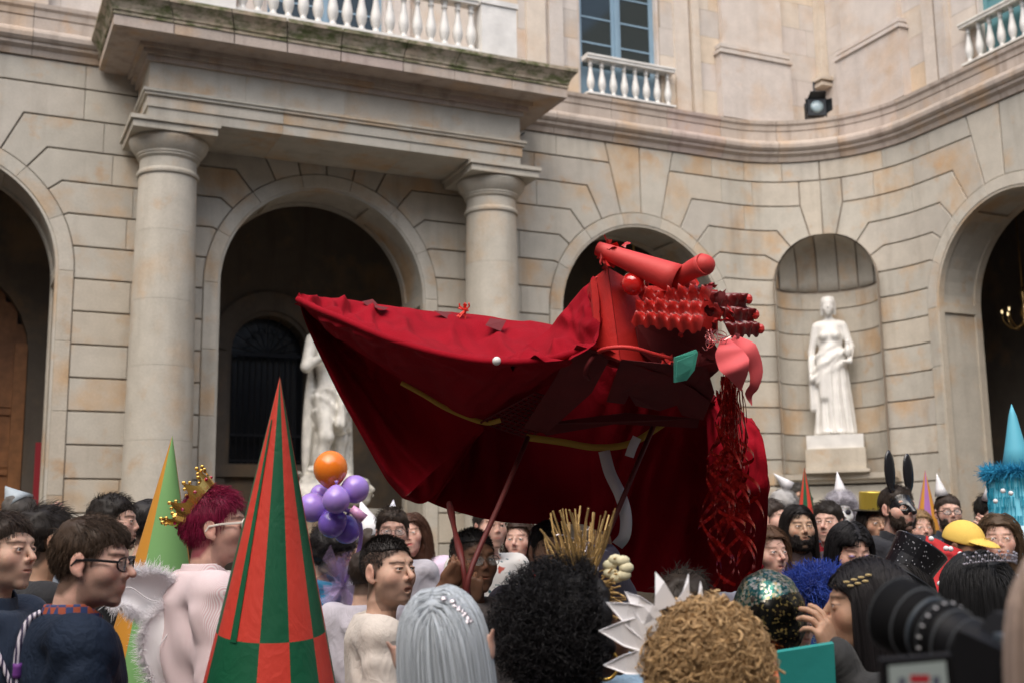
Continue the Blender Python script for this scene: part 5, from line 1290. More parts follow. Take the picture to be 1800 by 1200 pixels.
def carton(name, c, nx, ny, amp, m, sub=4):
    TL, TR, BR, BL = PP(c); n = np.cross(TR-TL, BL-TL); n /= np.linalg.norm(n); n = n if n@FW < 0 else -n
    X, Y = nx*sub, ny*sub; V = []
    for lay in (0, 1):
        for j in range(Y+1):
            for i in range(X+1):
                u, v = i/X, j/Y; p = (TL*(1-u)+TR*u)*(1-v)+(BL*(1-u)+BR*u)*v
                a = (u*nx) % 1; b = (v*ny) % 1
                if int(v*ny) % 2 and j < Y: a = (a+.5) % 1
                h = min(1-abs(2*a-1), 1-abs(2*b-1))*(.75+.5*random.Random(int(u*nx+(.5 if int(v*ny) % 2 else 0))*31+int(v*ny)*7).random())
                jag = .012*(i % 4 in (1, 2))*(v > .97)
                V.append(p+n*(amp*h-.003*lay)+np.array((0, 0, -abs(jag)))+n*.006*vnoise(np.array([i*.45, j*.45, 3.])))
    W = X+1; L0 = W*(Y+1); F = []
    for j in range(Y):
        for i in range(X): q = j*W+i; F.append((q, q+1, q+W+1, q+W)); F.append((L0+q, L0+q+W, L0+q+W+1, L0+q+1))
    return obj_np(name, V, np.array(F), m, hb, False)
carton('egg_carton', [(1137, 514, 3.97), (1253, 504, 3.90), (1231, 581, 3.86), (1109, 567, 3.93)], 6, 3, .058, CARTON)
carton('egg_carton', [(1243, 512, 4.05), (1300, 516, 4.10), (1338, 586, 4.12), (1284, 590, 4.02)], 4, 3, .045, mat('dark_red_carton', (.16, .010, .010), .35, coat=.3))
plate('carton_back', [(1250, 516, 4.09), (1300, 520, 4.14), (1330, 578, 4.16), (1288, 588, 4.07)], MAROON, .02, hb)
for q in ((1316, 526, 4.1), (1328, 553, 4.1), (1337, 578, 4.1)): MB().ball(P(*q), (.014, .014, .018), 8).build('carton_tip', CARTON, hb)
def cone_tube(name, p0, p1, r0, r1, m, fl=.8, n=28, parent=hb, bend=0.):
    a, b = np.array(P(*p0)), np.array(P(*p1)); mid = (a+b)/2+np.array((0, 0, bend)); c = smooth([a, mid, b], 9); T, N, B = frames(c); r = np.linspace(r0, r1, 9); V = []; F = []
    for lay, dr_ in ((0, 0), (1, -.004)):
        for i in range(9):
            for k in range(n): q = 2*math.pi*k/n; V.append(c[i]+(r[i]+dr_)*(math.cos(q)*N[i]*1+math.sin(q)*B[i]*fl))
    L0 = 9*n
    for i in range(8):
        for k in range(n): k2 = (k+1) % n; F += [(i*n+k, i*n+k2, (i+1)*n+k2, (i+1)*n+k), (L0+i*n+k, L0+(i+1)*n+k, L0+(i+1)*n+k2, L0+i*n+k2)]
    for i in (0, 8):
        for k in range(n): k2 = (k+1) % n; F.append((i*n+k, i*n+k2, L0+i*n+k2, L0+i*n+k))
    return obj_np(name, V, np.array(F), m, parent, True)
cone_tube('horn', (1051, 437, 4.05), (1192, 492, 3.93), .024, .052, PINKRED, 1.)
cone_tube('horn', (1180, 504, 3.98), (1238, 464, 3.86), .026, .036, PINKRED, 1., bend=.01)
m_ = MB().ball(P(1236, 466, 3.875), (.040, .038, .036), 20); m_.build('horn_tip', PINKRED, hb, True)
m_ = MB().ball(P(1200, 500, 4.0), (.05, .04, .03), 16).ball(P(1212, 508, 4.0), (.03, .03, .02), 12); m_.build('brow_lump', REDCARD, hb, True)
MB().ball(P(1113, 499, 4.0), .040, 28).build('eye_ball', mat('shiny_red_ball', (.62, .015, .012), .08, coat=1.), hb, True)
m_ = MB().lathe([(.045, 0), (.05, .01), (.045, .02)], tuple(P(1116, 504, 4.06)), 20); m_.build('eye_socket', REDCARD, hb, True)
for i, (x, y, d_, s_) in enumerate(((1066, 424, 4.08, .03), (1078, 434, 4.06, .028), (1062, 452, 4.1, .03), (1076, 460, 4.08, .03), (1088, 440, 4.05, .022), (1064, 470, 4.1, .026), (1054, 484, 4.12, .02))):
    c = np.array(P(x, y, d_)); a, b = rng.normal(size=(2, 3)); a = a/np.linalg.norm(a)*s_; b = b/np.linalg.norm(b)*s_
    MB().prism([c-a, c-b*.6, c+a*.8, c+b+a*.3], FW*.003).build('paper_scrap', [PINKRED, REDCARD][i % 2], hb)
MB().tube(smooth(PP([(1050, 620, 4.0), (1060, 614, 3.93), (1085, 610, 3.9), (1115, 612, 3.9), (1150, 622, 3.92), (1180, 630, 3.94)]), 20), .0075, 8).build('red_cable', REDCARD, hb, True)
MB().tube(smooth(PP([(1050, 620, 4.0), (1036, 635, 3.98), (1028, 655, 4.0), (1036, 665, 4.05)]), 14), .0075, 8).build('red_cable', MAROON, hb, True)
clutter(9, 1130, 1262, 484, 520, 3.95, 4.1, .015, .032, [REDCARD, CARTON, PINKRED], 'crumpled_card', hb)
clutter(12, 1235, 1300, 500, 600, 3.9, 4.0, .010, .028, [REDCARD, MAROON, CARTON], 'crumpled_card', hb)
clutter(8, 1050, 1120, 420, 470, 4.0, 4.1, .012, .024, [REDCARD, PINKRED, CARTON], 'crumpled_card', hb)
clutter(7, 1130, 1250, 585, 650, 3.9, 3.97, .012, .03, [MAROON, REDCARD], 'crumpled_card', hb)
TEAL = mat('mint_carton', (.10, .47, .36), .45, var=.1, bump=.1)
o = MB().prism(PP([(1186, 628, 3.90), (1224, 614, 3.88), (1227, 620, 3.88), (1221, 650, 3.9), (1207, 668, 3.92), (1186, 672, 3.93)]), FW*.03).prism(PP([(1190, 634, 3.888), (1221, 622, 3.87), (1216, 646, 3.885), (1188, 662, 3.91)]), -FW*.012); o.build('mint_carton_piece', TEAL, hb)
def leaf(name, cl, ws, m, th=.003):
    c = smooth(PP(cl), 26); w = np.interp(np.linspace(0, 1, 26), np.linspace(0, 1, len(ws)), ws); T = np.gradient(c, axis=0); T /= np.linalg.norm(T, axis=1)[:, None]; s = np.cross(T, FW); s /= np.linalg.norm(s, axis=1)[:, None]; V = []; F = []; nv = 9
    for lay in (0, 1):
        for i in range(26):
            for j in range(nv): q = j/(nv-1)*2-1; V.append(c[i]+s[i]*q*w[i]+FW*(.25*w[i]*q*q+th*lay)-FW*.01*math.sin(i*.5))
    for lay in (0, 1):
        for i in range(25):
            for j in range(nv-1): a = lay*26*nv+i*nv+j; F.append((a, a+1, a+nv+1, a+nv))
    obj_np(name, V, np.array(F), m, hb, True)
TONG = mat('coral_foam', (.72, .10, .11), .7, var=.08)
leaf('tongue', [(1274, 594, 3.92), (1282, 618, 3.86), (1292, 640, 3.84), (1300, 662, 3.86), (1303, 686, 3.9)], [.012, .045, .052, .030, .002], TONG)
leaf('tongue', [(1285, 596, 3.98), (1312, 618, 3.92), (1330, 648, 3.92), (1326, 676, 3.95), (1318, 692, 3.97), (1322, 712, 3.97)], [.02, .04, .024, .016, .014, .001], TONG)
def pin_mesh():
    m = MB()
    for s in (-1, 1):
        m.prism([(s*.002, -.005, .036), (s*.010, -.005, .036), (s*.007, -.005, 0), (s*.008, -.005, -.030), (s*.001, -.005, -.036), (s*.001, -.005, -.002)], (0, .010, 0))
    m.tube([(-.010, 0, .004), (0, .008, .006), (.010, 0, .004), (0, -.008, .006)], .0015, 5, closed=True)
    return m
pinR = mat('red_peg', (.55, .03, .02), .4); pinB = mat('blue_peg', (.02, .05, .22), .4)
pm0 = None
for i, (x, y, d_, r_, b_) in enumerate(((1266, 548, 3.9, .1, 0), (1283, 545, 3.9, -.15, 0), (1240, 588, 3.86, .2, 0), (1277, 586, 3.84, 0, 0), (1296, 583, 3.84, .12, 0), (1304, 585, 3.86, -.05, 0), (1222, 594, 3.87, .5, 0), (1252, 660, 3.95, .15, 1), (1268, 652, 3.93, -.1, 1), (1282, 660, 3.95, .2, 1))):
    if pm0 is None: pm0 = pin_mesh()
    o = pm0.build('clothes_peg', pinB if b_ else pinR, hb); pt = Vector(P(x, y, d_)); o.matrix_basis = Matrix.Translation(pt) @ Matrix.Rotation(math.radians(AZ-90), 4, 'Z') @ Matrix.Rotation(r_, 4, 'Y') @ Matrix.Scale(1.35, 4); o.matrix_parent_inverse = Matrix.Translation(Vector((-dc[0], -dc[1], 0)))
wires = MB()
for i in range(10):
    a = np.array(P(1240+rng.uniform(-4, 40), 596+rng.uniform(-4, 6), 3.88)); pts = [a+rng.normal(size=3)*.013 for _ in range(6)]; wires.tube(smooth(pts, 16), .0014, 4)
wires.build('foil_wire', mat('pink_foil', (.75, .30, .30), .2, .8), hb)
# hanging curled ribbons
rbm = []
for i in range(24):
    x0 = rng.uniform(1262, 1292); d0 = rng.uniform(3.95, 4.15); x1 = x0+rng.uniform(-36, 44); y1 = rng.uniform(880, 1050); y0 = rng.uniform(640, 690)
    n = 130; t = np.linspace(0, 1, n); base = np.array([P(x0+(x1-x0)*q**1.3, y0+(y1-y0)*q, d0+.25*q) for q in t])
    R_ = (.005+rng.uniform(.012, .055)*np.clip(t*2.2-.25, 0, 1)); om = rng.uniform(9, 24); ph = rng.uniform(0, 6.3)
    base = base+RT*(R_*np.cos(om*t+ph))[:, None]+FH*(R_*np.sin(om*t+ph))[:, None]+np.array((0, 0, 1))*(R_*.35*np.sin(om*t*.9+ph*2))[:, None]
    T = np.gradient(base, axis=0); T /= np.linalg.norm(T, axis=1)[:, None]; nn_ = np.cross(T, RT*np.cos(om*t+ph)[:, None]+FH*np.sin(om*t+ph)[:, None]); nn_ /= np.linalg.norm(nn_, axis=1)[:, None]+1e-9
    w = .0060; V = np.concatenate([base-nn_*w, base+nn_*w]); F = np.array([(k, k+1, n+k+1, n+k) for k in range(n-1)])
    obj_np('curled_ribbon', V, F, FOIL, hb, True)
for i in range(34):
    x0 = rng.uniform(1268, 1306); y0 = rng.uniform(640, 690); x1 = x0+rng.uniform(-14, 22); y1 = rng.uniform(740, 800); c = smooth(PP([(x0, y0, 3.97), ((x0+x1)/2+rng.uniform(-6, 6), (y0+y1)/2, 3.99), (x1, y1, 4.02)]), 8)
    V, F = tube_np([c], .0016, 4); obj_np('tinsel_strand', V, F, FOIL, hb)
# ------------------------------------------------------------------ tall cones
def cone(name, label, tip, axis_px, d, half, cols, n=40, bands=None, height=None, group=None, shift=0., flip=None, pat=None):
    """tip pixel, second pixel on the axis: a cardboard cone as tall as the crowd; cols list of material per stripe"""
    t = np.array(P(*tip, d)); a = np.array(P(*axis_px, d)); ax = a-t; ax /= np.linalg.norm(ax)
    H = height or (t[2]-.02)/abs(ax[2]); root = thing(name, label, 'cone', (t[0]+ax[0]*H, t[1]+ax[1]*H, 0), 0, group)
    v = -FH; x = np.cross(ax, v); x /= np.linalg.norm(x); y = np.cross(ax, x)
    V = []; F = []; mi = []; rows = sorted(set([.001, .05, .1, .2, .35, .5, .65, .8, 1.0]+([b/H for b in (bands or [])])))
    for r in rows:
        for k in range(n): q = 2*math.pi*(k+shift)/n; V.append(t+ax*H*r+(x*math.cos(q)+y*math.sin(q))*H*r*half)
    for i in range(len(rows)-1):
        bi = sum(1 for b in (bands or []) if rows[i]*H >= b-1e-4)
        for k in range(n): F.append((i*n+k, i*n+(k+1) % n, (i+1)*n+(k+1) % n, (i+1)*n+k)); mi.append((pat[k*len(pat)//n]+bi) % 2 if pat else (k*flip//n+bi) % len(cols))
    me = bpy.data.meshes.new('cone_shell'); me.from_pydata([tuple(v_) for v_ in V], [], F); me.polygons.foreach_set('material_index', mi); me.update(); me.shade_smooth()
    for c in cols: me.materials.append(c)
    o = bpy.data.objects.new('cone_shell', me); COL.objects.link(o); o.parent = root; o.matrix_parent_inverse = Matrix.Translation(-root.location)
    return root, t, ax, x, y, H
CR = mat('matt_red_card', (.60, .052, .033), .45, bump=.06, bscale=30, var=.10, fold=.07); CG = mat('matt_green_card', (.008, .10, .045), .45, bump=.06, bscale=30, var=.14, fold=.07)
COr = mat('ochre_card', (.60, .27, .035), .55, var=.06); CLg = mat('leaf_green_card', (.20, .42, .15), .55, var=.06); CPu = mat('lilac_card', (.36, .15, .42), .55, var=.05)
c1 = cone('striped_cone', 'tall red and green chequered card cone in front of the man with a crown', (492, 661), (474, 1200), 3.35, .213, [CR, CG], 60, [.71, 1.43], pat=[1, 0, 1, 0, 1, 0, 1, 0, 1, 0, 0, 1])
root, t, ax, x, y, H = c1
# the rolled seam: a green sliver that widens towards the band
def onc(s, q, e=.0015): return t+ax*s+(x*math.cos(q)+y*math.sin(q))*(s*.213+e)
def conseam(s0, s1, q0, q1, w0, w1, m, name, root_):
    n = 16; V = []
    for e in (.001, .003):
        for i in range(n): f = i/(n-1); s = s0+(s1-s0)*f; q = q0+(q1-q0)*f; w = (w0+(w1-w0)*f)/(s*.213); V += [onc(s, q-w/2, e), onc(s, q+w/2, e)]
    F = [(2*i, 2*i+1, 2*i+3, 2*i+2) for i in range(n-1)]+[(2*n+2*i, 2*n+2*i+1, 2*n+2*i+3, 2*n+2*i+2) for i in range(n-1)]
    o = obj_np(name, V, np.array(F), m, None); o.parent = root_; o.matrix_parent_inverse = Matrix.Translation(-root_.location)
def qpx(px, s):      # angle on the cone that shows at pixel offset px from the axis (metres)
    return px
QS = math.atan2(-1, 0)
conseam(.12, .715, -1.05, -1.06, .003, .022, CG, 'seam', root)
c2 = cone('striped_cone', 'tall green card cone with an ochre stripe behind the white wings', (303, 764), (284, 1000), 4.35, .213, [COr, CLg], 72, pat=[0 if 29 <= i < 36 or 11 <= i < 18 else 1 for i in range(36)])
cone('striped_cone', 'distant small cone striped orange red and dark green beyond the bearded man', (1414, 819), (1417, 900), 8.3, .20, [CR, CG], 40, [.5, 1.0, 1.5], flip=10, shift=2, height=None)
cone('striped_cone', 'distant lilac and ochre cone rising behind the rabbit mask', (1626, 824), (1630, 920), 8.3, .205, [COr, CPu], 40, [.62, 1.2], flip=8, shift=4)
# ------------------------------------------------------------------ balloons on a wand
bd = 5.9
bw = P(605, 1020, bd); BB = thing('balloon_wand', 'bunch of lilac balloons topped by an orange one on a bent purple stick', 'balloons', (bw[0], bw[1], bw[2]))
def latex(name, c): return mat(name, c, .22, spec=.5, trans=.0, sss=.3, coat=.3)
LO, LP = latex('orange_latex', (.85, .22, .02)), latex('lilac_latex', (.40, .26, .72)); LV = latex('violet_latex', (.20, .12, .52))
INV = Matrix.Translation(-Vector([float(c) for c in bw]))
def bput(mb, name, m, sm=True): o = mb.build(name, m, None, sm); o.parent = BB; o.matrix_parent_inverse = INV; return o
def balloon(x, y, r, m, up=(0, 0, 1), dd=0., ar=1.15):
    u = np.array(up, float); u /= np.linalg.norm(u); c = np.array(P(x, y, bd+dd)); R_ = r/FPX*bd; prof = []
    for i in range(15):
        t = math.pi*i/14; rad = R_*math.sin(t); z = math.cos(t)*R_*ar; 
        if z < 0: rad *= 1-.25*(z/(R_*ar))**2; z *= 1.12
        prof.append((max(rad, .0005), z))
    prof += [(.006, -R_*ar*1.12-.006), (.010, -R_*ar*1.12-.018)]
    m_ = MB().lathe(prof, n=26); q = Vector((0, 0, 1)).rotation_difference(Vector(u)).to_matrix(); V = [tuple(np.array(q @ Vector(v))+c) for v in m_.V]; m_.V = V; bput(m_, 'balloon', m)
balloon(581, 823, 30, LO, (0, 0, 1), 0, 1.06)
for x, y, r, m, u, dd in ((591, 878, 24, LP, (0, 0, -1), -.1), (624, 859, 25, LP, RT+np.array((0, 0, .4)), 0), (549, 891, 26, LP, -RT, 0), (563, 868, 18, LP, -RT+np.array((0, 0, .8)), .1), (584, 919, 25, LV, -RT-np.array((0, 0, .6)), -.03), (609, 930, 25, LV, RT*.3-np.array((0, 0, 1)), .05)): balloon(x, y, r, m, u, dd, 1.0)
bput(MB().tube(smooth(PP([(602, 893, bd), (622, 902, bd-.05), (634, 925, bd-.05), (632, 960, bd), (620, 995, bd), (604, 1022, bd)]), 24), .011, 8), 'wand', LP)
bput(MB().tube(PP([(618, 892, bd-.1), (640, 912, bd-.1)]), np.array([.02, .028]), 10), 'pink_balloon_knot', latex('pink_latex', (.70, .35, .60)))
TUL = mat('lilac_tulle', (.55, .42, .68), .9, alpha=.35)
m_ = MB()
for i in range(50):
    a = np.array(P(604, 1028, bd)); e = np.array(P(604+rng.uniform(-48, 34), 1028+rng.uniform(-62, 60), bd+rng.uniform(-.1, .1))); s = rng.normal(size=3)*.028; m_.add([a, e-s, e+s, a+rng.normal(size=3)*.01], [(0, 1, 2, 3)])
bput(m_, 'tulle_bow', TUL, False)
# ------------------------------------------------------------------ mint coloured card held up in the crowd
o = MB().prism(PP([(1366, 1146, 2.9), (1466, 1130, 2.85), (1470, 1215, 2.85), (1376, 1225, 2.9)]), FW*.02).build('teal_box', mat('teal_card', (.02, .26, .24), .55, bump=.05)); tag(o, 'plain teal card box at the bottom edge, right of the curly blonde hair', 'box')
# ------------------------------------------------------------------ the crowd
def loc_in(px, py, d, by, wp, scale=1.):
    hc = P(px, py, d); a = math.radians(by); v = -FH*math.cos(a)+RT*math.sin(a); rz = math.atan2(v[1], v[0])-math.pi/2
    q = np.array(wp)-hc; c, s = math.cos(-rz), math.sin(-rz); return np.array((c*q[0]-s*q[1], s*q[0]+c*q[1], q[2]))/scale
def dir_in(by, v):
    a = math.radians(by); f = -FH*math.cos(a)+RT*math.sin(a); rz = math.atan2(f[1], f[0])-math.pi/2; c, s = math.cos(-rz), math.sin(-rz); v = np.array(v, float); return np.array((c*v[0]-s*v[1], s*v[0]+c*v[1], v[2]))
PAPER = mat('white_card', (.72, .71, .72), .6); GOLD = mat('gold_plastic', (.80, .50, .12), .22, .85); GOLD2 = mat('pale_gold', (.55, .42, .20), .4, .6)
def party_hat(rec, c, ax, h=.17, r=.055, m=None, name='party_hat'):
    mb = MB(); c = np.array(c, float); ax = np.array(ax, float); ax /= np.linalg.norm(ax); q = np.array(Vector((0, 0, 1)).rotation_difference(Vector(ax)).to_matrix())
    tmp = MB().lathe([(r, 0), (r*.66, h*.34), (r*.33, h*.67), (.001, h)], n=24); tmp.V = [tuple(q @ np.array(v)+c) for v in tmp.V]; return head_add(rec, name, tmp, m or PAPER, True)
NAVY = mat('navy_cotton', (.010, .018, .036), .8, bump=.08, bscale=200, var=.15, vscale=10, fold=.22, spec=.2)
BG = 'people in the crowd below the curved wall'
LG = 'men in dark clothes at the left edge'
# --- left cluster
def rope_mat():
    m = mat('speckled_cord', (.5, .48, .5), .7); t = m.node_tree; w = t.nodes.new('ShaderNodeTexWave'); w.inputs['Scale'].default_value = 28; w.inputs['Distortion'].default_value = 2; r = ramp(t.nodes, [(.45, (.03, .02, .06)), (.55, (.6, .56, .62))]); g_ = t.nodes.new('ShaderNodeNewGeometry'); t.links.new(g_.outputs['Position'], w.inputs['Vector']); t.links.new(w.outputs['Fac'], r.inputs['Fac']); t.links.new(r.outputs['Color'], t.nodes['Principled BSDF'].inputs['Base Color']); return m
CORD = rope_mat()
p = person(6, 968, 3.7, 72, 'young man in navy shirt cut by the left edge, cord round his neck', LG, collar='self', tone='fair', hair='short', hcol=(.035, .022, .015), top=(.008, .02, .045), res=.0042, nh=1600, jaw=.95, nose=1.1, lanyard=CORD)
p = person(84, 950, 4.3, 128, 'dark haired man in black with a yellow neck strap, facing away at the left', LG, tone='tan', hair='messy', hcol=(.02, .015, .012), top=(.01, .01, .012), nh=900, lanyard=mat('yellow_strap', (.65, .42, .05), .6))
PLAID = mat('plaid_flannel', (.25, .06, .03), .8); t_ = PLAID.node_tree
ck = t_.nodes.new('ShaderNodeTexChecker'); ck.inputs['Scale'].default_value = 55; ck.inputs['Color1'].default_value = (.30, .06, .025, 1); ck.inputs['Color2'].default_value = (.02, .04, .13, 1); g_ = t_.nodes.new('ShaderNodeNewGeometry'); t_.links.new(g_.outputs['Position'], ck.inputs['Vector']); t_.links.new(ck.outputs['Color'], t_.nodes['Principled BSDF'].inputs['Base Color'])
p = person(157, 984, 3.25, 88, 'man in black glasses and navy jacket with plaid collar, profile to the right', LG, tone='pink', hair='short', hcol=(.050, .030, .018), topmat=NAVY, glasses='black', res=.004, nh=3200, hr=.0010, collar=PLAID, roll=0, pitch=-6, w=1.08, body_yaw=120, infl=.022, nose=1.15)
b = p; pts = smooth([(-.10, -.13, -.20), (-.12, -.16, -.30), (-.125, -.165, -.45), (-.12, -.15, -.62)], 24)
pw = p['out'](pts); 
cordpts = [P(72, 1075, 3.0), P(50, 1090, 2.98), P(34, 1130, 2.96), P(28, 1180, 2.95), P(30, 1230, 2.95)]
V, F = tube_np([smooth(cordpts, 24)], .008, 6); o = obj_np('cord', V, [f for f in F], CORD, None, True); o.parent = p['root']; o.matrix_parent_inverse = p['root'].matrix_basis.inverted()
V, F = tube_np([smooth([P(31, 1165, 2.95), P(29, 1190, 2.95)], 5)], .0105, 8); o = obj_np('cord_sleeve', V, [f for f in F], mat('purple_thread', (.16, .04, .25), .6), None, True); o.parent = p['root']; o.matrix_parent_inverse = p['root'].matrix_basis.inverted()
p = person(200, 918, 5.3, 92, 'bearded man with swept dark hair, profile to the right, before the left pier', LG, collar='self', tone='pink', hair='quiff', hcol=(.02, .015, .012), beard=.7, top=(.012, .012, .014), nh=900, res=.005)
p = person(264, 922, 5.7, 150, 'dark haired woman half hidden behind the green and ochre cone', 'people around the cones', sex='f', tone='fair', hair='short', hcol=(.012, .01, .01), top=(.012, .012, .015), nh=500)
p = person(345, 948, 5.4, 175, 'woman with a brown ponytail behind the man with a crown', 'people around the cones', sex='f', tone='fair', hair='wavy', hcol=(.06, .035, .02), top=(.5, .45, .42), nh=400)
p = person(36, 905, 6.6, 160, 'person in a grey cap at the far left, raising a hand beside the red banner', 'people around the cones', tone='pink', hair='short', hcol=(.10, .09, .08), top=(.25, .28, .32), nh=300, arms=(DOWN[0], (np.array((.25, .0, -.40)), np.array((.18, .05, -.08)))), hands=(None, dict(curl=.3, f=(0, 0, 1), p=(0, 1, 0))))
party_hat(p, (0, -.02, .06), (-.6, -.2, .8), .13, .09, mat('grey_card', (.35, .40, .43), .6))
# --- man with crown, pink striped shirt and white wings
STR = mat('pink_striped_shirt', (.7, .5, .5), .8); t_ = STR.node_tree; tc = t_.nodes.new('ShaderNodeTexCoord'); wv = t_.nodes.new('ShaderNodeTexWave'); wv.inputs['Scale'].default_value = 120; wv.bands_direction = 'X'; r_ = ramp(t_.nodes, [(.35, (.62, .42, .44)), (.6, (.72, .66, .66))])
t_.links.new(tc.outputs['Object'], wv.inputs['Vector']); t_.links.new(wv.outputs['Fac'], r_.inputs['Fac']); t_.links.new(r_.outputs['Color'], t_.nodes['Principled BSDF'].inputs['Base Color'])
p = person(382, 928, 3.95, 96, 'man with magenta hair, gold crown and pink striped shirt wearing white fairy wings', None, tone='pink', hair='quiff', hcol=(.22, .008, .045), bcol=(.10, .02, .03), topmat=STR, glasses='white', res=.0042, nh=2600, stub=.35, collar=STR, body_yaw=120, infl=.022, pitch=4)
crown = MB(); n = 60; ctr = np.array((0, -.062, .075)); tilt = np.array(Matrix.Rotation(math.radians(52), 3, 'X'))
V = []; F = []
for lay in (0, 1):
    for i in range(n):
        a = 2*math.pi*i/n; ph = (i/n*9) % 1; spike = .035+.045*max(0, 1-abs(ph-.5)*3.2)+.012*(abs(ph-.5) < .07)
        for z in (0, .012, .030, spike): V.append(tilt @ np.array(((.090+z*.35-lay*.003)*math.cos(a), (.102+z*.35-lay*.003)*math.sin(a), z))+ctr)
for lay in (0, 1):
    for i in range(n):
        for k in range(3): q = lay*n*4+i*4+k; q2 = lay*n*4+((i+1) % n)*4+k; F.append((q, q2, q2+1, q+1))
crown.add(V, F)
for i in range(9):
    a = 2*math.pi*(i+.5)/9
    crown.ball(tilt @ np.array((.118*math.cos(a), .130*math.sin(a), .082))+ctr, .008, 8)
    crown.ball(tilt @ np.array((.102*math.cos(a), .115*math.sin(a), .030))+ctr, .007, 8, 1)
    for s in (-1, 1): a2 = a+s*.13; crown.ball(tilt @ np.array((.113*math.cos(a2), .125*math.sin(a2), .066))+ctr, .007, 8)
crown.V = [tuple((np.array(v)-ctr)*.86+ctr+np.array((0, .012, .0))) for v in crown.V]
head_add(p, 'gold_crown', crown, [GOLD, mat('red_gem', (.35, .01, .05), .1, coat=1)])
WM = mat('white_gauze', (.90, .90, .92), 1., spec=.05); FUR = mat('white_marabou', (.92, .90, .93), .8, rand=.1)
def wing(cl, ws, d, name):
    c = smooth([P(x, y, d+e) for x, y, e in cl], 30); w = np.interp(np.linspace(0, 1, 30), np.linspace(0, 1, len(ws)), ws)/FPX*d; T = np.gradient(c, axis=0); T /= np.linalg.norm(T, axis=1)[:, None]; s = np.cross(T, FW); s /= np.linalg.norm(s, axis=1)[:, None]
    V = []; F = []
    for lay in (0, 1):
        for i in range(30):
            for j in range(7): q = j/3-1; V.append(c[i]+s[i]*q*w[i]+FW*(.004*lay+.02*(1-q*q)))
    for lay in (0, 1):
        for i in range(29):
            for j in range(6): a = lay*210+i*7+j; F.append((a, a+1, a+8, a+7))
    o = obj_np(name, np.array(V), np.array(F), WM, None, True); o.parent = p['root']; o.matrix_parent_inverse = p['root'].matrix_basis.inverted()
    rim = np.concatenate([c+s*w[:, None], (c-s*w[:, None])[::-1]]); k = rng.integers(0, len(rim)-1, 3000); base = rim[k]+(rim[(k+1) % len(rim)]-rim[k])*rng.random((3000, 1))
    dv = base-c[np.clip(np.where(k < 30, k, 59-k), 0, 29)]; dv /= np.linalg.norm(dv, axis=1)[:, None]+1e-6; dv = dv+rng.normal(size=(3000, 3))*.8; S_ = base[:, None]+dv[:, None]*np.linspace(0, .017, 4)[None, :, None]
    V, F = strands_np(S_, .0009, .0003); o2 = obj_np('feather_trim', V, F, FUR, None); o2.parent = o; o2.matrix_parent_inverse = Matrix.Identity(4)
    wire = tube_np([smooth([c[0], c[10]+s[10]*w[10]*.3, c[20]-s[20]*w[20]*.3, c[29]], 20)], .002, 4); o3 = obj_np('wing_wire', wire[0], wire[1], FUR, None); o3.parent = o; o3.matrix_parent_inverse = Matrix.Identity(4)
wing([(192, 1054, -.1), (225, 1040, -.08), (265, 1042, -.05), (318, 1062, 0)], [3, 28, 38, 18], 3.85, 'wing')
wing([(312, 1066, 0), (292, 1100, -.04), (286, 1145, -.05), (300, 1205, -.03)], [14, 30, 34, 22], 3.82, 'wing')
o = MB().tube(smooth([P(290, 1108, 3.79), P(298, 1135, 3.79), P(296, 1160, 3.79)], 8), .0012, 4)
# hand with the glasses man group
# --- people behind the balloons
p = person(572, 962, 6.5, 62, 'person with dark curly hair looking down under the lilac balloons', 'people under the balloons', tone='fair', sex='f', hair='curls', hcol=(.015, .012, .012), top=(.02, .16, .30), nh=900, pitch=-28, res=.006, lanyard=mat('pink_strap', (.7, .2, .35), .6))
p = person(613, 967, 7.9, 5, 'smiling woman with long brown hair just below the lilac balloons', 'people under the balloons', sex='f', tone='fair', hair='wavy', hcol=(.10, .055, .025), top=(.45, .30, .20), nh=400, res=.007, lip=(.30, .03, .03))
p = person(648, 1010, 5.4, 150, 'person in a loose lilac white shirt behind the man in cream', 'people under the balloons', tone='fair', hair='short', hcol=(.03, .02, .015), top=(.55, .52, .58), nh=500, res=.006, infl=.03, scale=.93)
p = person(690, 935, 6.1, 8, 'dark haired man with thin glasses behind the man in cream', 'people under the balloons', collar='self', tone='pink', hair='quiff', hcol=(.03, .02, .013), top=(.50, .48, .52), nh=800, glasses='thin', res=.006)
p = person(727, 938, 7.2, -8, 'smiling woman with curly brown hair and a lilac fluffy jacket, hand at her chest', 'people under the balloons', sex='f', tone='pink', hair='wavy', hcol=(.08, .035, .02), top=(.62, .50, .62), nh=500, res=.006, lip=(.45, .06, .07), roll=8, bare=.05, infl=.03, lanyard=mat('pink_strap', (.7, .2, .35), .6), arms=(((-.24, -.02, -.50), (-.06, .20, -.42)), DOWN[1]), hands=(dict(curl=.55, f=(.9, .1, .35), p=(0, -1, 0)), None))
GING = mat('white_gingham', (.6, .6, .66), .7); t_ = GING.node_tree; ck = t_.nodes.new('ShaderNodeTexChecker'); ck.inputs['Scale'].default_value = 60; ck.inputs['Color1'].default_value = (.72, .72, .76, 1); ck.inputs['Color2'].default_value = (.52, .52, .60, 1); g_ = t_.nodes.new('ShaderNodeNewGeometry'); t_.links.new(g_.outputs['Position'], ck.inputs['Vector']); t_.links.new(ck.outputs['Color'], t_.nodes['Principled BSDF'].inputs['Base Color'])
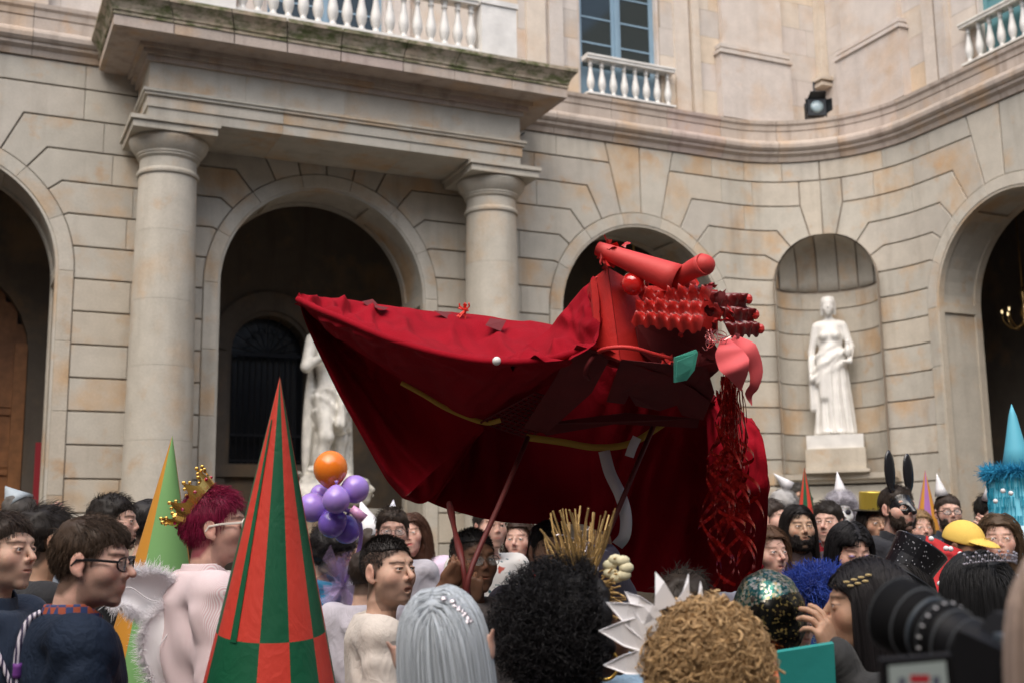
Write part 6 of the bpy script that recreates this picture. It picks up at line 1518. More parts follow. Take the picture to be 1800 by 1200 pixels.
for (x, y, d_, lab, ang, m_) in ((655, 958, 7.0, 'person hidden under a white cone hat beside the balloons', -.35, PAPER), (686, 955, 7.6, 'person hidden under a white gingham cone hat right of the balloons', .1, GING)):
    p = person(x, y, d_, 170, lab, 'people under the balloons', tone='fair', hair='short', hcol=(.03, .02, .015), top=(.08, .07, .07), nh=200, res=.008, eyes=False)
    party_hat(p, (0, -.01, .05), (ang, 0, 1), .23, .10, m_)
# --- man speaking in cream
hold = np.array(P(822, 1006, 4.04))
p = person(688, 1003, 4.15, 50, 'man in a cream shirt with short dark hair and goatee, mouth open, facing right', None, tone='fair', hair='crop', hcol=(.014, .011, .010), top=(.62, .56, .50), res=.0036, nh=4200, stub=.65, mouth=.013, jaw=1.04, nose=1.15, hr=.0011, body_yaw=100, lanyard=mat('yellow_strap', (.65, .42, .05), .6), w=1.05, pitch=2)
gt = MB()
# --- holder of the poles
by = 30; sh = (832, 985, 4.5)
g1 = loc_in(*sh, by, P(812, 1012, 4.06)); g2 = loc_in(*sh, by, P(828, 1040, 4.1))
e1 = loc_in(*sh, by, P(748, 1090, 4.3)); e2 = loc_in(*sh, by, P(838, 1130, 4.25))
w1 = loc_in(*sh, by, P(782, 1030, 4.10)); w2 = loc_in(*sh, by, P(822, 1062, 4.12))
p = person(*sh, by, 'dark skinned man in brown gripping two red poles in front of his face', None, tone='brown', hair='crop', hcol=(.010, .009, .009), top=(.10, .085, .08), res=.0042, nh=2500, arms=((e1, w1), (e2, w2)), hands=(dict(curl=.92, thumb=.9, f=dir_in(by, RT*.6+UP*.75), p=dir_in(by, FH*.4-RT*.3)), dict(curl=.92, thumb=.9, f=dir_in(by, UP*1.+RT*.15), p=dir_in(by, FH*1.))), sleeve=.45, glasses='thin')
# --- floral shirt, red straps, dark suit
FLO = mat('floral_shirt', (.6, .6, .6), .8); t_ = FLO.node_tree; vo = t_.nodes.new('ShaderNodeTexVoronoi'); vo.inputs['Scale'].default_value = 22; r_ = ramp(t_.nodes, [(.0, (.02, .04, .06)), (.16, (.03, .12, .14)), (.22, (.70, .68, .64)), (.8, (.70, .68, .64)), (.9, (.45, .08, .05))]); tc = t_.nodes.new('ShaderNodeTexCoord'); t_.links.new(tc.outputs['Object'], vo.inputs['Vector']); t_.links.new(vo.outputs['Distance'], r_.inputs['Fac']); t_.links.new(r_.outputs['Color'], t_.nodes['Principled BSDF'].inputs['Base Color'])
p = person(862, 925, 6.4, 25, 'dark haired person in a white floral shirt behind the red poles', None, tone='pink', hair='messy', hcol=(.02, .015, .012), topmat=FLO, nh=600, res=.0065)
p = person(912, 948, 7.0, -15, 'person with red straps over bare shoulders under the dragon cloth', None, sex='f', tone='pink', hair='wavy', hcol=(.04, .02, .012), top=(.55, .05, .05), nh=300, res=.007, bare=.09, sleeve=0)
sh = (968, 968, 4.75); by = 15
e2 = loc_in(*sh, by, P(1085, 1050, 4.6)); w2 = loc_in(*sh, by, P(1058, 985, 4.5))
p = person(*sh, by, 'man in a grey violet shirt under the dragon, fist raised round a pole', None, collar='self', tone='tan', hair='short', hcol=(.012, .01, .01), top=(.10, .09, .13), res=.0055, nh=600, arms=(DOWN[0], (e2, w2)), hands=(None, dict(curl=.95, thumb=.9, f=dir_in(by, UP*1.-RT*.1), p=dir_in(by, FH))), infl=.025)
brc = MB(); wpos = np.array(P(1060, 990, 4.48)); brc.tube([wpos+RT*.042*math.cos(a)+FH*.042*math.sin(a) for a in np.linspace(0, 6.28, 19)[:-1]], .004, 6, closed=True); o = brc.build('bracelet', GOLD, None, True); o.parent = p['root']; o.matrix_parent_inverse = p['root'].matrix_basis.inverted()
DENIM = mat('light_denim', (.25, .38, .52), .8, bump=.2, bscale=120, var=.2, vscale=12)
p = person(1205, 1072, 3.7, 160, 'dark haired person in a pale denim shirt between the afro and the blonde curls', None, tone='tan', hair='messy', hcol=(.02, .014, .01), topmat=DENIM, nh=900, res=.006, w=1.15, infl=.03, scale=.98)
# --- long silver hair
p = person(789, 1132, 2.62, 176, 'woman with long straight silver hair and a jewelled clip, seen from behind', None, sex='f', tone='pink', hair='long', hcol=(.42, .46, .50), top=(.05, .05, .06), res=.0042, nh=5200, hr=.0013, roll=-6)
SILVER = mat('silver_gems', (.55, .52, .56), .3, .85)
k = MB()
for i in range(26):
    t = i/25; q = np.array((.035+.055*math.sin(t*2.4), -.088-.02*math.sin(t*3), .098-.085*t))*1.0+rng.normal(size=3)*.005; q = CEN+(q-CEN)/np.linalg.norm((q-CEN)/RAD)*1.20; k.ball(q, rng.uniform(.004, .0085), 6)
head_add(p, 'jewelled_clip', k, SILVER)
for s in (1, -1):
    el = nets(lambda q: smin(ell(q, (s*.098, -.03, -.015), (.014, .020, .03)), cap(q, (s*.10, -.035, -.01), (s*.116, -.06, .025), .010, .003), .01), (min(s*.06, s*.17), -.09, -.06), (max(s*.06, s*.17), .02, .06), .004)
    me = mesh_np('elf_ear', p['out'](p['turn'](el[0])), el[1], True); set_col(me, np.tile(np.array(TONES['pink'])*1.1, (len(el[0]), 1))); me.materials.append(SKIN); o = bpy.data.objects.new('elf_ear', me); COL.objects.link(o); o.parent = p['root']
# --- big afro with twig headpiece, hoop earring
p = person(1036, 1108, 3.0, 104, 'woman with a big black afro, twig headpiece, dark glasses and gold hoop earring', None, sex='f', tone='brown', hair='afro', hcol=(.010, .009, .010), top=(.05, .06, .10), res=.0042, nh=9000, hr=.0012, glasses='dark', seed=3, body_yaw=120, pitch=3)
k = MB(); TW = mat('golden_twigs', (.42, .27, .10), .55, .2, rand=.35, bump=.2)
base = np.array((-.005, -.01, .150))
for i in range(85):
    a = rng.normal(0, .30); b = rng.normal(.05, .35); v = np.array((b*.8, -a, 1.)); v /= np.linalg.norm(v); L_ = rng.uniform(.07, .19); s0 = base+np.array((b*.07, -a*.06, -.02)); mid = s0+v*L_*.5+rng.normal(size=3)*.006; k.tube(smooth([s0, mid, s0+v*L_], 5), rng.uniform(.0013, .0028), 5)
for i in range(40):
    a = rng.uniform(0, 1); s0 = np.array((.055, .03-.1*0, .15-.11*a))+rng.normal(size=3)*.008; v = np.array((.6, .5, rng.uniform(-.5, .6))); v /= np.linalg.norm(v); k.tube([s0, s0+v*rng.uniform(.02, .05)], .0022, 5)
head_add(p, 'twig_headpiece', k, TW)
k = MB()
for i in range(6): pts = [base+rng.normal(size=3)*np.array((.035, .035, .03))+np.array((0, 0, .05)) for _ in range(5)]; k.tube(smooth(pts, 24), .0007, 4)
head_add(p, 'wire', k, SILVER)
k = MB(); fc = np.array((.07, .065, .150))
for i in range(7):
    a = 2*math.pi*i/7; u = np.array((.3*math.cos(a), math.cos(a)*.9, math.sin(a))); w_ = np.array((.5, -math.sin(a)*.5, math.cos(a)*.5)); q = fc+u*.022; k.ball(q, (.010, .020, .014), 8)
head_add(p, 'white_flower', k, mat('cream_petals', (.70, .64, .42), .6), True)
for s in (-1, 1): head_add(p, 'hoop_earring', MB().tube([(s*.088, .004+.036*math.sin(a), -.075+.036*math.cos(a)) for a in np.linspace(0, 2*math.pi, 29)[:-1]], .0045, 8, closed=True), GOLD, True)
# --- blonde curls with white sun ray crown
p = person(1243, 1204, 2.5, 184, 'person with a mop of blonde curls wearing a white sun ray crown, from behind', None, sex='f', tone='pink', hair='curls', hcol=(.42, .27, .13), top=(.12, .10, .10), res=.005, nh=1900, hr=.0034, seed=5, scale=1.05)
k = MB(); cc = np.array(P(1235, 1150, 2.62)); INVp = p['root'].matrix_basis.inverted()
for i, (x0, y0, x1, y1, bx, by_) in enumerate(((1124, 1142, 1062, 1173, 1140, 1185), (1118, 1085, 1054, 1112, 1140, 1148), (1132, 1065, 1067, 1062, 1138, 1130), (1148, 1062, 1100, 1043, 1130, 1098), (1182, 1045, 1154, 1007, 1150, 1075), (1212, 1042, 1213, 1010, 1188, 1058), (1236, 1050, 1234, 1024, 1220, 1060))):
    a, tp, b_ = [np.array(P(x, y, 2.52)) for x, y in ((x0, y0), (x1, y1), (bx, by_))]; m1 = (a+tp)/2-(tp-b_)*.06+UP*.01; m2 = (b_+tp)/2-UP*.006
    tp = tp+FW*.02
    k.prism([a, m1, tp, m2, b_, (a+b_)/2+RT*.03], FW*.004)
o = k.build('sun_ray_crown', mat('white_foam_sheet', (.86, .85, .87), .8), None); o.parent = p['root']; o.matrix_parent_inverse = INVp
# --- sequin hat
SEQ = mat('gold_sequins', (.5, .4, .2), .3, .8); t_ = SEQ.node_tree; vo = t_.nodes.new('ShaderNodeTexVoronoi'); vo.inputs['Scale'].default_value = 150; r_ = ramp(t_.nodes, [(.0, (.45, .30, .14)), (.3, (.02, .12, .10)), (.5, (.50, .42, .34)), (.62, (.02, .10, .09)), (1, (.01, .01, .01))]); tc = t_.nodes.new('ShaderNodeTexCoord'); t_.links.new(tc.outputs['Object'], vo.inputs['Vector']); t_.links.new(vo.outputs['Color'], r_.inputs['Fac']); t_.links.new(r_.outputs['Color'], t_.nodes['Principled BSDF'].inputs['Base Color'])
BSEQ = mat('black_sequins', (.015, .015, .015), .25, .6); t_ = BSEQ.node_tree; vo = t_.nodes.new('ShaderNodeTexVoronoi'); vo.inputs['Scale'].default_value = 160; r_ = ramp(t_.nodes, [(.0, (.008, .008, .008)), (.72, (.015, .015, .012)), (.80, (.20, .16, .06)), (1, (.4, .3, .1))]); tc = t_.nodes.new('ShaderNodeTexCoord'); t_.links.new(tc.outputs['Object'], vo.inputs['Vector']); t_.links.new(vo.outputs['Color'], r_.inputs['Fac']); t_.links.new(r_.outputs['Color'], t_.nodes['Principled BSDF'].inputs['Base Color'])
p = person(1352, 1092, 3.3, 165, 'person in a gold and black sequined cap with an orange neckerchief', None, tone='tan', hair='short', hcol=(.02, .015, .012), top=(.03, .03, .03), nh=200, res=.006)
V, F = nets(lambda q: smax(ell(q, (0, -.01, .02), (.100, .115, .125))+fbm(q*20, 2)*.006, -.115-q[:, 2], .01), (-.13, -.15, -.13), (.13, .13, .17), .006); k = MB(); k.V = [tuple(v) for v in V]; k.F = [tuple(map(int, f)) for f in F]; k.mi = [0 if V[f].mean(0)[2] > .062+.02*math.sin(V[f].mean(0)[0]*20) else 1 for f in F]; head_add(p, 'sequin_cap', k, [SEQ, BSEQ], True)
V, F = nets(lambda q: smax(np.abs(cap(q, (0, -.035, -.13), (0, -.045, -.2), .075, .095))-.008+fbm(q*30, 2)*.006, np.maximum(q[:, 2]+.12, -.19-q[:, 2]), .01), (-.13, -.17, -.21), (.13, .11, -.09), .007); k = MB(); k.V = [tuple(v) for v in V]; k.F = [tuple(map(int, f)) for f in F]; k.mi = [0]*len(F); head_add(p, 'neckerchief', k, mat('orange_satin', (.75, .12, .02), .45), True)
# --- right background crowd
p = person(1404, 926, 6.6, 6, 'smiling man with long dark hair, black beard and brown jacket', None, collar='self', tone='olive', hair='long', hcol=(.012, .009, .008), beard=1.2, top=(.05, .03, .03), nh=1400, res=.005, mouth=.003, bare=.10, seed=4, infl=.02)
p = person(1356, 912, 7.2, 60, 'dark haired man looking left behind the right edge of the dragon cloth', BG, collar='self', tone='pink', hair='short', hcol=(.03, .02, .015), top=(.03, .03, .035), nh=500, res=.006)
p = person(1350, 972, 5.6, 25, 'woman whose face shows just right of the dragon cloth', BG, sex='f', tone='pink', hair='wavy', hcol=(.10, .05, .025), top=(.35, .35, .42), nh=400, res=.006)
p = person(1456, 918, 7.0, -32, 'man with short dark hair in a red shirt beside the white faced clown', BG, collar='self', tone='pink', hair='quiff', hcol=(.022, .016, .012), top=(.30, .01, .02), nh=700, res=.0055, stub=.3)
p = person(1480, 901, 8.0, -10, 'person in white clown make up with pale grey hair and small white hat', BG, tone='white', hair='curls', hcol=(.42, .40, .44), top=(.10, .10, .11), nh=900, res=.006, face=(.74, .73, .72), eye=(.02, .02, .02), beard=0)
k = MB()
for s in (-1, 1): k.ball((s*.032, .086, .004), (.020, .010, .019), 10)
head_add(p, 'eye_paint', k, mat('black_greasepaint', (.015, .012, .02), .6), True); party_hat(p, (.0, .0, .12), (.1, 0, 1), .16, .05)
p = person(1404, 878, 8.4, 15, 'man in glasses and beard with a small white cone hat tilted right', BG, tone='tan', hair='short', hcol=(.03, .025, .02), beard=1, glasses='black', top=(.05, .05, .06), nh=500, res=.006); party_hat(p, (.06, -.02, .09), (.75, 0, .65), .15, .05)
p = person(1378, 896, 7.9, 150, 'grey haired person seen from behind near the dragon cloth', BG, tone='pink', hair='curlyshort', hcol=(.30, .29, .28), top=(.03, .05, .09), nh=700, res=.007)
p = person(1492, 966, 5.2, 8, 'woman with a black bob, violet eyelids and a frothy blue tulle collar', None, sex='f', tone='pink', hair='bob', hcol=(.010, .009, .010), top=(.02, .06, .25), nh=2600, res=.0045, hr=.0013, lip=(.40, .10, .10), pitch=-14, eye=(.04, .02, .02), seed=8)
k = MB()
for s in (-1, 1): k.ball((s*.0315, .0795, .0055), (.016, .0135, .009), 12)
head_add(p, 'eye_shadow', k, mat('violet_eyelid', (.28, .20, .36), .35), True)
TU = mat('blue_tulle', (.012, .06, .42), .75, alpha=.75, sheen=.3); k = MB()
cen = np.array(P(1438, 1032, 4.5))
for i in range(260):
    a = rng.normal(size=3); a /= np.linalg.norm(a); c = cen+a*np.array((.17, .12, .10))*rng.uniform(.3, 1); s1_ = rng.normal(size=3)*.045; s2_ = rng.normal(size=3)*.045; mid = c+a*.02; k.add([c-s1_-s2_, c+s1_-s2_*.6+a*.03, c+s1_+s2_, c-s1_*.7+s2_+a*.02, mid], [(0, 1, 4), (1, 2, 4), (2, 3, 4), (3, 0, 4)])
S_ = []
n_ = 11000; a = rng.normal(size=(n_, 3)); a /= np.linalg.norm(a, axis=1)[:, None]; c0_ = cen+a*np.array((.14, .10, .085))*rng.uniform(.2, 1, (n_, 1)); v_ = rng.normal(size=(n_, 3)); v_ /= np.linalg.norm(v_, axis=1)[:, None]; w_ = rng.normal(size=(n_, 3))*.5
S_ = c0_[:, None]+v_[:, None]*np.linspace(-.035, .035, 6)[None, :, None]+w_[:, None]*((np.linspace(-1, 1, 6)**2)*.02)[None, :, None]
k.V = []; k.F = []; k.mi = []
V, F = strands_np(S_, .0014, .0008); k.add(V, F)
o = k.build('tulle_collar', TU, None, False); o.parent = p['root']; o.matrix_parent_inverse = p['root'].matrix_basis.inverted()
GS = mat('green_white_stripes', (.1, .4, .1), .7); t_ = GS.node_tree; wv = t_.nodes.new('ShaderNodeTexWave'); wv.inputs['Scale'].default_value = 6; r_ = ramp(t_.nodes, [(.48, (.05, .36, .05)), (.52, (.65, .72, .62))]); r_.color_ramp.interpolation = 'CONSTANT'; tc = t_.nodes.new('ShaderNodeTexCoord'); t_.links.new(tc.outputs['Object'], wv.inputs['Vector']); t_.links.new(wv.outputs['Fac'], r_.inputs['Fac']); t_.links.new(r_.outputs['Color'], t_.nodes['Principled BSDF'].inputs['Base Color'])
p = person(1396, 1098, 4.75, 20, 'short person in a green and white striped ruffled costume behind the blue tulle', None, sex='f', tone='pink', hair='curls', hcol=(.35, .45, .20), topmat=GS, nh=500, res=.007, scale=.86, infl=.05); party_hat(p, (0, .02, .10), (0, .1, 1), .16, .05, mat('pale_blue_card', (.45, .62, .66), .5))
by = -100; sh = (1524, 1066, 3.05)
e1 = loc_in(*sh, by, P(1500, 1235, 2.95)); w1 = loc_in(*sh, by, P(1466, 1158, 2.95))
p = person(*sh, by, 'woman with long black hair and gold laurel leaves, profile to the left, hand raised', None, sex='f', tone='tan', hair='long', hcol=(.012, .010, .011), top=(.02, .02, .02), nh=4200, hr=.0014, res=.004, lip=(.30, .10, .10), bare=.10, sleeve=1, arms=((e1, w1), DOWN[1]), hands=(dict(curl=(.28, .35, .42, .5), thumb=.3, spread=.18, f=dir_in(by, UP-RT*.35), p=dir_in(by, -RT*.6+FH*.5)), None), seed=9, nose=1.05)
k = MB()
for i in range(12):
    t = i/11; c = np.array((.085-.0*t, .055-.10*t, .060+.03*t)); 
    for sx in (1, -1): (k.ball((c[0]*sx, c[1], c[2]+.006*(-1)**i), (.002, .010, .0035), 6) if i < 7 else None)
head_add(p, 'laurel_leaves', k, GOLD2)
k = MB().ball((.084, .0, -.042), .004, 8).ball((-.084, 0, -.042), .004, 8); head_add(p, 'ear_stud', k, SILVER)
p = person(1536, 918, 7.4, 8, 'woman in a shiny gold top hat with a dark brim', BG, sex='f', tone='tan', hair='bob', hcol=(.02, .015, .012), top=(.02, .02, .025), nh=500, res=.006, pitch=-5)
k = MB().lathe([(.085, .08), (.085, .19), (.08, .195), (.001, .2)], (0, -.01, 0), 28); head_add(p, 'gold_top_hat', k, mat('gold_lame', (.65, .48, .08), .3, .7)); k = MB().lathe([(.125, .075), (.128, .082), (.08, .088)], (0, -.01, 0), 28); head_add(p, 'hat_brim', k, fm_)
# rabbit mask
p = person(1578, 893, 6.3, 22, 'bearded man in a glossy black rabbit ear mask and black vest', None, collar='self', tone='pink', hair='short', hcol=(.03, .02, .014), beard=.8, top=(.012, .013, .018), nh=900, res=.0048, infl=.016)
BLK = mat('glossy_black_leather', (.010, .010, .012), .22, coat=.5)
def mask(q):
    x = np.abs(q[:, 0]); s = np.stack([x, q[:, 1], q[:, 2]], 1); d = smin(ell(s, (0, -.014, .030), (.081, .100, .092)), ell(s, (0, .03, -.01), (.066, .074, .07)), .02); d = smin(d, cap(s, (0, .09, .02), (0, .125, -.02), .012, .016), .012)
    d = smax(d, -ell(s, (.033, .10, .002), (.017, .04, .010)), .004); d = smax(d, np.maximum(-.032-q[:, 2]-.15*np.clip(q[:, 1]-.05, 0, 1), .02-q[:, 1]), .006); return smax(d, q[:, 2]-.085, .01)
V, F = nets(mask, (-.1, 0, -.06), (.1, .15, .11), .005)
ears = nets(lambda q: smin(smin(ell(q, (-.060, .03, .185), (.034, .016, .105)), ell(q, (.060, .03, .195), (.034, .016, .110)), .002), cap(q, (-.05, .03, .09), (.05, .03, .09), .012), .015), (-.1, 0, .07), (.11, .06, .32), .006)
V, F = cat([(V, F), ears]); k = MB(); k.V = [tuple(v) for v in V]; k.F = [tuple(map(int, f)) for f in F]; k.mi = [0]*len(F); head_add(p, 'rabbit_mask', k, BLK, True)
k = MB().tube(smooth([(.10, .10, -.28), (.11, .115, -.35), (.10, .12, -.50), (.09, .12, -.7)], 10), .012, 4); head_add(p, 'shoulder_strap', k, PAPER)
p = person(1616, 928, 8.0, 5, 'smiling blonde woman below the lilac and ochre cone', BG, sex='f', tone='pink', hair='bob', hcol=(.30, .19, .09), top=(.45, .25, .12), nh=500, res=.006)
p = person(1667, 900, 7.9, -4, 'bearded man in glasses with a small white cone hat by the right pier', BG, collar='self', tone='pink', hair='short', hcol=(.03, .02, .015), beard=1, glasses='black', top=(.02, .03, .05), nh=500, res=.006, fat=.02); party_hat(p, (.035, 0, .11), (.15, 0, 1), .15, .045)
# yellow cap
p = person(1688, 958, 5.7, 38, 'man in a yellow baseball cap looking down, red cape dotted with white pompoms', None, tone='brown', hair='crop', hcol=(.012, .01, .01), beard=.6, top=(.35, .012, .015), nh=500, res=.0048, pitch=-16, infl=.03, w=1.1, seed=12)
V, F = nets(lambda q: smin(smax(ell(q, (0, -.014, .035), (.085, .104, .095)), .025-q[:, 2], .006), smax(ell(q, (0, .085, .036), (.075, .085, .030)), -ell(q, (0, .085, .022), (.085, .095, .032)), .003), .004), (-.1, -.13, .0), (.1, .19, .14), .0055); k = MB(); k.V = [tuple(v) for v in V]; k.F = [tuple(map(int, f)) for f in F]; k.mi = [0]*len(F); head_add(p, 'yellow_cap', k, mat('yellow_twill', (.74, .50, .10), .8, bump=.08, bscale=300), True)
k = MB()
for i in range(5):          # four embroidered marks on the front of the cap
    x = -.024+.012*i; k.box(x-.004, x+.004, .1035, .106, .074, .0775).box(x-.003, x+.003, .1040, .1062, .069, .072)
head_add(p, 'cap_embroidery', k, mat('ochre_thread', (.38, .24, .05), .8))
for x, y, d_ in ((1637, 946, 4.75), (1663, 963, 4.7), (1671, 964, 4.7), (1688, 973, 4.7), (1670, 991, 4.68), (1652, 1025, 4.6), (1700, 1002, 4.7)):
    o = MB().ball(P(x, y, d_), .011, 10).build('pompom', PAPER, None, True); o.parent = p['root']; o.matrix_parent_inverse = p['root'].matrix_basis.inverted()
V, F = sheet(curve([(1628, 940, 4.8), (1622, 1000, 4.7), (1632, 1060, 4.6)], 20), curve([(1690, 965, 4.75), (1722, 1010, 4.72), (1730, 1070, 4.7)], 20), 20, 16, bulge=.04, dirn=-FW, wr=.01, seed=31); o = obj_np('red_cape', V, F, mat('red_felt', (.42, .012, .015), .8), None, True); o.parent = p['root']; o.matrix_parent_inverse = p['root'].matrix_basis.inverted()
# sparkling black top hat
p = person(1592, 1046, 3.9, 150, 'person in a tilted sparkling black top hat in front of the rabbit mask', None, tone='tan', hair='long', hcol=(.012, .01, .01), top=(.015, .015, .018), nh=600, res=.006)
RH = mat('rhinestone_black', (.02, .02, .025), .3, .3); t_ = RH.node_tree; vo = t_.nodes.new('ShaderNodeTexVoronoi'); vo.inputs['Scale'].default_value = 120; r_ = ramp(t_.nodes, [(0, (.75, .75, .8)), (.13, (.55, .55, .6)), (.18, (.012, .012, .015)), (1, (.01, .01, .012))]); mp = t_.nodes.new('ShaderNodeMapping'); mp.inputs['Scale'].default_value = (1, 1, .55); tc = t_.nodes.new('ShaderNodeTexCoord'); t_.links.new(tc.outputs['Object'], mp.inputs['Vector']); t_.links.new(mp.outputs[0], vo.inputs['Vector']); t_.links.new(vo.outputs['Distance'], r_.inputs['Fac']); t_.links.new(r_.outputs['Color'], t_.nodes['Principled BSDF'].inputs['Base Color'])
q_ = np.array(Matrix.Rotation(math.radians(-34), 3, Vector([float(c) for c in dir_in(150, -FH)]))); 
k = MB().lathe([(.078, 0), (.080, .06), (.090, .12), (.086, .125), (.001, .127)], n=32); k.V = [tuple(q_ @ np.array(v)+np.array((0, -.01, .06))) for v in k.V]; head_add(p, 'sparkling_hat', k, RH)
k = MB().lathe([(.128, .004), (.130, -.002), (.08, -.010), (.075, .01)], n=32); k.V = [tuple(q_ @ np.array(v)+np.array((0, -.01, .06))) for v in k.V]; head_add(p, 'hat_brim', k, fm_, True)
by = 12; sh = (1741, 905, 6.9)
e2 = loc_in(*sh, by, P(1765, 985, 6.7)); w2 = loc_in(*sh, by, P(1752, 945, 6.72))
p = person(*sh, by, 'man with a hand to his cheek and a small white cone hat', BG, tone='pink', hair='quiff', hcol=(.015, .012, .01), top=(.25, .06, .08), nh=600, res=.0055, stub=.4, pitch=-10, arms=(DOWN[0], (e2, w2)), hands=(None, dict(curl=.35, thumb=.3, f=dir_in(by, UP*.9-RT*.6), p=dir_in(by, FH)))); party_hat(p, (.03, .03, .10), (.1, .1, 1), .15, .05)
p = person(1757, 948, 5.9, -20, 'brown haired woman with sparkling collar near the right edge', BG, sex='f', tone='pink', hair='wavy', hcol=(.09, .055, .03), top=(.4, .4, .42), nh=500, res=.006)
p = person(1716, 1050, 3.4, 196, 'woman with smooth black hair and a silver tiara, seen from behind', None, sex='f', tone='tan', hair='bob', hcol=(.010, .010, .011), top=(.02, .02, .025), nh=2600, res=.006, hr=.0013)
k = MB()
for i in range(25):
    t = (i/24-.5)*1.9; c = np.array((.105*math.sin(t), -.115*math.cos(t)*.8-.02, .085+.02*math.cos(t))); k.ball(c, .004, 6); k.ball(c+np.array((0, -.004, .016+.010*math.cos(i*1.57))), .0045, 6); k.tube([c, c+np.array((0, -.004, .02))], .0015, 4)
head_add(p, 'tiara', k, SILVER)
# --- tall blue fringed costume
bc = P(1790, 850, 6.4); BL = thing('blue_costume', 'tall turquoise fringed drum costume with a pointed hat at the right edge', 'costume', (bc[0], bc[1], 0)); TQ = mat('turquoise_paper', (.02, .33, .48), .75, var=.1); TQ2 = mat('pale_turquoise_card', (.10, .42, .55), .6)
zt = bc[2]+.05
along('drum', MB().lathe([(.15, 0), (.15, zt)], n=28), TQ2, BL, True); 
S_ = []
for j in range(10):
    for i in range(90): a = rng.uniform(0, 6.28); z = zt-.02-j*.05; S_.append([(.152*math.cos(a), .152*math.sin(a), z), (.160*math.cos(a), .160*math.sin(a), z-.03), (.158*math.cos(a), .158*math.sin(a), z-.06)])
V, F = strands_np(np.array(S_), .003, .002); o = obj_np('paper_fringe', V, F, TQ); o.parent = BL
def fuzz(c, R_, r_, n, m, name, sc=1):
    a = rng.uniform(0, 6.28, n); b_ = rng.uniform(0, 6.28, n); ct = np.stack([np.cos(a)*R_, np.sin(a)*R_, 0*a], 1); dv = np.stack([np.cos(a)*np.cos(b_), np.sin(a)*np.cos(b_), np.sin(b_)], 1); dv += rng.normal(size=dv.shape)*.5
    S_ = ct[:, None]+dv[:, None]*np.linspace(.2, 1, 4)[None, :, None]*r_+np.array(c); V, F = strands_np(S_, .0028, .001); o = obj_np(name, V, F, m); o.parent = BL
fuzz((0, 0, zt+.01), .15, .034, 3600, mat('blue_marabou', (.015, .26, .46), .8, rand=.2), 'fuzzy_rim')
along('pointed_hat', MB().lathe([(.085, zt), (.055, zt+.14), (.02, zt+.32), (.001, zt+.38)], n=28), TQ2, BL, True)
k = MB(); 
for x, y in ((1763, 862), (1777, 866), (1750, 880)): k.ball(np.array(P(x, y, 6.22))-np.array((bc[0], bc[1], 0)), .013, 10)
along('pompoms', k, PAPER, BL, True)
k = MB()
for i in range(9): a = math.radians(AZ+180-50+14*i); k.tube(smooth([(.15*math.cos(a), .15*math.sin(a), zt-.28), (.2*math.cos(a), .2*math.sin(a), zt-.31-.02*(i % 3)), (.16*math.cos(a), .16*math.sin(a), zt-.36)], 8), .016, 6)
along('sash', k, mat('ice_blue_tulle', (.42, .58, .66), .7), BL, True)
# --- photographer's camera in the near foreground
CB = mat('camera_black', (.006, .006, .007), .55, spec=.2); CRB = mat('camera_rubber', (.004, .004, .0045), .8, spec=.15)
cl0 = np.array(P(1785, 1168, 1.44)); cdir = (-RT*.40+FH*.80+np.array((0, 0, .26))); cdir /= np.linalg.norm(cdir)
cx_ = np.cross(cdir, (0, 0, 1)); cx_ /= np.linalg.norm(cx_); cz_ = np.cross(cx_, cdir); QM = np.array([cx_, cdir, cz_]).T
CM = thing('photo_camera', 'black camera with a big lens and lit screen blurred in the near foreground', 'camera', cl0)
INVc = Matrix.Translation(-Vector([float(c) for c in cl0]))
def cput(k, name, m, sm=False):
    k.V = [tuple(QM @ np.array(v)+cl0) for v in k.V]; o = k.build(name, m, None, sm); o.parent = CM; o.matrix_parent_inverse = INVc; return o
def ylathe(prof, c, n=36):
    k = MB().lathe(prof, n=n); k.V = [(v[0]+c[0], v[2]+c[1], -v[1]+c[2]) for v in k.V]; return k
cput(MB().box(-.068, .068, -.035, .035, -.055, .035).prism([(-.03, -.03, .035), (-.03, .035, .035), (-.018, .03, .058), (-.018, -.025, .058)], (.04, 0, 0)), 'camera_body', CB)
cput(MB().box(.040, .070, -.03, .060, -.055, .030), 'grip', CRB)
cput(ylathe([(.033, .035), (.035, .05), (.037, .06), (.037, .085), (.040, .09), (.041, .125), (.038, .13)], (-.01, 0, 0)), 'lens_barrel', CB, True)
cput(ylathe([(.042, .095), (.0425, .097), (.0425, .118), (.042, .12)], (-.01, 0, 0)), 'zoom_ring', CRB)
k = MB()
for i in range(40): a = 2*math.pi*i/40; k.box(-.01+.0425*math.cos(a)-.001, -.01+.0425*math.cos(a)+.001, .065, .082, .0375*math.sin(a)*1.0-.001, .0375*math.sin(a)+.002)
cput(ylathe([(.038, .128), (.043, .135), (.049, .165), (.050, .19), (.0485, .192), (.046, .17), (.03, .15)], (-.01, 0, 0)), 'lens_hood', CRB, True)
cput(ylathe([(.0412, .1255), (.0418, .127), (.0412, .1285)], (-.01, 0, 0)), 'ring_mark', mat('blue_grey_line', (.04, .06, .08), .5))
for y_, r_ in ((.062, .0375), (.088, .0405), (.110, .0430), (.1285, .0425), (.150, .0480), (.188, .0505)): cput(ylathe([(r_-.001, y_-.001), (r_+.0004, y_), (r_-.001, y_+.001)], (-.01, 0, 0)), 'ring_line', mat('grey_ring', (.10, .11, .12), .4))
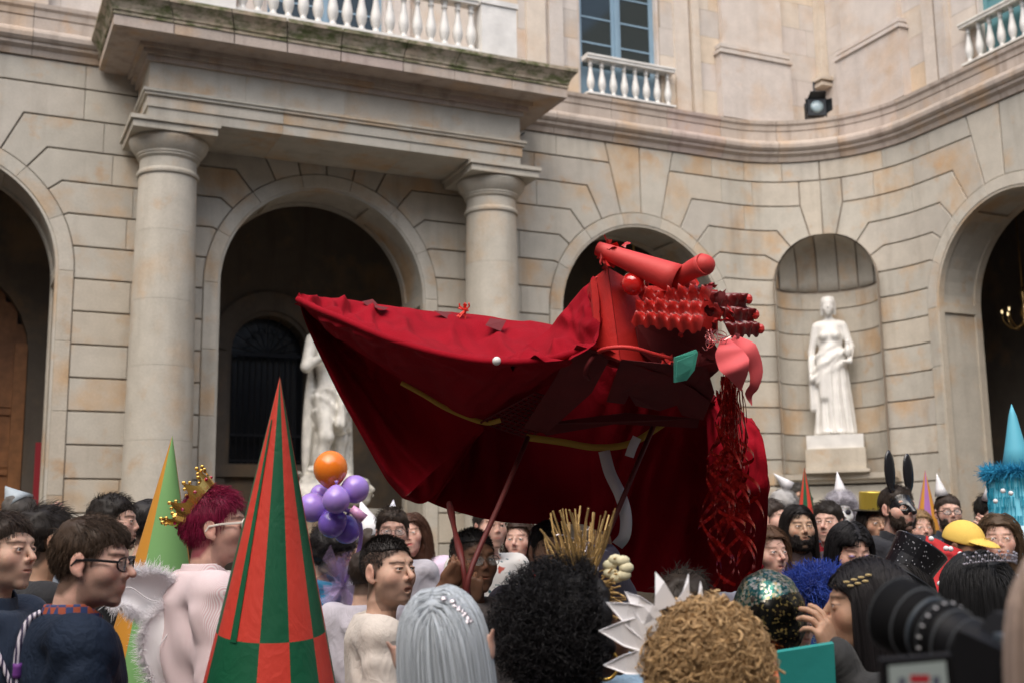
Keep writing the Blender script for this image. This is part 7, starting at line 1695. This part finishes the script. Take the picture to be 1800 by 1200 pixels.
for i in range(18): a = 2*math.pi*i/18; cput(MB().box(-.0112+.0425*math.cos(a), -.0088+.0425*math.cos(a), .102, .107, .0425*math.sin(a)-.001, .0425*math.sin(a)+.001), 'scale_mark', PAPER)
cput(MB().box(-.012, .012, -.045, -.030, .052, .060), 'hot_shoe', mat('steel', (.30, .36, .42), .3, .9))
cput(MB().box(-.050, -.034, -.02, -.004, .036, .044), 'dial', mat('steel', (.30, .36, .42), .3, .9))
S0 = [np.array(P(x, y, 1.30)) for x, y in ((1548, 1160), (1674, 1150), (1682, 1225), (1552, 1235))]
k = MB().prism(S0, FW*.012); o = k.build('screen_frame', CB, None); o.parent = CM; o.matrix_parent_inverse = INVc
S1 = [np.array(P(x, y, 1.2985)) for x, y in ((1562, 1170), (1662, 1161), (1668, 1222), (1565, 1229))]
SCR = mat('camera_screen', (.02, .02, .02), .3, emit=(.11, .12, .11), es=1.0); k = MB().prism(S1, FW*.001); o = k.build('screen', SCR, None); o.parent = CM; o.matrix_parent_inverse = INVc
k = MB()
for (x0, x1, y0, y1, mi) in ((1580, 1592, 1190, 1212, 0), (1600, 1634, 1185, 1200, 1), (1640, 1652, 1188, 1210, 0), (1570, 1664, 1204, 1224, 2)): k.prism([np.array(P(x, y, 1.2975)) for x, y in ((x0, y0), (x1, y0), (x1, y1), (x0, y1))], FW*.0004, mi)
o = k.build('screen_picture', [mat('scr_dark', (.02, .02, .02), .5, emit=(.02, .02, .03), es=1), mat('scr_red', (.1, 0, 0), .5, emit=(.10, .008, .01), es=1), mat('scr_crowd', (.03, .03, .03), .5, emit=(.07, .06, .07), es=1)], None); o.parent = CM; o.matrix_parent_inverse = INVc
p = person(1940, 1130, 1.22, 176, 'out of focus person with ash blonde hair at the bottom right corner', None, sex='f', tone='pink', hair='long', hcol=(.36, .27, .22), top=(.25, .2, .2), nh=3500, res=.006, hr=.0014, scale=.95)
p = person(150, 1010, 2.4, 90, 'x') if False else None
print('objects', len(bpy.data.objects), 'tris', sum(sum(len(p.vertices)-2 for p in o.data.polygons) if False else len(o.data.polygons) for o in bpy.data.objects if o.type == 'MESH'))
